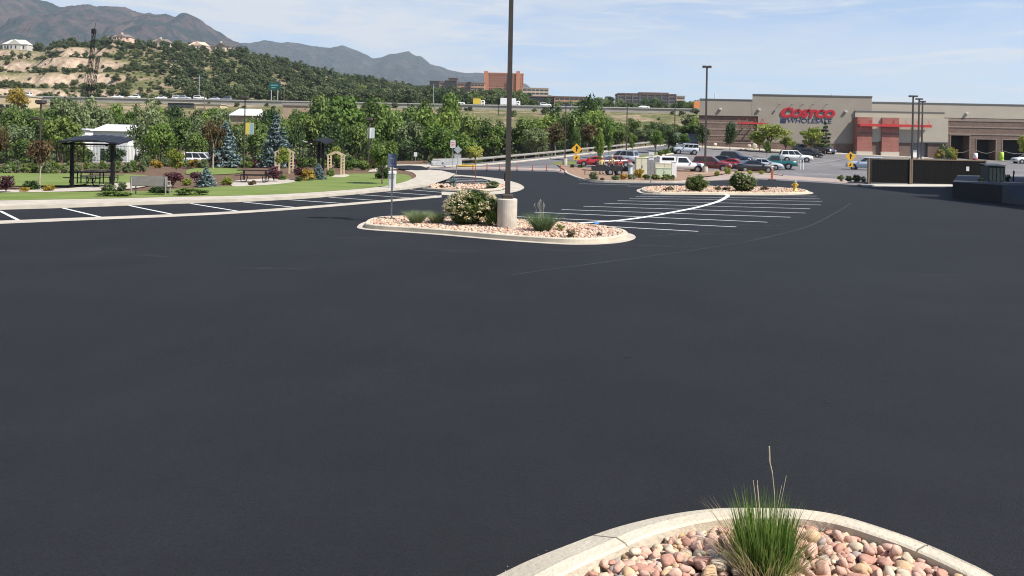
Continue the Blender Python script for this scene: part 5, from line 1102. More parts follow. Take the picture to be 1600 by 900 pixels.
for x, y in [(739, 267.5), (761, 266.2), (781, 266.2), (808, 266.6), (832, 267), (854, 267.4), (876, 267.6)]:
    p = G(x, y)
    if dl is None:
        dl = thing('road_marker', 'slim orange red road marker post standing along the concrete crossing', 'marker post', p, 0, 'orange marker posts along the crossing')
        mb = MB(); mb.lathe([(.06, .0), (.055, .7), (.03, .74)], 10); mb.build('post', M_delin, dl); mb = MB(); mb.lathe([(.16, -.02), (.15, .05), (.07, .08)], 12); mb.build('base', M_plastic, dl)
    else: dup(dl, p)
p = G(742.5, 288, .06); t = thing('sapling', 'thin brown staked sapling in the planter behind the flowered bush', 'sapling', p)
mb = MB(); mb.tube((0, 0, 0), (0.02, 0, 2.0), .03, .025, 6); mb.build('trunk', mat('sapling_bark', (0.20, 0.07, 0.035), .9), t)
p = G(713, 273.5, 0); t = thing('marker_stake', 'slim tan stake at the kerb of the concrete bulb', 'stake', p); mb = MB(); mb.box(-.03, .03, -.02, .02, -.05, .95); mb.build('post', M_tanpost, t); mb = MB(); mb.box(-.05, .05, -.03, -.021, .7, .94); mb.build('plate', M_tanpost, t)
p = G(1206, 281.5); t = thing('traffic_barrier', 'orange and white traffic barrier standing on the crossing beyond the bush', 'barrier', p); q = pxm(p.y)
mb = MB(); mb.box(-.09, .09, -.05, .05, .05, 1.0); mb.build('post', M_delin, t); mb = MB(); mb.cbox(-.32, .36, -.25, .25, 0, .08, .02); mb.build('base', M_plastic, t); mb = MB(); mb.slab([(-.30, -.07, 1.5), (.02, -.07, .95), (.14, -.07, 1.05), (-.12, -.07, 1.62)], (0, .03, 0)); mb.build('board', mat('pale_board', (.5, .36, .3), .6), t)
bp0 = None
for x in (1250.5, 1255):
    p = G(x, 264.5); t = thing('white_bollard', 'thin white bollard post near the tail of the big white vehicle', 'bollard', p, 0, 'paired white bollard posts'); mb = MB(); mb.lathe([(.07, -.05), (.07, 1.15), (.04, 1.22)], 10); mb.build('post', M_white, t); mb = MB(); mb.lathe([(.074, .9), (.074, 1.0)], 10); mb.build('band', M_signg, t)
# ================================================================ GUARD RAIL, FENCES
gr = thing('guard_rail', 'weathered steel guard rail curving up along the ramp road', 'guard rail', rail_w[0])
rl = catmull(rail_w, 6); base = rail_w[0]; mb = MB()
for a, b in zip(rl[:-1], rl[1:]):
    A_, B_ = a - base, b - base; u = Vector((0, 0, 1))
    for z0, z1, o in ((.42, .52, .0), (.52, .60, .04), (.60, .72, .0)):
        d = (B_ - A_).normalized(); nrm = Vector((d.y, -d.x, 0)) * o; mb.add([A_ + u * z0 + nrm, B_ + u * z0 + nrm, B_ + u * z1 + nrm, A_ + u * z1 + nrm], [(0, 1, 2, 3)])
mb.build('rail_beam', mat('weathered_rail', (0.36, 0.34, 0.30), .6, (0.28, .26, .23), 2), gr)
L_ = 0.0; nxt = 0.0; npost = 0
for a, b in zip(rl[:-1], rl[1:]):
    seg = (b - a).length
    while nxt <= L_ + seg and npost < 60:
        q = a.lerp(b, (nxt - L_) / seg) - base; mb = MB(); mb.box(q.x - .07, q.x + .07, q.y + .05, q.y + .2, q.z - .1, q.z + .7); mb.build('post', M_tanpost, gr); nxt += 3.8; npost += 1
    L_ += seg
def fence(label, line, h, name='metal_fence', sp=2.6, group=None):
    base = line[0]; t = thing(name, label, 'fence', base, 0, group); mb = MB(); k = 0; nxt = 0.0; L_ = 0.0
    for a, b in zip(line[:-1], line[1:]):
        A_, B_ = a - base, b - base; seg = (B_ - A_).length
        for z in (.25, h - .12): mb.tube(A_ + Vector((0, 0, z)), B_ + Vector((0, 0, z)), .022, .022, 4)
        n = max(1, int(seg / .14))
        for i in range(n):
            q = A_.lerp(B_, i / n); mb.box(q.x - .010, q.x + .010, q.y - .010, q.y + .010, q.z + .1, q.z + h)
        while nxt <= L_ + seg and k < 95:
            q = A_.lerp(B_, (nxt - L_) / seg); m_ = MB(); m_.box(q.x - .04, q.x + .04, q.y - .04, q.y + .04, q.z - .2, q.z + h + .1); m_.build('post', M_slat, t); nxt += sp; k += 1
        L_ += seg
    mb.build('picket_panel', M_slat, t)
fl = [p + Vector((0, .4, .05)) for p in fence_w]
fence('long black metal picket fence at the back of the park', fl, 1.9)
rf = [Vector((p.x + q[0], p.y + q[1], T(p.x, p.y) - .05)) for p, q in zip(rl, [(-1.2, .9)] * len(rl))]
fence('black metal picket fence beyond the guard rail of the ramp', rf, 1.8)
# jersey-like barrier pieces at the end of the rail
M_barr = mat('grey_barrier', (0.40, 0.40, 0.385), .8, (.32, .32, .31), 3)
for x0, x1, y0, y1, l in ((674, 688, 251, 258, 'short grey concrete barrier block at the start of the guard rail'), (688, 722, 248, 258, 'long grey concrete barrier behind the diamond sign')):
    a = G(x0, y1); b = G(x1, y1); w_ = b.x - a.x; h = (y1 - y0) * a.y / F; t = thing('concrete_barrier', l, 'barrier', a); mb = MB(); mb.add([(0, 0, 0), (w_, 0, 0), (w_, .2, h), (0, .2, h), (0, .6, 0), (w_, .6, 0), (w_, .4, h), (0, .4, h)], [(0, 1, 2, 3), (5, 4, 7, 6), (3, 2, 6, 7), (0, 3, 7, 4), (1, 5, 6, 2), (0, 4, 5, 1)]); mb.build('body', M_barr, t)
    mb = MB(); mb.box(w_ * .1, w_ * .16, -.03, .1, h * .25, h * .5); mb.build('slot', M_greyc, t)
p = G(729, 260.8); t = thing('yellow_kerb', 'yellow painted kerb piece at the foot of the ramp', 'kerb', p); mb = MB(); mb.cbox(-1.05, 1.05, 0, .35, 0, .26, .05); mb.build('body', M_yb, t); mb = MB(); mb.box(-1.0, 1.0, -.012, -.002, .02, .08); mb.build('base_strip', M_black, t)
# ================================================================ PARK FURNITURE
M_blk = mat('black_metal', (0.006, 0.006, 0.007), 0.6, spec=0.25); M_roofb = mat('blue_black_roof', (0.009, 0.011, 0.018), 0.6, (0.016, 0.019, 0.028), 3)
M_bench = mat('bench_grey', (0.30, 0.27, 0.25), 0.6, (0.25, 0.225, 0.21), 4); M_pinewood = mat('cream_timber', (0.50, 0.41, 0.25), 0.75, (0.44, 0.35, 0.21), 4)
def picnic_table(label, p, rz=0.0, L=1.9, m=None):
    t = thing('picnic_table', label, 'picnic table', p, rz, 'black metal picnic tables'); m = m or M_blk
    mb = MB(); mb.cbox(-L / 2, L / 2, -.38, .38, .72, .77, .02); mb.build('table_top', m, t)
    for s in (-1, 1): mb = MB(); mb.cbox(-L / 2, L / 2, s * .72 - .14, s * .72 + .14, .43, .47, .015); mb.build('bench_seat', m, t)
    for x in (-L * .32, L * .32):
        mb = MB(); mb.tube((x, -.15, .72), (x, -.15, .12), .03, .03, 6); mb.tube((x, .15, .72), (x, .15, .12), .03, .03, 6)
        pts = [Vector((x, -.72, .43)), Vector((x, -.80, .25)), Vector((x, -.66, .06)), Vector((x, -.3, .03)), Vector((x, .3, .03)), Vector((x, .66, .06)), Vector((x, .80, .25)), Vector((x, .72, .43))]; mb.path(pts, .03, 6); mb.build('leg', m, t)
    return t
sh = G(145, 293, .16)
t = thing('picnic_shelter', 'dark two post picnic shelter with low arched roof on the lawn', 'shelter', sh)
q = pxm(sh.y); xs_ = [(112 - 145) * q, (175 - 145) * q]
for x, y in ((xs_[0], 0), (xs_[1], .02)):
    mb = MB(); mb.box(x - .075, x + .075, y - .075, y + .075, -.1, 2.30); mb.build('post', M_blk, t)
mb = MB(); rp_ = []
x0, x1 = (100 - 145) * q, (195.5 - 145) * q
n_ = 14
for i in range(n_ + 1):
    s = i / n_; x = x0 + (x1 - x0) * s; z = 2.40 + .20 * math.sin(math.pi * (0.12 + 0.8 * s)) + .03 * (i % 2); rp_.append((x, z))
for (xa_, za_), (xb_, zb_) in zip(rp_[:-1], rp_[1:]):
    mb.add([(xa_, -.8, za_ - .22), (xb_, -.8, zb_ - .22), (xb_, .8, zb_ + .04), (xa_, .8, za_ + .04), (xa_, -.8, za_ - .14), (xb_, -.8, zb_ - .14), (xb_, .8, zb_ + .12), (xa_, .8, za_ + .12)], [(3, 2, 1, 0), (4, 5, 6, 7), (0, 1, 5, 4), (1, 2, 6, 5), (2, 3, 7, 6), (3, 0, 4, 7)])
mb.build('roof', M_roofb, t)
mb = MB(); mb.tube((x0 + .2, -.6, 2.24), (x1 - .2, -.6, 2.24), .05, .05, 6); mb.tube((x0 + .2, .6, 2.4), (x1 - .2, .6, 2.4), .05, .05, 6)
for x in xs_: mb.tube((x, -.7, 2.2), (x, .7, 2.42), .05, .05, 6)
mb.build('beam', M_blk, t)
picnic_table('black picnic table standing under the dark arched shelter', G(141, 290.5, .16), R(-6), 2.0)
picnic_table('brown topped picnic table behind the sheltered table', G(160, 286, .16), R(10), 1.9, mat('brown_table', (.06, .045, .035), .7))
picnic_table('black picnic table on the open concrete pad between burgundy shrubs', G(398, 284.5, .16), R(4), 2.1)
# park bench
p = G(232, 304.5, .15); q = pxm(p.y); w_ = 29 * q
t = thing('park_bench', 'grey brown park bench facing away along the pavement', 'bench', p)
mb = MB(); mb.add([(-w_, 0, .42), (w_, 0, .42), (w_, -.06, .86), (-w_, -.06, .86), (-w_, .05, .42), (w_, .05, .42), (w_, -.01, .86), (-w_, -.01, .86)], [(0, 1, 2, 3), (7, 6, 5, 4), (0, 4, 5, 1), (3, 2, 6, 7), (1, 5, 6, 2), (0, 3, 7, 4)]); mb.build('backrest', M_bench, t)
mb = MB(); mb.cbox(-w_, w_, .02, .48, .39, .44, .02); mb.build('seat', M_bench, t)
for x in (-w_ * .93, w_ * .93):
    mb = MB(); mb.tube((x, -.02, -.05), (x, -.05, .8), .03, .03, 6); mb.tube((x, .44, -.05), (x, .44, .62), .03, .03, 6); mb.tube((x, -.02, .62), (x, .44, .62), .03, .03, 6); mb.build('leg', M_bench, t)
# second shelter with dark posts
p = G(500, 268.5, .15); q = pxm(p.y); t = thing('small_shelter', 'small dark shelter with twin posts deep among the park trees', 'shelter', p)
for x in (-2.2, 4.2): mb = MB(); mb.box(x * q - .12, x * q + .12, -.12, .12, -.1, 46 * q); mb.build('post', M_blk, t)
mb = MB()
for i in range(8):
    a, b = -1 + i / 4, -1 + (i + 1) / 4; za, zb_ = 47 * q + .3 * (1 - a * a), 47 * q + .3 * (1 - b * b)
    mb.add([(a * 15 * q, -2, za - .3), (b * 15 * q, -2, zb_ - .3), (b * 15 * q, 2, zb_), (a * 15 * q, 2, za), (a * 15 * q, -2, za - .18), (b * 15 * q, -2, zb_ - .18), (b * 15 * q, 2, zb_ + .12), (a * 15 * q, 2, za + .12)], [(3, 2, 1, 0), (4, 5, 6, 7), (0, 1, 5, 4), (1, 2, 6, 5), (2, 3, 7, 6), (3, 0, 4, 7)])
mb.build('roof', M_blk, t)
p = G(468, 262, .15); q = pxm(p.y); t = thing('light_arm', 'pale slanting pole arm beside the small dark shelter', 'pole', p); mb = MB(); mb.tube((5 * q, 0, 0), (5 * q, 0, 38 * q), .05, .05, 6); mb.build('post', M_blk, t); mb = MB(); mb.tube((4 * q, 0, 42 * q), (19 * q, 0, 37 * q), .06, .06, 6); mb.build('arm', mat('pale_arm', (.4, .4, .36), .6), t)
# garden arbours
def arbor(label, x0, x1, top, bot):
    a = G(x0, bot, .15); q = pxm(a.y); w_ = (x1 - x0) * q; h = (bot - top) * q; t = thing('garden_arbor', label, 'arbor', a, 0, 'cream timber arbors'); d = 1.1
    for x in (0, w_):
        for y in (0, d): mb = MB(); mb.box(x - .06, x + .06, y - .06, y + .06, -.1, h * .8); mb.build('post', M_pinewood, t)
    for y in (0, d):
        mb = MB(); mb.slab([(-.1, y - .05, h * .78), (w_ / 2, y - .05, h - .12), (w_ + .1, y - .05, h * .78), (w_ + .1, y - .05, h * .84), (w_ / 2, y - .05, h), (-.1, y - .05, h * .84)], (0, .1, 0)); mb.build('gable', M_pinewood, t)
    for k in range(2):
        x = w_ * k; mb = MB()
        for i in range(5): mb.box(x - .02, x + .02, .08, d - .08, h * (.15 + .13 * i), h * (.15 + .13 * i) + .04)
        mb.build('trellis', M_pinewood, t)
    return t
arbor('cream timber garden arbor overgrown with a yellow green vine', 430, 452, 231, 270)
arbor('cream timber garden arbor with a pointed top, free of vines', 512, 533, 236, 273)
# tall bin / pedestal
p = G(612.5, 292.5, .15); q = pxm(p.y); t = thing('litter_bin', 'pale grey litter bin at the lawn corner behind the slate sign', 'bin', p)
mb = MB(); mb.cbox(-5.2 * q, 5.2 * q, -.2, .3, 0, 21 * q, .03); mb.build('body', mat('pale_grey_green', (.46, .48, .44), .6, (.4, .42, .38), 4), t); mb = MB(); mb.cbox(-5.7 * q, 5.7 * q, -.24, .34, 21 * q, 25.5 * q, .05); mb.build('lid', M_signw, t); mb = MB(); mb.box(-3.4 * q, 3.4 * q, -.212, -.2, 14 * q, 18 * q); mb.build('opening', M_greyc, t)
# park lamps with banners
def park_lamp(label, px_, pb, top, banner=None, arms=False):
    p = G(px_, pb, .1); q = pxm(p.y); h = (pb - top) * q; t = thing('park_lamp', label, 'street lamp', p, 0, 'park lamps'); mb = MB(); mb.cyl(0, 0, -.1, h - .3, .075, .06, 10); mb.build('pole', M_bronze, t)
    mb = MB(); mb.cbox(-.34, .34, -.3, .3, h - .32, h - .06, .06); mb.box(-.25, .25, -.2, .2, h - .4, h - .321); mb.build('lamp_head', M_bronze, t)
    for z in ((h * .72,) if arms else ()):
        mb = MB(); mb.tube((-.75, 0, z), (.75, 0, z), .03, .03, 6); mb.box(-.75, -.2, -.08, .08, z + .02, z + .2); mb.build('banner_arm', M_bronze, t)
    if banner:
        x0, x1, y0, y1, m1, m2 = banner; z1, z0 = (pb - y0) * q, (pb - y1) * q
        mb = MB(); mb.box((x0 - px_) * q, (x1 - px_) * q, -.02, .02, z0, z1); bn = mb.build('banner', m1, t)
        mb = MB(); mb.slab([((x0 + (x1 - x0) * .5 - px_) * q, -.026, z0 + .03), ((x1 - px_) * q - .03, -.026, z0 + .03), ((x1 - px_) * q - .03, -.026, z1 - .05), ((x0 + (x1 - x0) * .62 - px_) * q, -.026, z1 - .05)], (0, .004, 0)); mb.build('banner_print', m2, bn)
        mb = MB(); mb.tube((0, 0, z1 + .03), ((x1 - px_) * q, 0, z1 + .03), .02, .02, 5); mb.tube((0, 0, z0 - .03), ((x1 - px_) * q, 0, z0 - .03), .02, .02, 5); mb.build('banner_arm', M_bronze, t)
M_by = mat('yellow_banner', (.55, .47, .10), .8); M_bb = mat('blue_banner_print', (.22, .36, .50), .8); M_bw = mat('pale_banner', (.66, .68, .56), .8); M_bg = mat('grey_banner_print', (.42, .52, .58), .8)
park_lamp('dark park lamp rising behind the reddish tree by the shelter', 62, 268, 155, None, True)
park_lamp('brown park lamp with a yellow and blue banner', 381, 263, 149, (382.5, 395.5, 191.5, 210, M_by, M_bb))
park_lamp('park lamp with a pale white and grey banner', 575.5, 266, 183, (573.5, 584, 199.5, 216, M_bw, M_bg))
# ================================================================ PARK PLANTS
PROTO = {}
def proto(kind, k=0):
    key = (kind, k)
    if key in PROTO: return PROTO[key]
    s = hash(kind) % 97 if False else sum(map(ord, kind)) % 97 + 13 * k
    f = {
      'mid': lambda: tree_proto('mid', s, L_mid, .22, 30, 120, .030), 'bright': lambda: tree_proto('bright', s, L_bright, .22, 30, 120, .032), 'grey': lambda: tree_proto('grey', s, L_grey, .2, 30, 120, .028, lump=.14),
      'dark': lambda: tree_proto('dark', s, L_dark, .15, 28, 120, .030, cz=.56, rz=.44), 'yel': lambda: tree_proto('yel', s, L_yel, .26, 20, 90, .034, lump=.13), 'gold': lambda: tree_proto('gold', s, L_gold, .2, 22, 90, .034),
      'red': lambda: tree_proto('red', s, L_red, .36, 34, 55, .030, cz=.68, rz=.32, lump=.10, bark=M_palebark, tr=.028), 'spruce': lambda: conifer_proto('spruce', s, L_spruce, 13, 70, .030, .30), 'pine': lambda: conifer_proto('pine', s, L_pine, 9, 60, .045, .27, .02, .18, gap=.12),
      'scrub': lambda: tree_proto('scrub', s, L_oak, .12, 16, 60, .055, cz=.52, rz=.46, rxy=.5, lump=.2), 'hillpine': lambda: tree_proto('hillpine', s, L_pine, .2, 14, 42, .05, cz=.58, rz=.42, rxy=.34, lump=.14),
      'slim': lambda: tree_proto('slim', s, L_bright, .2, 26, 110, .030, cz=.58, rz=.42, rxy=.34, lump=.12), 'burg': lambda: tree_proto('burg', s, L_burg, .08, 18, 90, .05, cz=.52, rz=.46, lump=.2), 'sparse': lambda: conifer_proto('sparse', s, L_dark, 7, 40, .045, .26, -.06, .3, gap=.45),
    }[kind]()
    PROTO[key] = f; return f
def plant_tree(kind, p, h, w, label, cat='tree', group=None, k=0, name=None, parts=True, rz=None):
    cr, tk = proto(kind, k); nm = name or 'leafy_tree'
    if parts:
        t = thing(nm, label, cat, p, rz if rz is not None else random.Random(p[0] * 7 + p[1]).uniform(0, 6.28), group); t.scale = (w, w, h)
        link('crown', cr, t); link('trunk', tk, t); return t
    return None
def at_ground(px_, py_, off=.12): return G(px_, py_, off)
def by_px(px_, ytop, D, ground=None):
    tp = A(px_, ytop, D); z = GZ(tp.x, tp.y) if ground is None else ground; return Vector((tp.x, tp.y, z - .1)), tp.z - z + .1
def park(kind, px_, base, top, wpx, label, k=0, name=None, cat='tree', group=None):
    p = at_ground(px_, base); q = pxm(p.y); s = 1 / (.95 if kind in ('spruce', 'pine', 'sparse') else 1.0)
    ww = wpx * q / (.60 if kind in ('spruce', 'pine', 'sparse') else .92); return plant_tree(kind, p, (base - top) * q * s, ww, label, cat, group, k, name)
park('red', 62, 296, 208, 52, 'reddish brown young tree with a pale trunk beside the picnic shelter')
park('red', -6, 292, 190, 40, 'reddish brown tree cut by the frame edge', 1)
park('red', 333, 264, 182, 52, 'tall reddish brown tree in front of the first blue spruce', 1)
park('yel', 275, 277, 226, 36, 'small yellow green tree behind the grey park bench')
park('spruce', 352, 262, 196, 50, 'blue spruce partly hidden by the reddish brown tree', 0, 'blue_spruce')
park('spruce', 431, 262, 186, 56, 'tall blue spruce standing clear behind the first cream arbor', 1, 'blue_spruce')
park('spruce', 322, 292, 264, 34, 'squat blue spruce on the lawn edge beside the bench', 2, 'blue_spruce')
park('spruce', 497, 281, 257, 28, 'small blue spruce at the end of the burgundy shrubs', 0, 'blue_spruce')
park('mid', 597, 288, 209, 60, 'round dark green tree just behind the pale litter bin', 0)
park('yel', 441, 274, 226, 34, 'yellow green vine tree growing through the first cream arbor', 1)
park('yel', 523, 262, 222, 24, 'small olive tree behind the second cream arbor', 2)
park('burg', 270, 293, 262, 36, 'burgundy shrub below the small yellow green tree', 0, 'burgundy_shrub', 'shrub')
park('burg', 10, 301, 272, 30, 'burgundy shrub at the frame edge below the reddish tree', 1, 'burgundy_shrub', 'shrub')
park('burg', 428, 284, 258, 30, 'burgundy shrub beside the open picnic pad, below the first arbor', 1, 'burgundy_shrub', 'shrub')
park('burg', 470, 282, 256, 34, 'burgundy shrub with pink bloom between arbor and small spruce', 0, 'burgundy_shrub', 'shrub')
park('burg', 306, 285, 264, 26, 'burgundy shrub behind the squat blue spruce', 0, 'burgundy_shrub', 'shrub')
park('burg', 338, 262, 240, 34, 'burgundy hedge shrub below the tall reddish brown tree', 1, 'burgundy_shrub', 'shrub')
BUSH = {}
def bush(px_, base, wpx, hpx, mkey, label, group=None, name='shrub', k=0):
    key = (mkey, k)
    if key not in BUSH: BUSH[key] = bush_proto('shrub_' + mkey + str(k), 40 + k + len(mkey), MATS[mkey], 16, 80, .065, .2)
    p = at_ground(px_, base, .1); q = pxm(p.y); o = link(name, BUSH[key]); o.location = p; o.scale = (wpx * q, wpx * q * .9, hpx * q * 1.02); o.rotation_euler.z = px_; return tag(o, label, 'shrub', group)
for a in [(48, 297.5, 28, 16, 'leaf_dark_green', 'dark green low shrub under the reddish tree by the shelter'), (39, 301, 18, 9, 'leaf_gold', 'small tan shrub in front of the dark low shrub'), (76, 300, 18, 12, 'leaf_gold', 'gold and rust shrub between reddish tree and shelter post'), (170, 301, 22, 15, 'leaf_grey_green', 'grey green shrub at the foot of the shelter post'), (190, 299, 18, 16, 'leaf_grey_green', 'grey green shrub beside the end of the bench'), (180, 308, 50, 10, 'leaf_mid_green', 'spreading green ground shrub in front of the shelter'), (300, 306, 54, 13, 'leaf_mid_green', 'long low clipped hedge beside the bench'), (292, 290, 16, 12, 'leaf_yellow_green', 'small yellow green shrub by the squat spruce'), (354, 289, 20, 13, 'leaf_yellow_green', 'bright green shrub at the corner of the open picnic pad'), (394, 290.5, 14, 10, 'leaf_reddish_brown', 'rusty grass shrub in front of the open picnic table'), (480, 283, 26, 20, 'leaf_gold', 'yellow brown shrub between burgundy shrub and small spruce'), (466, 284.5, 14, 9, 'leaf_dark_green', 'dark small shrub at the lawn edge near the arbor'), (516, 276, 14, 14, 'leaf_bright_green', 'green shrub beside the second cream arbor'), (440, 282, 16, 10, 'leaf_bright_green', 'low bright green shrub below the first arbor'), (598, 280, 32, 22, 'leaf_dark_green', 'dark shrub behind the litter bin at the lawn corner'), (545, 266, 26, 16, 'leaf_mid_green', 'green shrub to the side of the second arbor, nearer to it'), (566, 266, 26, 15, 'leaf_mid_green', 'green shrub below the pale banner lamp'), (250, 303, 40, 12, 'leaf_dark_green', 'dark low shrubs seen through the bench legs')]:
    bush(*a)
rg = random.Random(5)
for i, x in enumerate(range(-20, 225, 12)):
    bush(x + rg.uniform(-3, 3), 271 + rg.uniform(-1, 1) - max(0, x - 100) * .02, 17 + rg.uniform(-3, 4), 18 + rg.uniform(-3, 4), 'leaf_mid_green' if i % 2 else 'leaf_grey_green', 'rounded green shrub in the long row at the back of the far lawn', 'shrub row behind the far lawn', 'row_shrub', i % 3)
for i, x in enumerate(range(230, 600, 15)):
    bush(x + rg.uniform(-3, 3), 262 + rg.uniform(-2, 1), 20 + rg.uniform(-3, 5), 14 + rg.uniform(-3, 6), ['leaf_mid_green', 'leaf_dark_green', 'leaf_bright_green', 'leaf_burgundy'][i % 4] if x > 320 else ['leaf_grey_green', 'leaf_gold'][i % 2], 'mixed low shrub along the foot of the black park fence', 'shrubs along the park fence', 'fence_shrub', i % 3)
for x, y, w_, h_, m_, l in [(708, 292, 14, 16, 'needle_blue', 'dwarf spruce in the concrete bulb planter'), (769, 294, 24, 12, 'leaf_grey_green', 'grey green low shrub beside the lamp pole in the bulb planter'), (690, 292.5, 9, 4, 'leaf_reddish_brown', 'dry low plant on the planter rocks of the bulb')]:
    bush(x, y, w_, h_, m_, l)
gravel('island_gravel', [xy(G(rg.uniform(672, 792), rg.uniform(289.5, 296.5))) for _ in range(700)], .13, .05, 17)
# planter plants by the workers
for i, (x, y, w_, h_, m_) in enumerate([(928, 281.5, 18, 14, 'leaf_grey_green'), (941, 282, 8, 5, 'leaf_reddish_brown'), (961, 281.5, 14, 8, 'leaf_grey_green'), (974, 281, 14, 10, 'leaf_gold'), (987, 280.5, 14, 9, 'leaf_grey_green'), (998, 278.5, 18, 16, 'leaf_gold'), (1010, 281, 14, 9, 'leaf_mid_green'), (1024, 281, 16, 9, 'leaf_mid_green'), (1040, 281.5, 16, 10, 'leaf_mid_green'), (1050, 281, 10, 8, 'leaf_mid_green'), (907, 262, 12, 5, 'leaf_dark_green'), (894, 262, 8, 6, 'leaf_dark_green')]):
    bush(x, y, w_, h_, m_, ['low grey green shrub in the planter before the workers', 'low shrub along the planter kerb near the cabinets'][i > 4], ['planter shrubs before the workers', 'planter shrubs near the cabinets'][i > 4], 'planter_shrub', i % 3)
for i, (x, y, w_, h_) in enumerate([(1120, 274, 10, 7), (1137, 272.5, 10, 14), (1172, 272, 9, 7), (1190, 272, 9, 6), (1151, 272, 9, 6)]):
    bush(x, y, w_, h_, 'leaf_yellow_green', 'small yellowish shrub on the kerb in front of the parked cars', 'kerb shrubs before the parked cars', 'kerb_shrub', i % 3)
for i, (x, y, w_, h_, l) in enumerate([(1313, 283, 10, 10, 'small green plant on the crossing kerb, apart from the others'), (1326, 283, 12, 9, 'dark shrub next to the lone green plant on the crossing'), (1338, 283.5, 14, 11, 'dark shrub midway to the trash enclosure'), (1349, 284, 10, 9, 'pale tipped shrub touching the trash enclosure')]):
    bush(x, y, w_, h_, ['leaf_mid_green', 'leaf_dark_green', 'leaf_dark_green', 'leaf_grey_green'][i], l)
bush(1503, 283, 15, 14, 'leaf_gold', 'brown gold shrub at the end of the trash enclosure', None, 'shrub', 1)
park('gold', 1502, 281, 252, 13, 'small rust coloured tree rising behind the enclosure end', 0)
for i, x in enumerate((1453, 1461, 1468, 1475)):
    p = Vector((bx(x), 154.5, T(bx(x), 154.5))); o = link('gold_bush', bush_proto('gold_bush', 60 + i, [L_gold, L_grey, L_yel, L_gold][i], 12, 70, .07, .22)); o.location = p; o.scale = (2.0, 1.6, [1.9, 3.0, 2.4, 2.6][i]); tag(o, 'yellowish bush against the store wall by the first bay', 'bush', 'yellowish bushes at the store wall')
# trees in front of the store
for kd, x, top, bot, w_, l in [('dark', 1141, 187, 232, 26, 'dark slim tree before the brown block wall, nearer the frontmost lamp'), ('dark', 1098, 190, 228, 26, 'dark green tree at the warehouse corner'), ('yel', 1204, 190, 240, 72, 'broad yellow green tree in front of the store sign'), ('yel', 1187, 205, 238, 26, 'smaller yellow green tree beside the broad one'), ('yel', 1269, 193, 238, 48, 'yellow green tree below the end of the blue sign line'), ('sparse', 1290, 193, 238, 26, 'thin dark pine between yellow green tree and entrance shadow'), ('yel', 1228, 211, 238, 34, 'low yellow green tree under the middle of the sign'), ('slim', 1199, 216, 246, 18, 'small bright green tree in front of the broad yellow green one'), ('yel', 1601, 204, 244, 24, 'yellow green tree cut by the frame near the last bay')]:
    D = 150 if kd != 'slim' else 138; tp = A(x, top, D); z = T(tp.x, tp.y); q = pxm(D)
    plant_tree(kd, (tp.x, tp.y, z), tp.z - z, w_ * q / (.6 if kd == 'sparse' else .92), l, 'tree', None, int(x) % 3, 'store_tree')
for x, s in ((1112, 1), (1172, 2), (1165, 3)):
    p = Vector((bx(x), 155.5, T(bx(x), 155.5) + .1)); o = link('stone_pillar', stone_mesh(50 + s, M_trim)); o.location = p + Vector((0, 0, .5)); o.scale = (1.0, .8, 1.8 if s > 1 else 1.1); o.name = 'boulder'; tag(o, 'pale boulder on the walk before the brown block wall', 'boulder', 'pale boulders by the store walk')
# planter tree by the workers and roadside trees
for kd, x, top, bot, w_, l, k in [('slim', 936, 198, 262, 26, 'bright green slim tree right behind the workers', 0), ('slim', 951, 185, 250, 26, 'tall bright green tree behind the silver vehicle by the workers', 1), ('mid', 899, 196, 252, 22, 'dark green tree directly behind the yellow warning sign', 1), ('slim', 988, 203, 240, 22, 'small green tree beside the ramp lamp near the white wall', 2), ('yel', 742, 222, 258, 34, 'olive yellow tree at the start of the guard rail', 2), ('slim', 1069, 205, 232, 30, 'pale green young tree beyond the silver off-road car', 1), ('dark', 1045, 197, 238, 36, 'dark bushy tree behind the silver off-road car', 1), ('bright', 1024, 203, 240, 30, 'light green bushy tree beside the white retaining wall', 1)]:
    p = at_ground(x, bot, 0); q = pxm(p.y); plant_tree(kd, p, (bot - top) * q, w_ * q / .92, l, 'tree', None, k, 'roadside_tree')
for i, x in enumerate(range(1032, 1062, 6)): bush(x, 243 - .25 * (x - 1032), 11, 9, 'leaf_mid_green', 'clipped hedge shrub on the verge beside the off-road car', 'hedge on the ramp verge', 'hedge_shrub', i % 3)
# ================================================================ MORE LAMPS
def far_lamp(label, px_, base, top, D=None, head=.62, pole=.10, bh=.75, heads='double', gap=.05, group='parking lot lamps'):
    p = G(px_, base) if D is None else (lambda v: Vector((v.x, v.y, T(v.x, v.y))))(A(px_, base, D)); tz = A(px_, top, p.y).z
    return lamp('parking_lot_lamp', label, p, tz, bh, .32, pole, heads, head, group, 0, gap)
far_lamp('tall dark lamp behind the dark green round bush', 1101.5, 270.5, 102.5, None, .46, .105)
far_lamp('tallest of the three clustered lamps behind the trash enclosure', 1425, 250, 149, 128, .62, .12)
far_lamp('middle one of the three clustered lamps behind the trash enclosure', 1434.5, 247, 153.5, 138, .55, .12)
far_lamp('lowest of the three clustered lamps behind the trash enclosure', 1440, 245, 157.5, 147, .5, .12)
far_lamp('slim lamp beside the yellow warning sign', 882.5, 258.5, 160, None, .35, .075, .9)
far_lamp('slim lamp at the ramp between two green trees', 978.5, 246, 160, None, .35, .085, .6)
far_lamp('slim lamp on the ramp near the silver off-road car', 1053.5, 238.5, 158, None, .35, .085, .6)
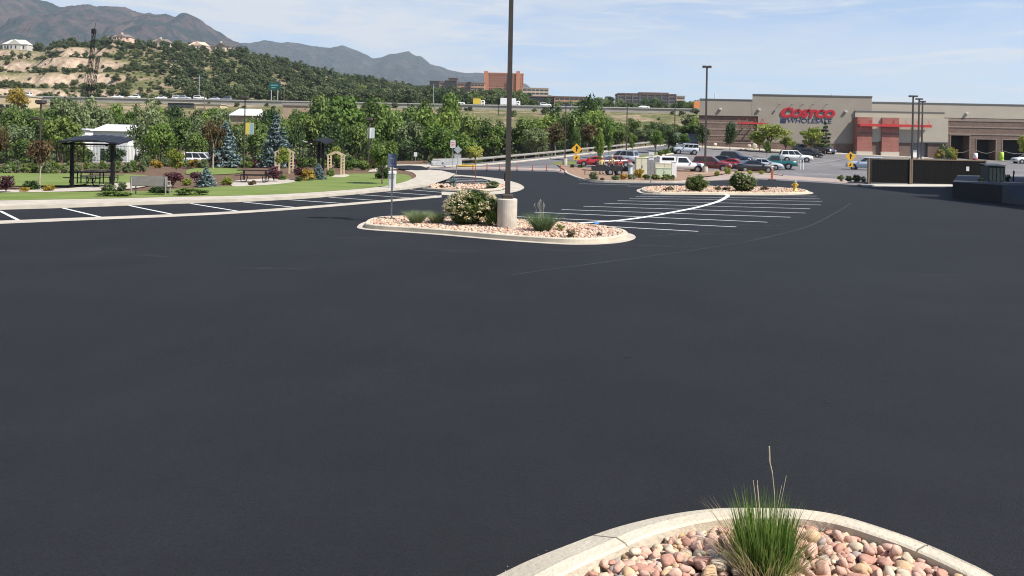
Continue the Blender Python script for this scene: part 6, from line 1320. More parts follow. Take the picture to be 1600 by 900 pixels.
# ================================================================ WORKERS AND TRAILER
M_skin = mat('skin', (0.40, 0.25, 0.18), .6); M_hivis = mat('yellow_shirt', (0.62, 0.50, 0.16), .8); M_redshirt = mat('red_shirt', (0.50, 0.06, 0.05), .8); M_jean = mat('grey_trousers', (0.30, 0.33, 0.38), .85); M_jeand = mat('dark_trousers', (0.05, 0.055, 0.07), .85); M_hair = mat('dark_hair', (0.03, 0.022, 0.018), .8); M_cap = mat('cap_cloth', (.5, .42, .15), .8); M_boot = mat('boots', (.05, .04, .03), .8)
def skin_mesh(verts, edges, radii, m, sub=1):
    me = bpy.data.meshes.new('s'); me.from_pydata(verts, edges, []); o = bpy.data.objects.new('s', me); COL.objects.link(o)
    md = o.modifiers.new('Skin', 'SKIN'); 
    if not me.skin_vertices: me.attributes.new('dummy', 'FLOAT', 'POINT')
    sv = me.skin_vertices[0].data if me.skin_vertices else None
    for i, r in enumerate(radii):
        sv[i].radius = (r if isinstance(r, tuple) else (r, r)); sv[i].use_root = (i == 0)
    s = o.modifiers.new('Sub', 'SUBSURF'); s.levels = sub; s.render_levels = sub
    dg = bpy.context.evaluated_depsgraph_get(); out = bpy.data.meshes.new_from_object(o.evaluated_get(dg)); bpy.data.objects.remove(o); bpy.data.meshes.remove(me)
    out.materials.clear(); out.materials.append(m); out.polygons.foreach_set('use_smooth', [True] * len(out.polygons)); return out
def person(label, p, rz, shirt, trousers, pose):
    t = thing('person', label, 'person', p, rz, 'workers at the trailer')
    lean = pose.get('lean', 0.0); J = {}
    def pt(n, x, y, z): J[n] = Vector((x, y, z))
    hz_ = .92; pt('pelvis', 0, 0, hz_); ch = Vector((0, -math.sin(lean) * .5, hz_ + math.cos(lean) * .5)); J['chest'] = ch
    J['waist'] = J['pelvis'].lerp(ch, .4); J['neck'] = ch + Vector((0, -.02 - .05 * lean, .12)); J['head0'] = J['neck'] + Vector((0, -.03, .10)); J['head1'] = J['head0'] + Vector((0, -.02, .12))
    st = pose.get('stride', .1)
    for s, n in ((-1, 'l'), (1, 'r')):
        J['hip' + n] = Vector((s * .10, 0, hz_ - .06)); J['knee' + n] = Vector((s * .12, -.05 - s * st * .4, .48)); J['ank' + n] = Vector((s * .13, -s * st, .08)); J['toe' + n] = J['ank' + n] + Vector((s * .03, -.19, -.045))
        J['sh' + n] = ch + Vector((s * .20, 0, .02)); a = pose['arm' + n]; J['el' + n] = J['sh' + n] + Vector(a[0]); J['wr' + n] = J['el' + n] + Vector(a[1]); d = Vector(a[1]).normalized(); J['palm' + n] = J['wr' + n] + d * .07
        side = d.cross(Vector((0, 0, 1)) if abs(d.z) < .9 else Vector((0, 1, 0))).normalized()
        for k in range(4): J[f'k{k}{n}'] = J['palm' + n] + side * (.033 - .022 * k) + d * .02; J[f'f{k}{n}'] = J[f'k{k}{n}'] + d * (.065, .078, .07, .052)[k] + Vector((0, -.015, -.012))
        J['th' + n] = J['wr' + n] + d * .06 + side * .055
    ids = {k: i for i, k in enumerate(J)}; E = [('pelvis', 'waist'), ('waist', 'chest'), ('chest', 'neck'), ('neck', 'head0'), ('head0', 'head1')]
    for n in 'lr': 
        E += [('pelvis', 'hip' + n), ('hip' + n, 'knee' + n), ('knee' + n, 'ank' + n), ('ank' + n, 'toe' + n), ('chest', 'sh' + n), ('sh' + n, 'el' + n), ('el' + n, 'wr' + n), ('wr' + n, 'palm' + n), ('wr' + n, 'th' + n)]
        for k in range(4): E += [('palm' + n, f'k{k}{n}'), (f'k{k}{n}', f'f{k}{n}')]
    rad = dict(pelvis=(.15, .11), waist=(.135, .10), chest=(.165, .11), neck=.055, head0=(.085, .095), head1=(.08, .095))
    for n in 'lr':
        rad.update({'hip' + n: .095, 'knee' + n: .062, 'ank' + n: .045, 'toe' + n: .035, 'sh' + n: .062, 'el' + n: .045, 'wr' + n: .032, 'palm' + n: (.035, .018), 'th' + n: .010})
        for k in range(4): rad[f'k{k}{n}'] = .0095; rad[f'f{k}{n}'] = .008
    V = [tuple(J[k]) for k in J]
    link('body', skin_mesh(V, [(ids[a], ids[b]) for a, b in E], [rad[k] for k in J], M_skin), t)
    def wear(name, keys, edges, grow, m):
        ix = {k: i for i, k in enumerate(keys)}; f = lambda r: tuple(q + grow for q in r) if isinstance(r, tuple) else r + grow
        link(name, skin_mesh([tuple(J[k]) for k in keys], [(ix[a], ix[b]) for a, b in edges], [f(rad[k]) for k in keys], m), t)
    wear('shirt', ['chest', 'waist', 'pelvis', 'shl', 'ell', 'shr', 'elr'], [('chest', 'waist'), ('waist', 'pelvis'), ('chest', 'shl'), ('shl', 'ell'), ('chest', 'shr'), ('shr', 'elr')], .022, shirt)
    wear('trousers', ['pelvis', 'hipl', 'kneel', 'ankl', 'hipr', 'kneer', 'ankr'], [('pelvis', 'hipl'), ('hipl', 'kneel'), ('kneel', 'ankl'), ('pelvis', 'hipr'), ('hipr', 'kneer'), ('kneer', 'ankr')], .018, trousers)
    for n in 'lr': mb = MB(); a, b = J['ank' + n], J['toe' + n]; mb.cbox(a.x - .055, a.x + .06, b.y - .05, a.y + .07, .0, .12, .03); mb.build('boot', M_boot, t)
    h = J['head0'].lerp(J['head1'], .55)
    mb = MB(); mb.lathe([(.115, -.01), (.12, .04), (.105, .11), (.06, .155), (.01, .165)], 14, h + Vector((0, .012, .02))); mb.cbox(h.x - .08, h.x + .08, h.y - .21, h.y - .09, h.z + .025, h.z + .045, .01); mb.build('cap', M_cap if shirt is M_hivis else M_hair, t, True)
    mb = MB(); mb.tube(h + Vector((0, -.10, -.03)), h + Vector((0, -.135, -.055)), .012, .018, 6); mb.build('nose', M_skin, t)
    mb = MB(); mb.box(h.x - .045, h.x - .02, h.y - .112, h.y - .095, h.z - .012, h.z); mb.box(h.x + .02, h.x + .045, h.y - .112, h.y - .095, h.z - .012, h.z); mb.build('eyes', M_hair, t)
    mb = MB(); mb.box(h.x - .025, h.x + .025, h.y - .105, h.y - .09, h.z - .085, h.z - .077); mb.build('mouth', M_redshirt, t)
    for s in (-1, 1): mb = MB(); mb.cbox(h.x + s * .1 - .012, h.x + s * .1 + .012, h.y - .01, h.y + .03, h.z - .06, h.z, .008); mb.build('ear', M_skin, t)
    return t
def gp_(x, y): p = G(x, y, .1); return p
person('worker in yellow shirt and grey trousers at the front end of the trailer', gp_(939.5, 272), R(20), M_hivis, M_jean, dict(arml=[(-.06, -.04, -.28), (.02, -.14, -.22)], armr=[(.08, -.06, -.27), (-.02, -.2, -.14)], stride=.12))
person('worker in yellow shirt standing behind the middle of the trailer', gp_(956, 269), R(-30), M_hivis, M_jeand, dict(arml=[(-.08, -.1, -.25), (.05, -.22, -.08)], armr=[(.07, -.02, -.28), (.0, -.1, -.24)], stride=.08))
person('worker in red shirt bending over the tail of the trailer', gp_(964.5, 273.5), R(35), M_redshirt, M_jean, dict(lean=.7, arml=[(-.04, -.12, -.25), (.03, -.12, -.22)], armr=[(.05, -.14, -.24), (-.02, -.14, -.2)], stride=.14))
p = G(955, 274, .1); t = thing('utility_trailer', 'low black utility trailer loaded with gear beside the workers', 'trailer', p)
mb = MB(); mb.cbox(-1.9, 1.8, -.3, 1.1, .42, .56, .03); mb.build('deck', M_plastic, t)
for y in (-.3, 1.05): mb = MB(); mb.box(-1.9, 1.8, y, y + .05, .561, .86); mb.build('side_rail', M_plastic, t)
for x in (-.15, .75):
    for y in (-.42, 1.2): mb = MB(); mb.tube((x, y - .1, .32), (x, y + .1, .32), .32, .32, 16); wh = mb.build('wheel', M_tyre, t); mb = MB(); mb.tube((x, y - .11, .32), (x, y - .101, .32), .17, .15, 10); mb.build('rim', M_rim, wh)
mb = MB(); mb.tube((-1.9, .4, .46), (-2.9, .4, .5), .05, .05, 6); mb.tube((-2.6, .4, .5), (-2.6, .4, .02), .04, .04, 6); mb.build('tow_bar', M_plastic, t)
mb = MB(); mb.cbox(-1.5, -.5, .0, .8, .562, 1.05, .04); mb.cbox(.2, 1.2, .1, .9, .562, .98, .05); mb.build('load', M_plastic, t)
# ================================================================ CREEK TREES AND FAR TREES
ORD = ['first', 'second', 'third', 'fourth', 'fifth', 'sixth', 'seventh', 'eighth', 'ninth', 'tenth', 'eleventh', 'twelfth', 'thirteenth', 'fourteenth', 'fifteenth', 'sixteenth', 'seventeenth', 'eighteenth', 'nineteenth', 'twentieth', 'twenty-first', 'twenty-second', 'twenty-third', 'twenty-fourth', 'twenty-fifth', 'twenty-sixth', 'twenty-seventh', 'twenty-eighth', 'twenty-ninth', 'thirtieth']
creek = [  # centre column, top row, width, distance, kind
 (-40, 172, 90, 130, 'grey'), (20, 186, 80, 105, 'grey'), (75, 168, 70, 125, 'mid'), (110, 142, 80, 140, 'grey'), (98, 178, 70, 108, 'mid'), (150, 150, 80, 150, 'grey'), (178, 222, 40, 98, 'dark'), (170, 178, 56, 160, 'dark'), (232, 166, 76, 118, 'grey'), (272, 172, 70, 128, 'mid'), (248, 190, 60, 105, 'bright'), (312, 178, 56, 120, 'grey'), (344, 170, 50, 150, 'grey'), (305, 205, 50, 104, 'mid'), (420, 158, 52, 165, 'dark'), (462, 186, 46, 120, 'dark'), (400, 200, 50, 112, 'mid'), (445, 200, 60, 125, 'mid'), (492, 165, 74, 130, 'mid'), (532, 146, 96, 140, 'bright'), (575, 152, 80, 150, 'mid'), (515, 185, 70, 115, 'dark'), (560, 190, 60, 118, 'mid'), (612, 172, 70, 140, 'bright'), (640, 190, 64, 128, 'grey'), (668, 178, 70, 132, 'bright'), (698, 166, 64, 150, 'bright'), (690, 200, 70, 122, 'bright'), (735, 184, 70, 140, 'mid'), (760, 196, 66, 130, 'mid'), (655, 218, 50, 122, 'dark'), (628, 222, 40, 124, 'dark'), (725, 210, 50, 124, 'bright'), (788, 200, 56, 135, 'mid'), (820, 190, 62, 135, 'mid'), (850, 182, 62, 140, 'bright'), (838, 204, 56, 126, 'grey'), (868, 198, 54, 132, 'red'), (900, 178, 64, 160, 'mid'), (925, 174, 60, 165, 'bright'), (918, 200, 56, 140, 'red'), (950, 180, 54, 165, 'bright'), (965, 195, 42, 160, 'mid'), (1010, 204, 30, 190, 'bright'), (1075, 202, 40, 200, 'dark'), (1090, 196, 40, 205, 'scrub'), (1050, 210, 40, 195, 'dark'), (345, 212, 50, 110, 'dark'), (368, 180, 54, 142, 'mid'), (396, 181, 56, 138, 'mid'), (384, 186, 50, 134, 'grey'), (444, 174, 56, 150, 'mid'), (472, 174, 56, 155, 'bright'), (232, 152, 64, 170, 'grey'), (58, 156, 60, 175, 'mid'), (500, 146, 74, 168, 'mid'), (588, 143, 78, 165, 'bright'), (652, 150, 60, 172, 'mid'), (706, 152, 58, 176, 'bright'), (920, 158, 56, 185, 'mid'), (868, 168, 56, 180, 'dark'), (330, 178, 48, 160, 'grey'), (200, 172, 50, 165, 'mid'), (10, 176, 56, 170, 'mid'), (35, 215, 60, 98, 'mid'), (-15, 222, 60, 96, 'dark'), (590, 208, 50, 118, 'mid'), (120, 214, 44, 97, 'mid')]
KN = {'mid': 'mid green', 'bright': 'bright green', 'grey': 'pale grey green', 'dark': 'dark green', 'red': 'brownish green', 'scrub': 'dull olive'}
cnt = {}
for i, (x, top, w_, D, kd) in sorted(enumerate(creek), key=lambda q: q[1][0]):
    if 600 < x < 970: top -= 9
    p, h = by_px(x, top, D); n_ = cnt[kd] = cnt.get(kd, 0) + 1
    plant_tree(kd, p, h, w_ * pxm(D) / .9, f'{ORD[n_ - 1]} {KN[kd]} leafy tree along the creek belt, counted from the shelter end', 'tree', 'leafy trees along the creek', i % 3, 'creek_tree')
# second row of trees, further down the creek and on the slope
rg = random.Random(33); cnt2 = {}
row2 = []
for i in range(64):
    x = -50 + i * 18.5 + rg.uniform(-6, 6); top = 160 + rg.uniform(-5, 13) if x < 500 else (170 + rg.uniform(-4, 14) if x < 640 else 175 + rg.uniform(-4, 12))
    if 355 < x < 408 or 436 < x < 492 or 955 < x < 1062 or 742 < x < 800: top += 11
    if x > 1100: break
    row2.append((x, top, rg.uniform(34, 54), rg.uniform(165, 235), ['mid', 'grey', 'bright', 'dark', 'mid', 'scrub', 'bright'][i % 7]))
for i, (x, top, w_, D, kd) in enumerate(row2):
    p, h = by_px(x, top, D); h = max(h, 3.0)
    plant_tree(kd, p, h, w_ * pxm(D) / .9, 'leafy tree low on the freeway slope, behind the creek trees', 'tree', 'slope trees behind the creek belt', i % 3, 'slope_tree')
# understorey along the fence
rg = random.Random(9); made = None
for i in range(70):
    x = -30 + i * 16 + rg.uniform(-6, 6)
    if x > 1085: break
    D = 112 + rg.uniform(0, 18) + (18 if x > 600 else 0) + (30 if x > 850 else 0) + (25 if x > 960 else 0); tp = A(x, 240, D); z = GZ(tp.x, tp.y); cr, tk = proto(['scrub', 'mid', 'dark', 'grey'][i % 4], i % 3)
    if 140 < x < 205 and D < 1e9: continue
    o = link('creek_shrub', cr); o.location = (tp.x, tp.y, z - .6); hh_ = rg.uniform(3.6, 5.6); o.scale = (hh_ * 1.05, hh_ * 1.05, hh_); o.rotation_euler.z = rg.uniform(0, 6); tag(o, 'bushy shrub in the thicket behind the black fence', 'shrub', 'thicket shrubs behind the fence')
# far-bank shrubs on the freeway slope
for i in range(90):
    x = rg.uniform(560, 1100) if i < 60 else rg.uniform(-40, 560); D = rg.uniform(225, 340); tp = A(x, 190, D); z = GZ(tp.x, tp.y); cr, tk = proto('scrub', i % 3)
    o = link('slope_shrub', cr); o.location = (tp.x, tp.y, z - .3); hh_ = rg.uniform(1.4, 3.6); o.scale = (hh_ * 1.3, hh_ * 1.3, hh_); o.rotation_euler.z = rg.uniform(0, 6); tag(o, 'low scrub bush on the tan slope below the freeway', 'shrub', 'scrub on the freeway slope')
p, h = by_px(26, 135, 270); plant_tree('gold', p, h, 40 * pxm(270) / .9, 'golden orange tree in front of the freeway', 'tree', None, 0, 'golden_tree')
# freeway, its cars
FY = 350.0
mb = MB(); mb.add([(-520, FY - 11, FWZ + .12), (420, FY - 11, FWZ + .12), (420, FY + 11, FWZ + .12), (-520, FY + 11, FWZ + .12)], [(0, 1, 2, 3)]); mb.add([(-520, FY - 11, FWZ - 4), (420, FY - 11, FWZ - 4), (420, FY - 11, FWZ + .12), (-520, FY - 11, FWZ + .12)], [(0, 1, 2, 3)])
struct('freeway', mb, mat('freeway_concrete', (.36, .33, .285), .85, (.30, .275, .24), .2, spec=.2))
t = thing('freeway_barrier', 'long pale concrete barrier along the near edge of the freeway', 'barrier', (0, FY - 11.2, FWZ)); mb = MB(); mb.box(-520, 420, -.15, .15, 0, .36); mb.build('wall', M_barr, t); mb = MB(); mb.box(-520, 420, -.12, .12, .361, .42); mb.build('top_edge', M_conc, t)
fcar = [(182, 'sedan', P_white, 'white car on the freeway behind the crane boom'), (208, 'suv', P_white, 'white car on the freeway, next past the crane boom'), (250, 'sedan', P_white, 'white car on the freeway with a low roof, following the white van'), (277, 'suv', P_white, 'white van on the freeway in the middle of the queue'), (287, 'bigsuv', P_silver, 'silver van on the freeway bumper to bumper with the white van'), (311, 'bigsuv', P_white, 'tall white vehicle on the freeway beside the wooden pole'), (334, 'sedan', P_silver, 'silver car on the freeway just ahead of the dark one'), (352, 'suv', P_grey, 'dark grey car leading the freeway queue'), (38, 'bigsuv', P_white, 'white vehicle on the freeway beyond the golden tree'), (715, 'pickup', P_white, 'white truck on the freeway above the creek trees'), (884, 'sedan', P_navy, 'dark car on the freeway past the main lamp pole'), (851, 'suv', P_white, 'white car on the freeway between pole and brown office'), (1005, 'sedan', P_white, 'white car on the freeway in front of the big office')]
for x, kd, pm, l in fcar:
    X = (x - 800) / F * (FY - 8.5); t = thing('freeway_car', l, 'car', (X, FY - 8.5, FWZ + .13), 0 if x % 2 else math.pi, 'cars on the freeway'); car_parts(t, kd, pm, simple=True)
def box_truck(label, x, m, L=6.5, h=3.2):
    X = (x - 800) / F * FY; t = thing('box_truck', label, 'truck', (X, FY - 6, FWZ + .13), 0, 'trucks on the freeway'); mb = MB(); mb.cbox(-L / 2, L / 2 - 1.8, -1.2, 1.2, .7, h, .05); mb.build('cargo_box', m, t); mb = MB(); mb.cbox(L / 2 - 1.75, L / 2, -1.1, 1.1, .5, 2.3, .25); mb.build('cab', P_white if m is not P_orange else P_orange, t)
    mb = MB(); mb.box(L / 2 - 1.2, L / 2 - .4, -1.12, -1.1, 1.4, 2.0); mb.build('window', M_win, t)
    for xx in (-L * .3, L * .36): mb = MB(); mb.tube((xx, -1.15, .45), (xx, 1.15, .45), .45, .45, 12); mb.build('wheel', M_tyre, t)
box_truck('yellow box truck on the freeway', 748, P_yellow, 5, 3); box_truck('white bus-like box truck on the freeway passing the main lamp pole', 796, P_white, 8.5, 3.4); box_truck('orange box truck on the freeway at the warehouse corner', 1088, P_orange, 6, 3.6)
# white buildings below the freeway
def block(label, x0, x1, ytop, ybot, D, m, cat='building', rm=None, depth=8, wins=0, name='low_building', wm=None, group=None, roofh=.25, over=.3):
    a = A(x0, ybot, D); b = A(x1, ybot, D); zt = A((x0 + x1) / 2, ytop, D).z; zb = min(A((x0 + x1) / 2, ybot, D).z, GZ((a.x + b.x) / 2, D) ) - .4
    w_ = b.x - a.x; t = thing(name, label, cat, ((a.x + b.x) / 2, D, zb), 0, group); h = zt - zb
    mb = MB(); mb.box(-w_ / 2, w_ / 2, 0, depth, 0, h); mb.build('wall', m, t)
    mb = MB(); mb.box(-w_ / 2 - over, w_ / 2 + over, -over, depth + over, h + .002, h + roofh); mb.build('roof', rm or m, t)
    return t, w_, h
M_bwhite = mat('white_metal_siding', (.70, .70, .69), .6, (.64, .64, .63), 1); M_btan = mat('tan_block', (.40, .30, .21), .9, (.33, .24, .17), .5)
def win_row(t, w_, z0, z1, n, m=None, f=.7, y=-.05, x0=None, x1=None, nm='window'):
    x0 = -w_ / 2 + .4 if x0 is None else x0; x1 = w_ / 2 - .4 if x1 is None else x1
    for i in range(n):
        a = x0 + (x1 - x0) * (i + (1 - f) / 2) / n; mb = MB(); mb.box(a, a + (x1 - x0) * f / n, y, -.002, z0, z1); mb.build(nm, m or M_glassd, t)
t, w_, h = block('white shed behind the picnic shelter', 145, 199, 206, 230, 125, M_bwhite, rm=M_bwhite, depth=9, roofh=.1); mb = MB(); mb.add([(-w_/2-.3, -.5, h + .12), (w_/2+.3, -.5, h + .12), (w_/2+.3, 4.5, h + 1.25), (-w_/2-.3, 4.5, h + 1.25), (-w_/2-.3, 9, h + .12), (w_/2+.3, 9, h + .12)], [(0, 1, 2, 3), (3, 2, 5, 4), (0, 3, 4), (1, 5, 2)]); mb.build('white_roof', M_bwhite, t); win_row(t, w_, h * .1, h * .62, 2, M_dark, .25, nm='door')
t, w_, h = block('small white hut beside the dark post of the shelter', 121, 133, 203, 214, 130, M_bwhite); win_row(t, w_, h * .3, h * .6, 1)
t, w_, h = block('long white roofed building behind the yellow banner lamp', 361, 402, 181, 196, 190, M_btan, rm=M_btan, roofh=.1); win_row(t, w_, h * .3, h * .6, 3)
mb = MB(); mb.add([(-w_/2-.4, -.6, h + .15), (w_/2+.4, -.6, h + .15), (w_/2-.6, 5, h + 1.9), (-w_/2+.2, 5, h + 1.9), (-w_/2-.4, -.6, h + .02), (w_/2+.4, -.6, h + .02), (w_/2-.6, 8, h + .02), (-w_/2+.2, 8, h + .02)], [(0, 1, 2, 3), (3, 2, 6, 7), (0, 4, 5, 1), (1, 5, 6, 2), (0, 3, 7, 4)]); mb.build('white_roof', M_bwhite, t)
t, w_, h = block('tan block wall building beside the round dark tree', 442, 486, 165, 180, 260, M_btan, rm=mat('grey_roof', (.28, .25, .23), .9), roofh=.8); win_row(t, w_, h * .3, h * .55, 3, M_btan)
t, w_, h = block('pale low building at the frame edge behind the golden tree', -30, 44, 150, 170, 290, mat('cream_wall', (.50, .40, .26), .9), rm=M_conc); win_row(t, w_, h * .05, h * .4, 6, M_dark)
t, w_, h = block('pale tan retaining building under the freeway queue', 304, 344, 163, 178, 300, mat('cream_wall', (.50, .40, .26), .9), rm=M_conc); win_row(t, w_, h * .3, h * .6, 2)
t, w_, h = block('white retaining wall box behind the ramp lamp', 1000, 1014, 209, 232, 205, M_bwhite); win_row(t, w_, h * .1, h * .3, 1, M_greyc)
t, w_, h = block('dark walled low building under the freeway beside the tan one', 262, 303, 161, 172, 305, mat('dark_wall', (.06, .06, .065), .9), rm=M_conc); win_row(t, w_, h * .5, h * .7, 3)
# offices and the brick hotel on the ridge
M_obrown = mat('office_brown', (.115, .07, .055), .85, (.095, .06, .05), .3); M_oterra = mat('office_terracotta', (.42, .24, .155), .85, (.36, .21, .14), .3); M_odark = mat('office_dark', (.022, .019, .020), .6); M_hotel = mat('hotel_brick', (.46, .19, .105), .9, (.40, .165, .095), .2); M_ograu = mat('office_mauve', (.15, .115, .105), .85, (.125, .10, .095), .3); M_opale = mat('office_cream', (.46, .36, .27), .85)
t, w_, h = block('tall orange brick hotel slab with rows of windows on the ridge', 759, 801, 115, 148, 950, M_hotel, rm=M_hotel, depth=16, name='brick_hotel', roofh=1.0, over=.5)
for r in range(7): win_row(t, w_, h - 3.4 - r * 3.1, h - 1.4 - r * 3.1, 11, mat('hotel_pane', (.05, .03, .026), .4), .62, -.12)
mb = MB(); mb.box(-w_ / 2 - 2.5, -w_ / 2 + 2.2, -.8, 14, 0, h + 2.8); mb.build('stair_tower', M_hotel, t); mb = MB(); mb.box(-w_ / 2 - 2.55, -w_ / 2 - 2.5, -.8, 14, 1, h + 2); mb.build('painted_shade', M_odark, t)  # thin dark sheet on the tower's flank, its shade painted as colour
t, w_, h = block('orange brick hotel wing with a central stair tower, by the lamp pole', 800.5, 817.5, 116, 148, 945, M_hotel, rm=M_hotel, depth=16, name='brick_hotel', roofh=1.0, over=.3)
for r in range(6): win_row(t, w_, h - 3.4 - r * 3.1, h - 1.4 - r * 3.1, 2, mat('hotel_pane', (.05, .03, .026), .4), .4, -.12, -w_ / 2 + .4, -2.6); win_row(t, w_, h - 3.4 - r * 3.1, h - 1.4 - r * 3.1, 2, mat('hotel_pane', (.2, .12, .09), .4), .4, -.12, 2.6, w_ / 2 - .4)
mb = MB(); mb.box(-2.2, 2.2, -1.5, 8, 0, h + 3.6); mb.build('stair_tower', M_hotel, t)
for l, x0, x1, yt, yb, D, m, nw, rows in [('dark glass office cube nearest the forest on the ridge', 671, 686, 127, 145, 830, M_odark, 0, 0), ('terracotta and glass office link between dark cubes', 686, 695, 128, 145, 832, M_oterra, 2, 3), ('larger dark glass office cube on the ridge', 695, 712, 126.5, 145, 828, M_odark, 0, 0), ('stepped dark office top with a pale slanted end', 700.5, 714, 122.5, 140, 840, M_obrown, 3, 2), ('low terracotta office wing running to the hotel', 714, 757, 130, 145, 850, M_oterra, 8, 2), ('small dark block on the terracotta office wing', 730.5, 735, 128.5, 140, 845, M_odark, 0, 0), ('cream stepped office right behind the brown one', 816, 857, 138, 154, 860, M_opale, 6, 3), ('long dark brown office below the cream one', 812.5, 866, 151.5, 168, 560, M_odark, 0, 0), ('terracotta end of the long brown office', 866, 920, 152, 168, 558, M_oterra, 7, 3), ('pale office wing behind the mauve office', 1057, 1070, 150.5, 165, 720, M_opale, 4, 3)]:
    t, w_, h = block(l, x0, x1, yt, yb, D, m, rm=M_obrown if m is not M_opale else M_opale, depth=14, name='office_building', roofh=.6)
    q = pxm(D)
    for r in range(rows): win_row(t, w_, h - (3.0 + 4.0 * r) * q * 1.35, h - (1.2 + 4.0 * r) * q * 1.35, nw, M_glassd, .86, -.1)
    if not rows:
        for r in range(3): win_row(t, w_, h - (3.5 + 4.2 * r) * q, h - (1.5 + 4.2 * r) * q, 4, M_glassd, .8, -.08)
t, w_, h = block('big mauve brown office block with ribbon windows beyond the freeway', 965.5, 1056, 148.2, 175, 700, M_ograu, rm=M_obrown, depth=20, name='office_building', roofh=1.2)
q = pxm(700)
for r in range(3): win_row(t, w_, h - (5.9 + 5.4 * r) * q, h - (3.2 + 5.4 * r) * q, 8, M_glassd, .84, -.25)
mb = MB(); mb.box(-w_ * .14, w_ * .37, -.6, 20, h + .1, h + 2.2); mb.build('raised_parapet', M_obrown, t)
mb = MB()
for i in range(9): x = -w_ / 2 + w_ * i / 8; mb.box(x - .5, x + .5, -.5, -.002, 0, h - .2)
mb.build('pilaster', M_ograu, t)
# houses on the hill
M_hw = mat('house_stucco', (.58, .47, .38), .9, (.52, .42, .34), .5); M_hr = mat('house_roof', (.22, .18, .155), .9, (.17, .14, .12), .4); M_hpink = mat('house_pink', (.62, .44, .34), .9)
def house(label, x0, x1, ytop, D, m, rm=M_hr, chim=True, wings=True):
    a = A(x0, 80, D); b = A(x1, 80, D); w_ = b.x - a.x; cx = (a.x + b.x) / 2; z = GZ(cx, D); zt = max(A((x0 + x1) / 2, ytop, D).z, z + 6.5); t = thing('hill_house', label, 'house', (cx, D, z - .6), 0, 'houses on the hill crest'); h = zt - z + .6; e = h * .66; d = 9
    mb = MB(); mb.box(-w_ / 2, w_ / 2, 0, d, 0, e); mb.box(-w_ * .2, w_ * .28, -1.6, -.002, 0, e * .98); mb.build('wall', m, t)
    mb = MB(); mb.add([(-w_ / 2 - .5, -.5, e), (w_ / 2 + .5, -.5, e), (w_ / 2 + .5, d + .5, e), (-w_ / 2 - .5, d + .5, e), (-w_ * .28, d / 2, h), (w_ * .3, d / 2, h)], [(0, 1, 5, 4), (2, 3, 4, 5), (1, 2, 5), (3, 0, 4), (3, 2, 1, 0)])
    mb.add([(-w_ * .24, -2, e * .97), (w_ * .32, -2, e * .97), (w_ * .04, -2, h * .98), (-w_ * .24, 3, e * .97), (w_ * .32, 3, e * .97), (w_ * .04, 3, h * .98)], [(0, 1, 2), (3, 5, 4), (0, 2, 5, 3), (1, 4, 5, 2), (0, 3, 4, 1)]); rf_ = mb.build('roof', rm, t)
    if chim: mb = MB(); mb.box(-w_ * .06 - .6, -w_ * .06 + .6, d * .4, d * .6, e, h + 1.7); mb.build('chimney', m, rf_)
    for x, y in ((-w_ * .4, -.06), (-w_ * .3, -.06), (-w_ * .1, -1.66), (w_ * .08, -1.66), (w_ * .36, -.06)): mb = MB(); mb.box(x - .6, x + .6, y, y + .058, e * .55, e * .85); mb.build('window', M_glassd, t)
house('white house with a flat pale roof near the frame edge of the crest', 4, 42, 61, 690, mat('house_white', (.50, .46, .41), .9), mat('pale_roof', (.50, .47, .42), .9), False)
house('pinkish house with a tall chimney on the hill crest', 174, 202, 54.5, 680, M_hpink)
house('house with grey hipped roof half behind trees, after the pinkish house', 234, 264, 60, 690, M_hw)
house('cream house just before the last dark gabled one', 294, 322, 64.5, 690, M_hw, M_hpink, False)
house('last house of the crest with a dark gabled roof', 328, 360, 66.5, 680, M_hw, mat('dark_roof', (.08, .075, .07), .9))
# hill vegetation
rg = random.Random(21); HP = [proto('hillpine', k)[0] for k in range(3)]; HS = [proto('scrub', k)[0] for k in range(3)]
def dens(x, y):      # how thickly the slope is grown over, by where it lies
    if x > 330: return .95
    if y > 640: return .85
    if x > 180 and y > 500: return .85
    if x > 260: return .7
    return .30
npine = nscrub = 0; extra = []
for i in range(17000):
    Y = rg.uniform(376, 735); x = rg.uniform(-60, 660); X = (x - 800) / F * Y
    col = x
    if rg.random() > dens(col, Y): continue
    if Y > 560 and any(a - 7 < x < b + 7 for a, b in ((4, 42), (174, 202), (234, 264), (294, 322), (328, 360))) and 640 < Y < 694: continue
    z = GZ(X, Y); pine = col > 250 or (Y > 600 and rg.random() < .5)
    if pine and npine < 300:
        s = rg.uniform(5.5, 10.5); o = link('hill_pine', HP[i % 3]); o.scale = (s * 1.3, s * 1.3, s); npine += 1; tag(o, 'dark conifer in the woods covering the hill', 'tree', 'conifers on the hill')
    elif not pine and nscrub < 300:
        s = rg.uniform(2.2, 5.2) * (1.2 if Y > 600 else 1); o = link('hill_scrub', HS[i % 3]); o.scale = (s * 1.45, s * 1.45, s); nscrub += 1; tag(o, 'dark scrub oak clump on the bare sandy hillside', 'shrub', 'scrub clumps on the hillside')
    elif sum(1 for q in extra if q[3] == pine) < (900 if pine else 1500): extra.append((X, Y, z, pine)); continue
    else: continue
    o.location = (X, Y, z - .3); o.rotation_euler.z = rg.uniform(0, 6.28)
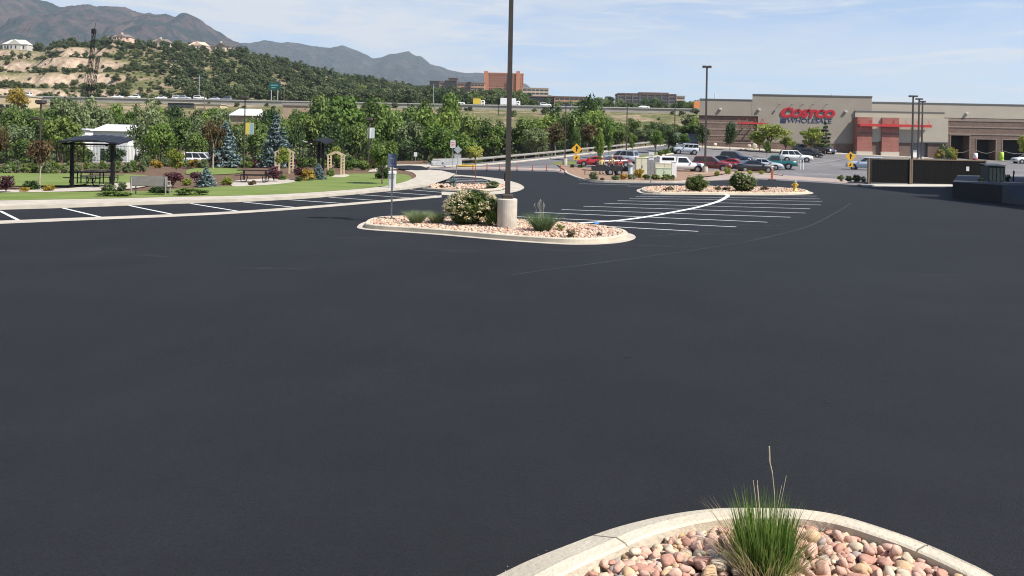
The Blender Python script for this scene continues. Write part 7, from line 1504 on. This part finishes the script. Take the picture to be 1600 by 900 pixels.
def merged(name, items, me, m, smin, smax, wid):
    n = len(me.vertices); co = np.empty(n * 3, dtype=np.float32); me.vertices.foreach_get('co', co); co = co.reshape(-1, 3); tn = np.empty(n, dtype=np.float32); me.attributes['tint'].data.foreach_get('value', tn); vs = []; tt = []
    for (X, Y, z) in items:
        s = rg.uniform(smin, smax); a = rg.uniform(0, 6.28); c_, s_ = math.cos(a), math.sin(a); q = co * np.array((s * wid, s * wid, s)); vs.append(np.stack([q[:, 0] * c_ - q[:, 1] * s_ + X, q[:, 0] * s_ + q[:, 1] * c_ + Y, q[:, 2] + z - .3], 1)); tt.append(np.clip(tn * .6 + rg.random() * .4, 0, 1))
    V = np.concatenate(vs).astype(np.float32); N_ = len(V); mm = bpy.data.meshes.new(name); mm.vertices.add(N_); mm.vertices.foreach_set('co', V.ravel()); mm.loops.add(N_); mm.loops.foreach_set('vertex_index', np.arange(N_, dtype=np.int32)); mm.polygons.add(N_ // 4); mm.polygons.foreach_set('loop_start', np.arange(0, N_, 4, dtype=np.int32)); mm.update(calc_edges=True); mm.materials.append(m)
    at = mm.attributes.new('tint', 'FLOAT', 'POINT'); at.data.foreach_set('value', np.concatenate(tt).astype(np.float32)); return tag(link(name, mm), kind='stuff')
merged('distant_woodland', [(X, Y, z) for X, Y, z, pn in extra if pn][:900], HP[0], L_pine, 5, 9.5, 1.3)
merged('hillside_undergrowth', [(X, Y, z) for X, Y, z, pn in extra if not pn][:1500], HS[0], L_oak, .7, 2.3, 1.6)
# wood between the freeway and the offices, and the ridge trees to the side of them
wd = []
for i in range(420):
    x = rg.uniform(540, 815); Y = rg.uniform(376, 640); wd.append((x, Y))
FARK = ['hillpine', 'scrub', 'dark', 'mid']
for i, (x, Y) in enumerate(wd[:290]):
    X = (x - 800) / F * Y; cr = proto(FARK[0 if x < 800 and i % 3 else (i % 4)], i % 3)[0]; s = rg.uniform(6.5, 10.5); o = link('roadside_wood_tree', cr); o.location = (X, Y, GZ(X, Y) - .3); o.scale = (s * 1.15, s * 1.15, s); o.rotation_euler.z = rg.uniform(0, 6.28); tag(o, 'dark green tree in the wood beyond the freeway, below the ridge offices', 'tree', 'trees of the wood beyond the freeway')
for i in range(150):
    x = rg.uniform(815, 1100); Y = rg.uniform(372, 470) if i < 95 else rg.uniform(560, 690); X = (x - 800) / F * Y
    kd = ['dark', 'mid', 'grey', 'scrub', 'hillpine', 'yel'][i % 6 if i % 11 else 5]; kd = 'dark' if kd == 'yel' and i % 11 else kd
    s = rg.uniform(4.5, 7.5) if Y < 500 else rg.uniform(7, 10); o = link('office_park_tree', proto(kd, i % 3)[0]); o.location = (X, Y, GZ(X, Y) - .3); o.scale = (s * 1.15, s * 1.15, s); o.rotation_euler.z = rg.uniform(0, 6.28); tag(o, 'leafy tree in the grounds of the offices beyond the freeway', 'tree', 'trees in the office grounds')
# lattice crane boom, wooden poles, green road sign
def crane():
    D = 170; a = A(130.5, 205, D); b = A(146.5, 52, D); t = thing('lattice_mast', 'black lattice crane boom leaning up in front of the hill', 'crane', (a.x, a.y, GZ(a.x, a.y))); o = Vector(t.location)
    def lat(p, q, w0, w1, n, name):
        p, q = p - o, q - o; mb = MB(); d = (q - p).normalized(); u = Vector((1, 0, 0)); v = d.cross(u).normalized(); ring = []
        for i in range(n + 1):
            s = i / n; c = p.lerp(q, s); w = w0 + (w1 - w0) * s; ring.append([c + u * w + v * w, c - u * w + v * w, c - u * w - v * w, c + u * w - v * w])
        for i in range(n):
            for k in range(4): mb.tube(ring[i][k], ring[i + 1][k], .055, .055, 4, False); mb.tube(ring[i][k], ring[i + 1][(k + 1) % 4], .03, .03, 4, False)
        mb.build(name, M_blk, t)
    lat(a + Vector((0, 0, -3)), b, .42, .24, 20, 'boom'); lat(A(140, 168, D), A(154.5, 87, D), .28, .2, 11, 'jib')
    mb = MB(); c = b - o; mb.cbox(c.x - .45, c.x + .45, c.y - .4, c.y + .4, c.z - .1, c.z + 1.0, .2); mb.build('sheave_block', M_blk, t)
    mb = MB(); 
    for x1_, y1_ in ((124, 168), (137, 112), (152, 150)): mb.tube(b - o, A(x1_, y1_, D - 2) - o, .035, .035, 4, False)
    mb.tube(b - o, A(149.5, 36, D) - o, .06, .04, 4); mb.build('cable', M_blk, t)
    mb = MB(); p_ = a - o; mb.cbox(p_.x - 2.2, p_.x + 1.8, p_.y - 1.5, p_.y + 1.5, 0, 3.2, .3); mb.build('cab', M_blk, t)
crane()
def util_pole(label, x, top, bot, D, m, arm=0.0, r=.14, head=None):
    b = A(x, bot, D); z = min(b.z, GZ(b.x, D)); zt = A(x, top, D).z; t = thing('utility_pole', label, 'pole', (b.x, D, z - .3), 0, 'poles near the freeway'); mb = MB(); mb.cyl(0, 0, 0, zt - z + .3, r, r * .75, 8); mb.build('pole', m, t)
    if arm: mb = MB(); mb.box(-arm, arm, -.08, .08, zt - z - .9, zt - z - .7); mb.build('crossarm', m, t)
    if head: mb = MB(); mb.cbox(-head, head, -.5, .5, zt - z - .6, zt - z + .5, .2); mb.build('lamp_head', M_blk, t)
M_wood = mat('weathered_wood', (.13, .10, .08), .9)
util_pole('brown wooden pole among the freeway queue', 319, 141, 176, 280, M_wood, .0, .2); util_pole('pale steel light mast beside the freeway queue', 311, 118, 148, 372, M_signg, 1.6, .16); util_pole('dark freeway light mast with a bulky head', 637, 143, 190, 300, M_blk, 0, .2, 1.0)
util_pole('thin pale mast before the dark office cubes', 677, 131, 168, 372, M_signg, 0, .14); util_pole('short dark pole below the freeway beside the main lamp', 779, 158, 184, 300, M_blk, 0, .16); util_pole('pole with a road sign panel beside the green gantry sign', 443.5, 132, 158, 366, M_wood, 0, .2)
b = A(429, 142, 366); z = GZ(b.x, 366); t = thing('highway_sign', 'dark green highway sign board beside the freeway', 'road sign', (b.x, 366, z)); q = pxm(366); zc = A(429, 135, 366).z - z
mb = MB(); mb.cbox(-9 * q, 9 * q, -.1, .05, zc - 5.5 * q, zc + 6 * q, .05); mb.build('sign_panel', mat('highway_green', (.005, .055, .05), .5), t); mb = MB(); mb.box(-6 * q, 5 * q, -.13, -.103, zc + 1 * q, zc + 2.6 * q); mb.box(-5 * q, 2 * q, -.13, -.103, zc - 2.8 * q, zc - 1.2 * q); mb.build('sign_print', mat('sign_teal_print', (.10, .30, .27), .5), t)
for x in (-5 * q, 5 * q): mb = MB(); mb.cyl(x, .1, -.3, zc, .2, .2, 8); mb.build('post', M_signg, t)
# white van on the lane beyond the park fence
b = A(305, 246, 100); t = thing('white_van', 'white van seen between shrubs behind the park fence', 'van', (b.x, 103, min(GZ(b.x, 103), b.z) - .1 + .3), 0); car_parts(t, 'bigsuv', P_white)
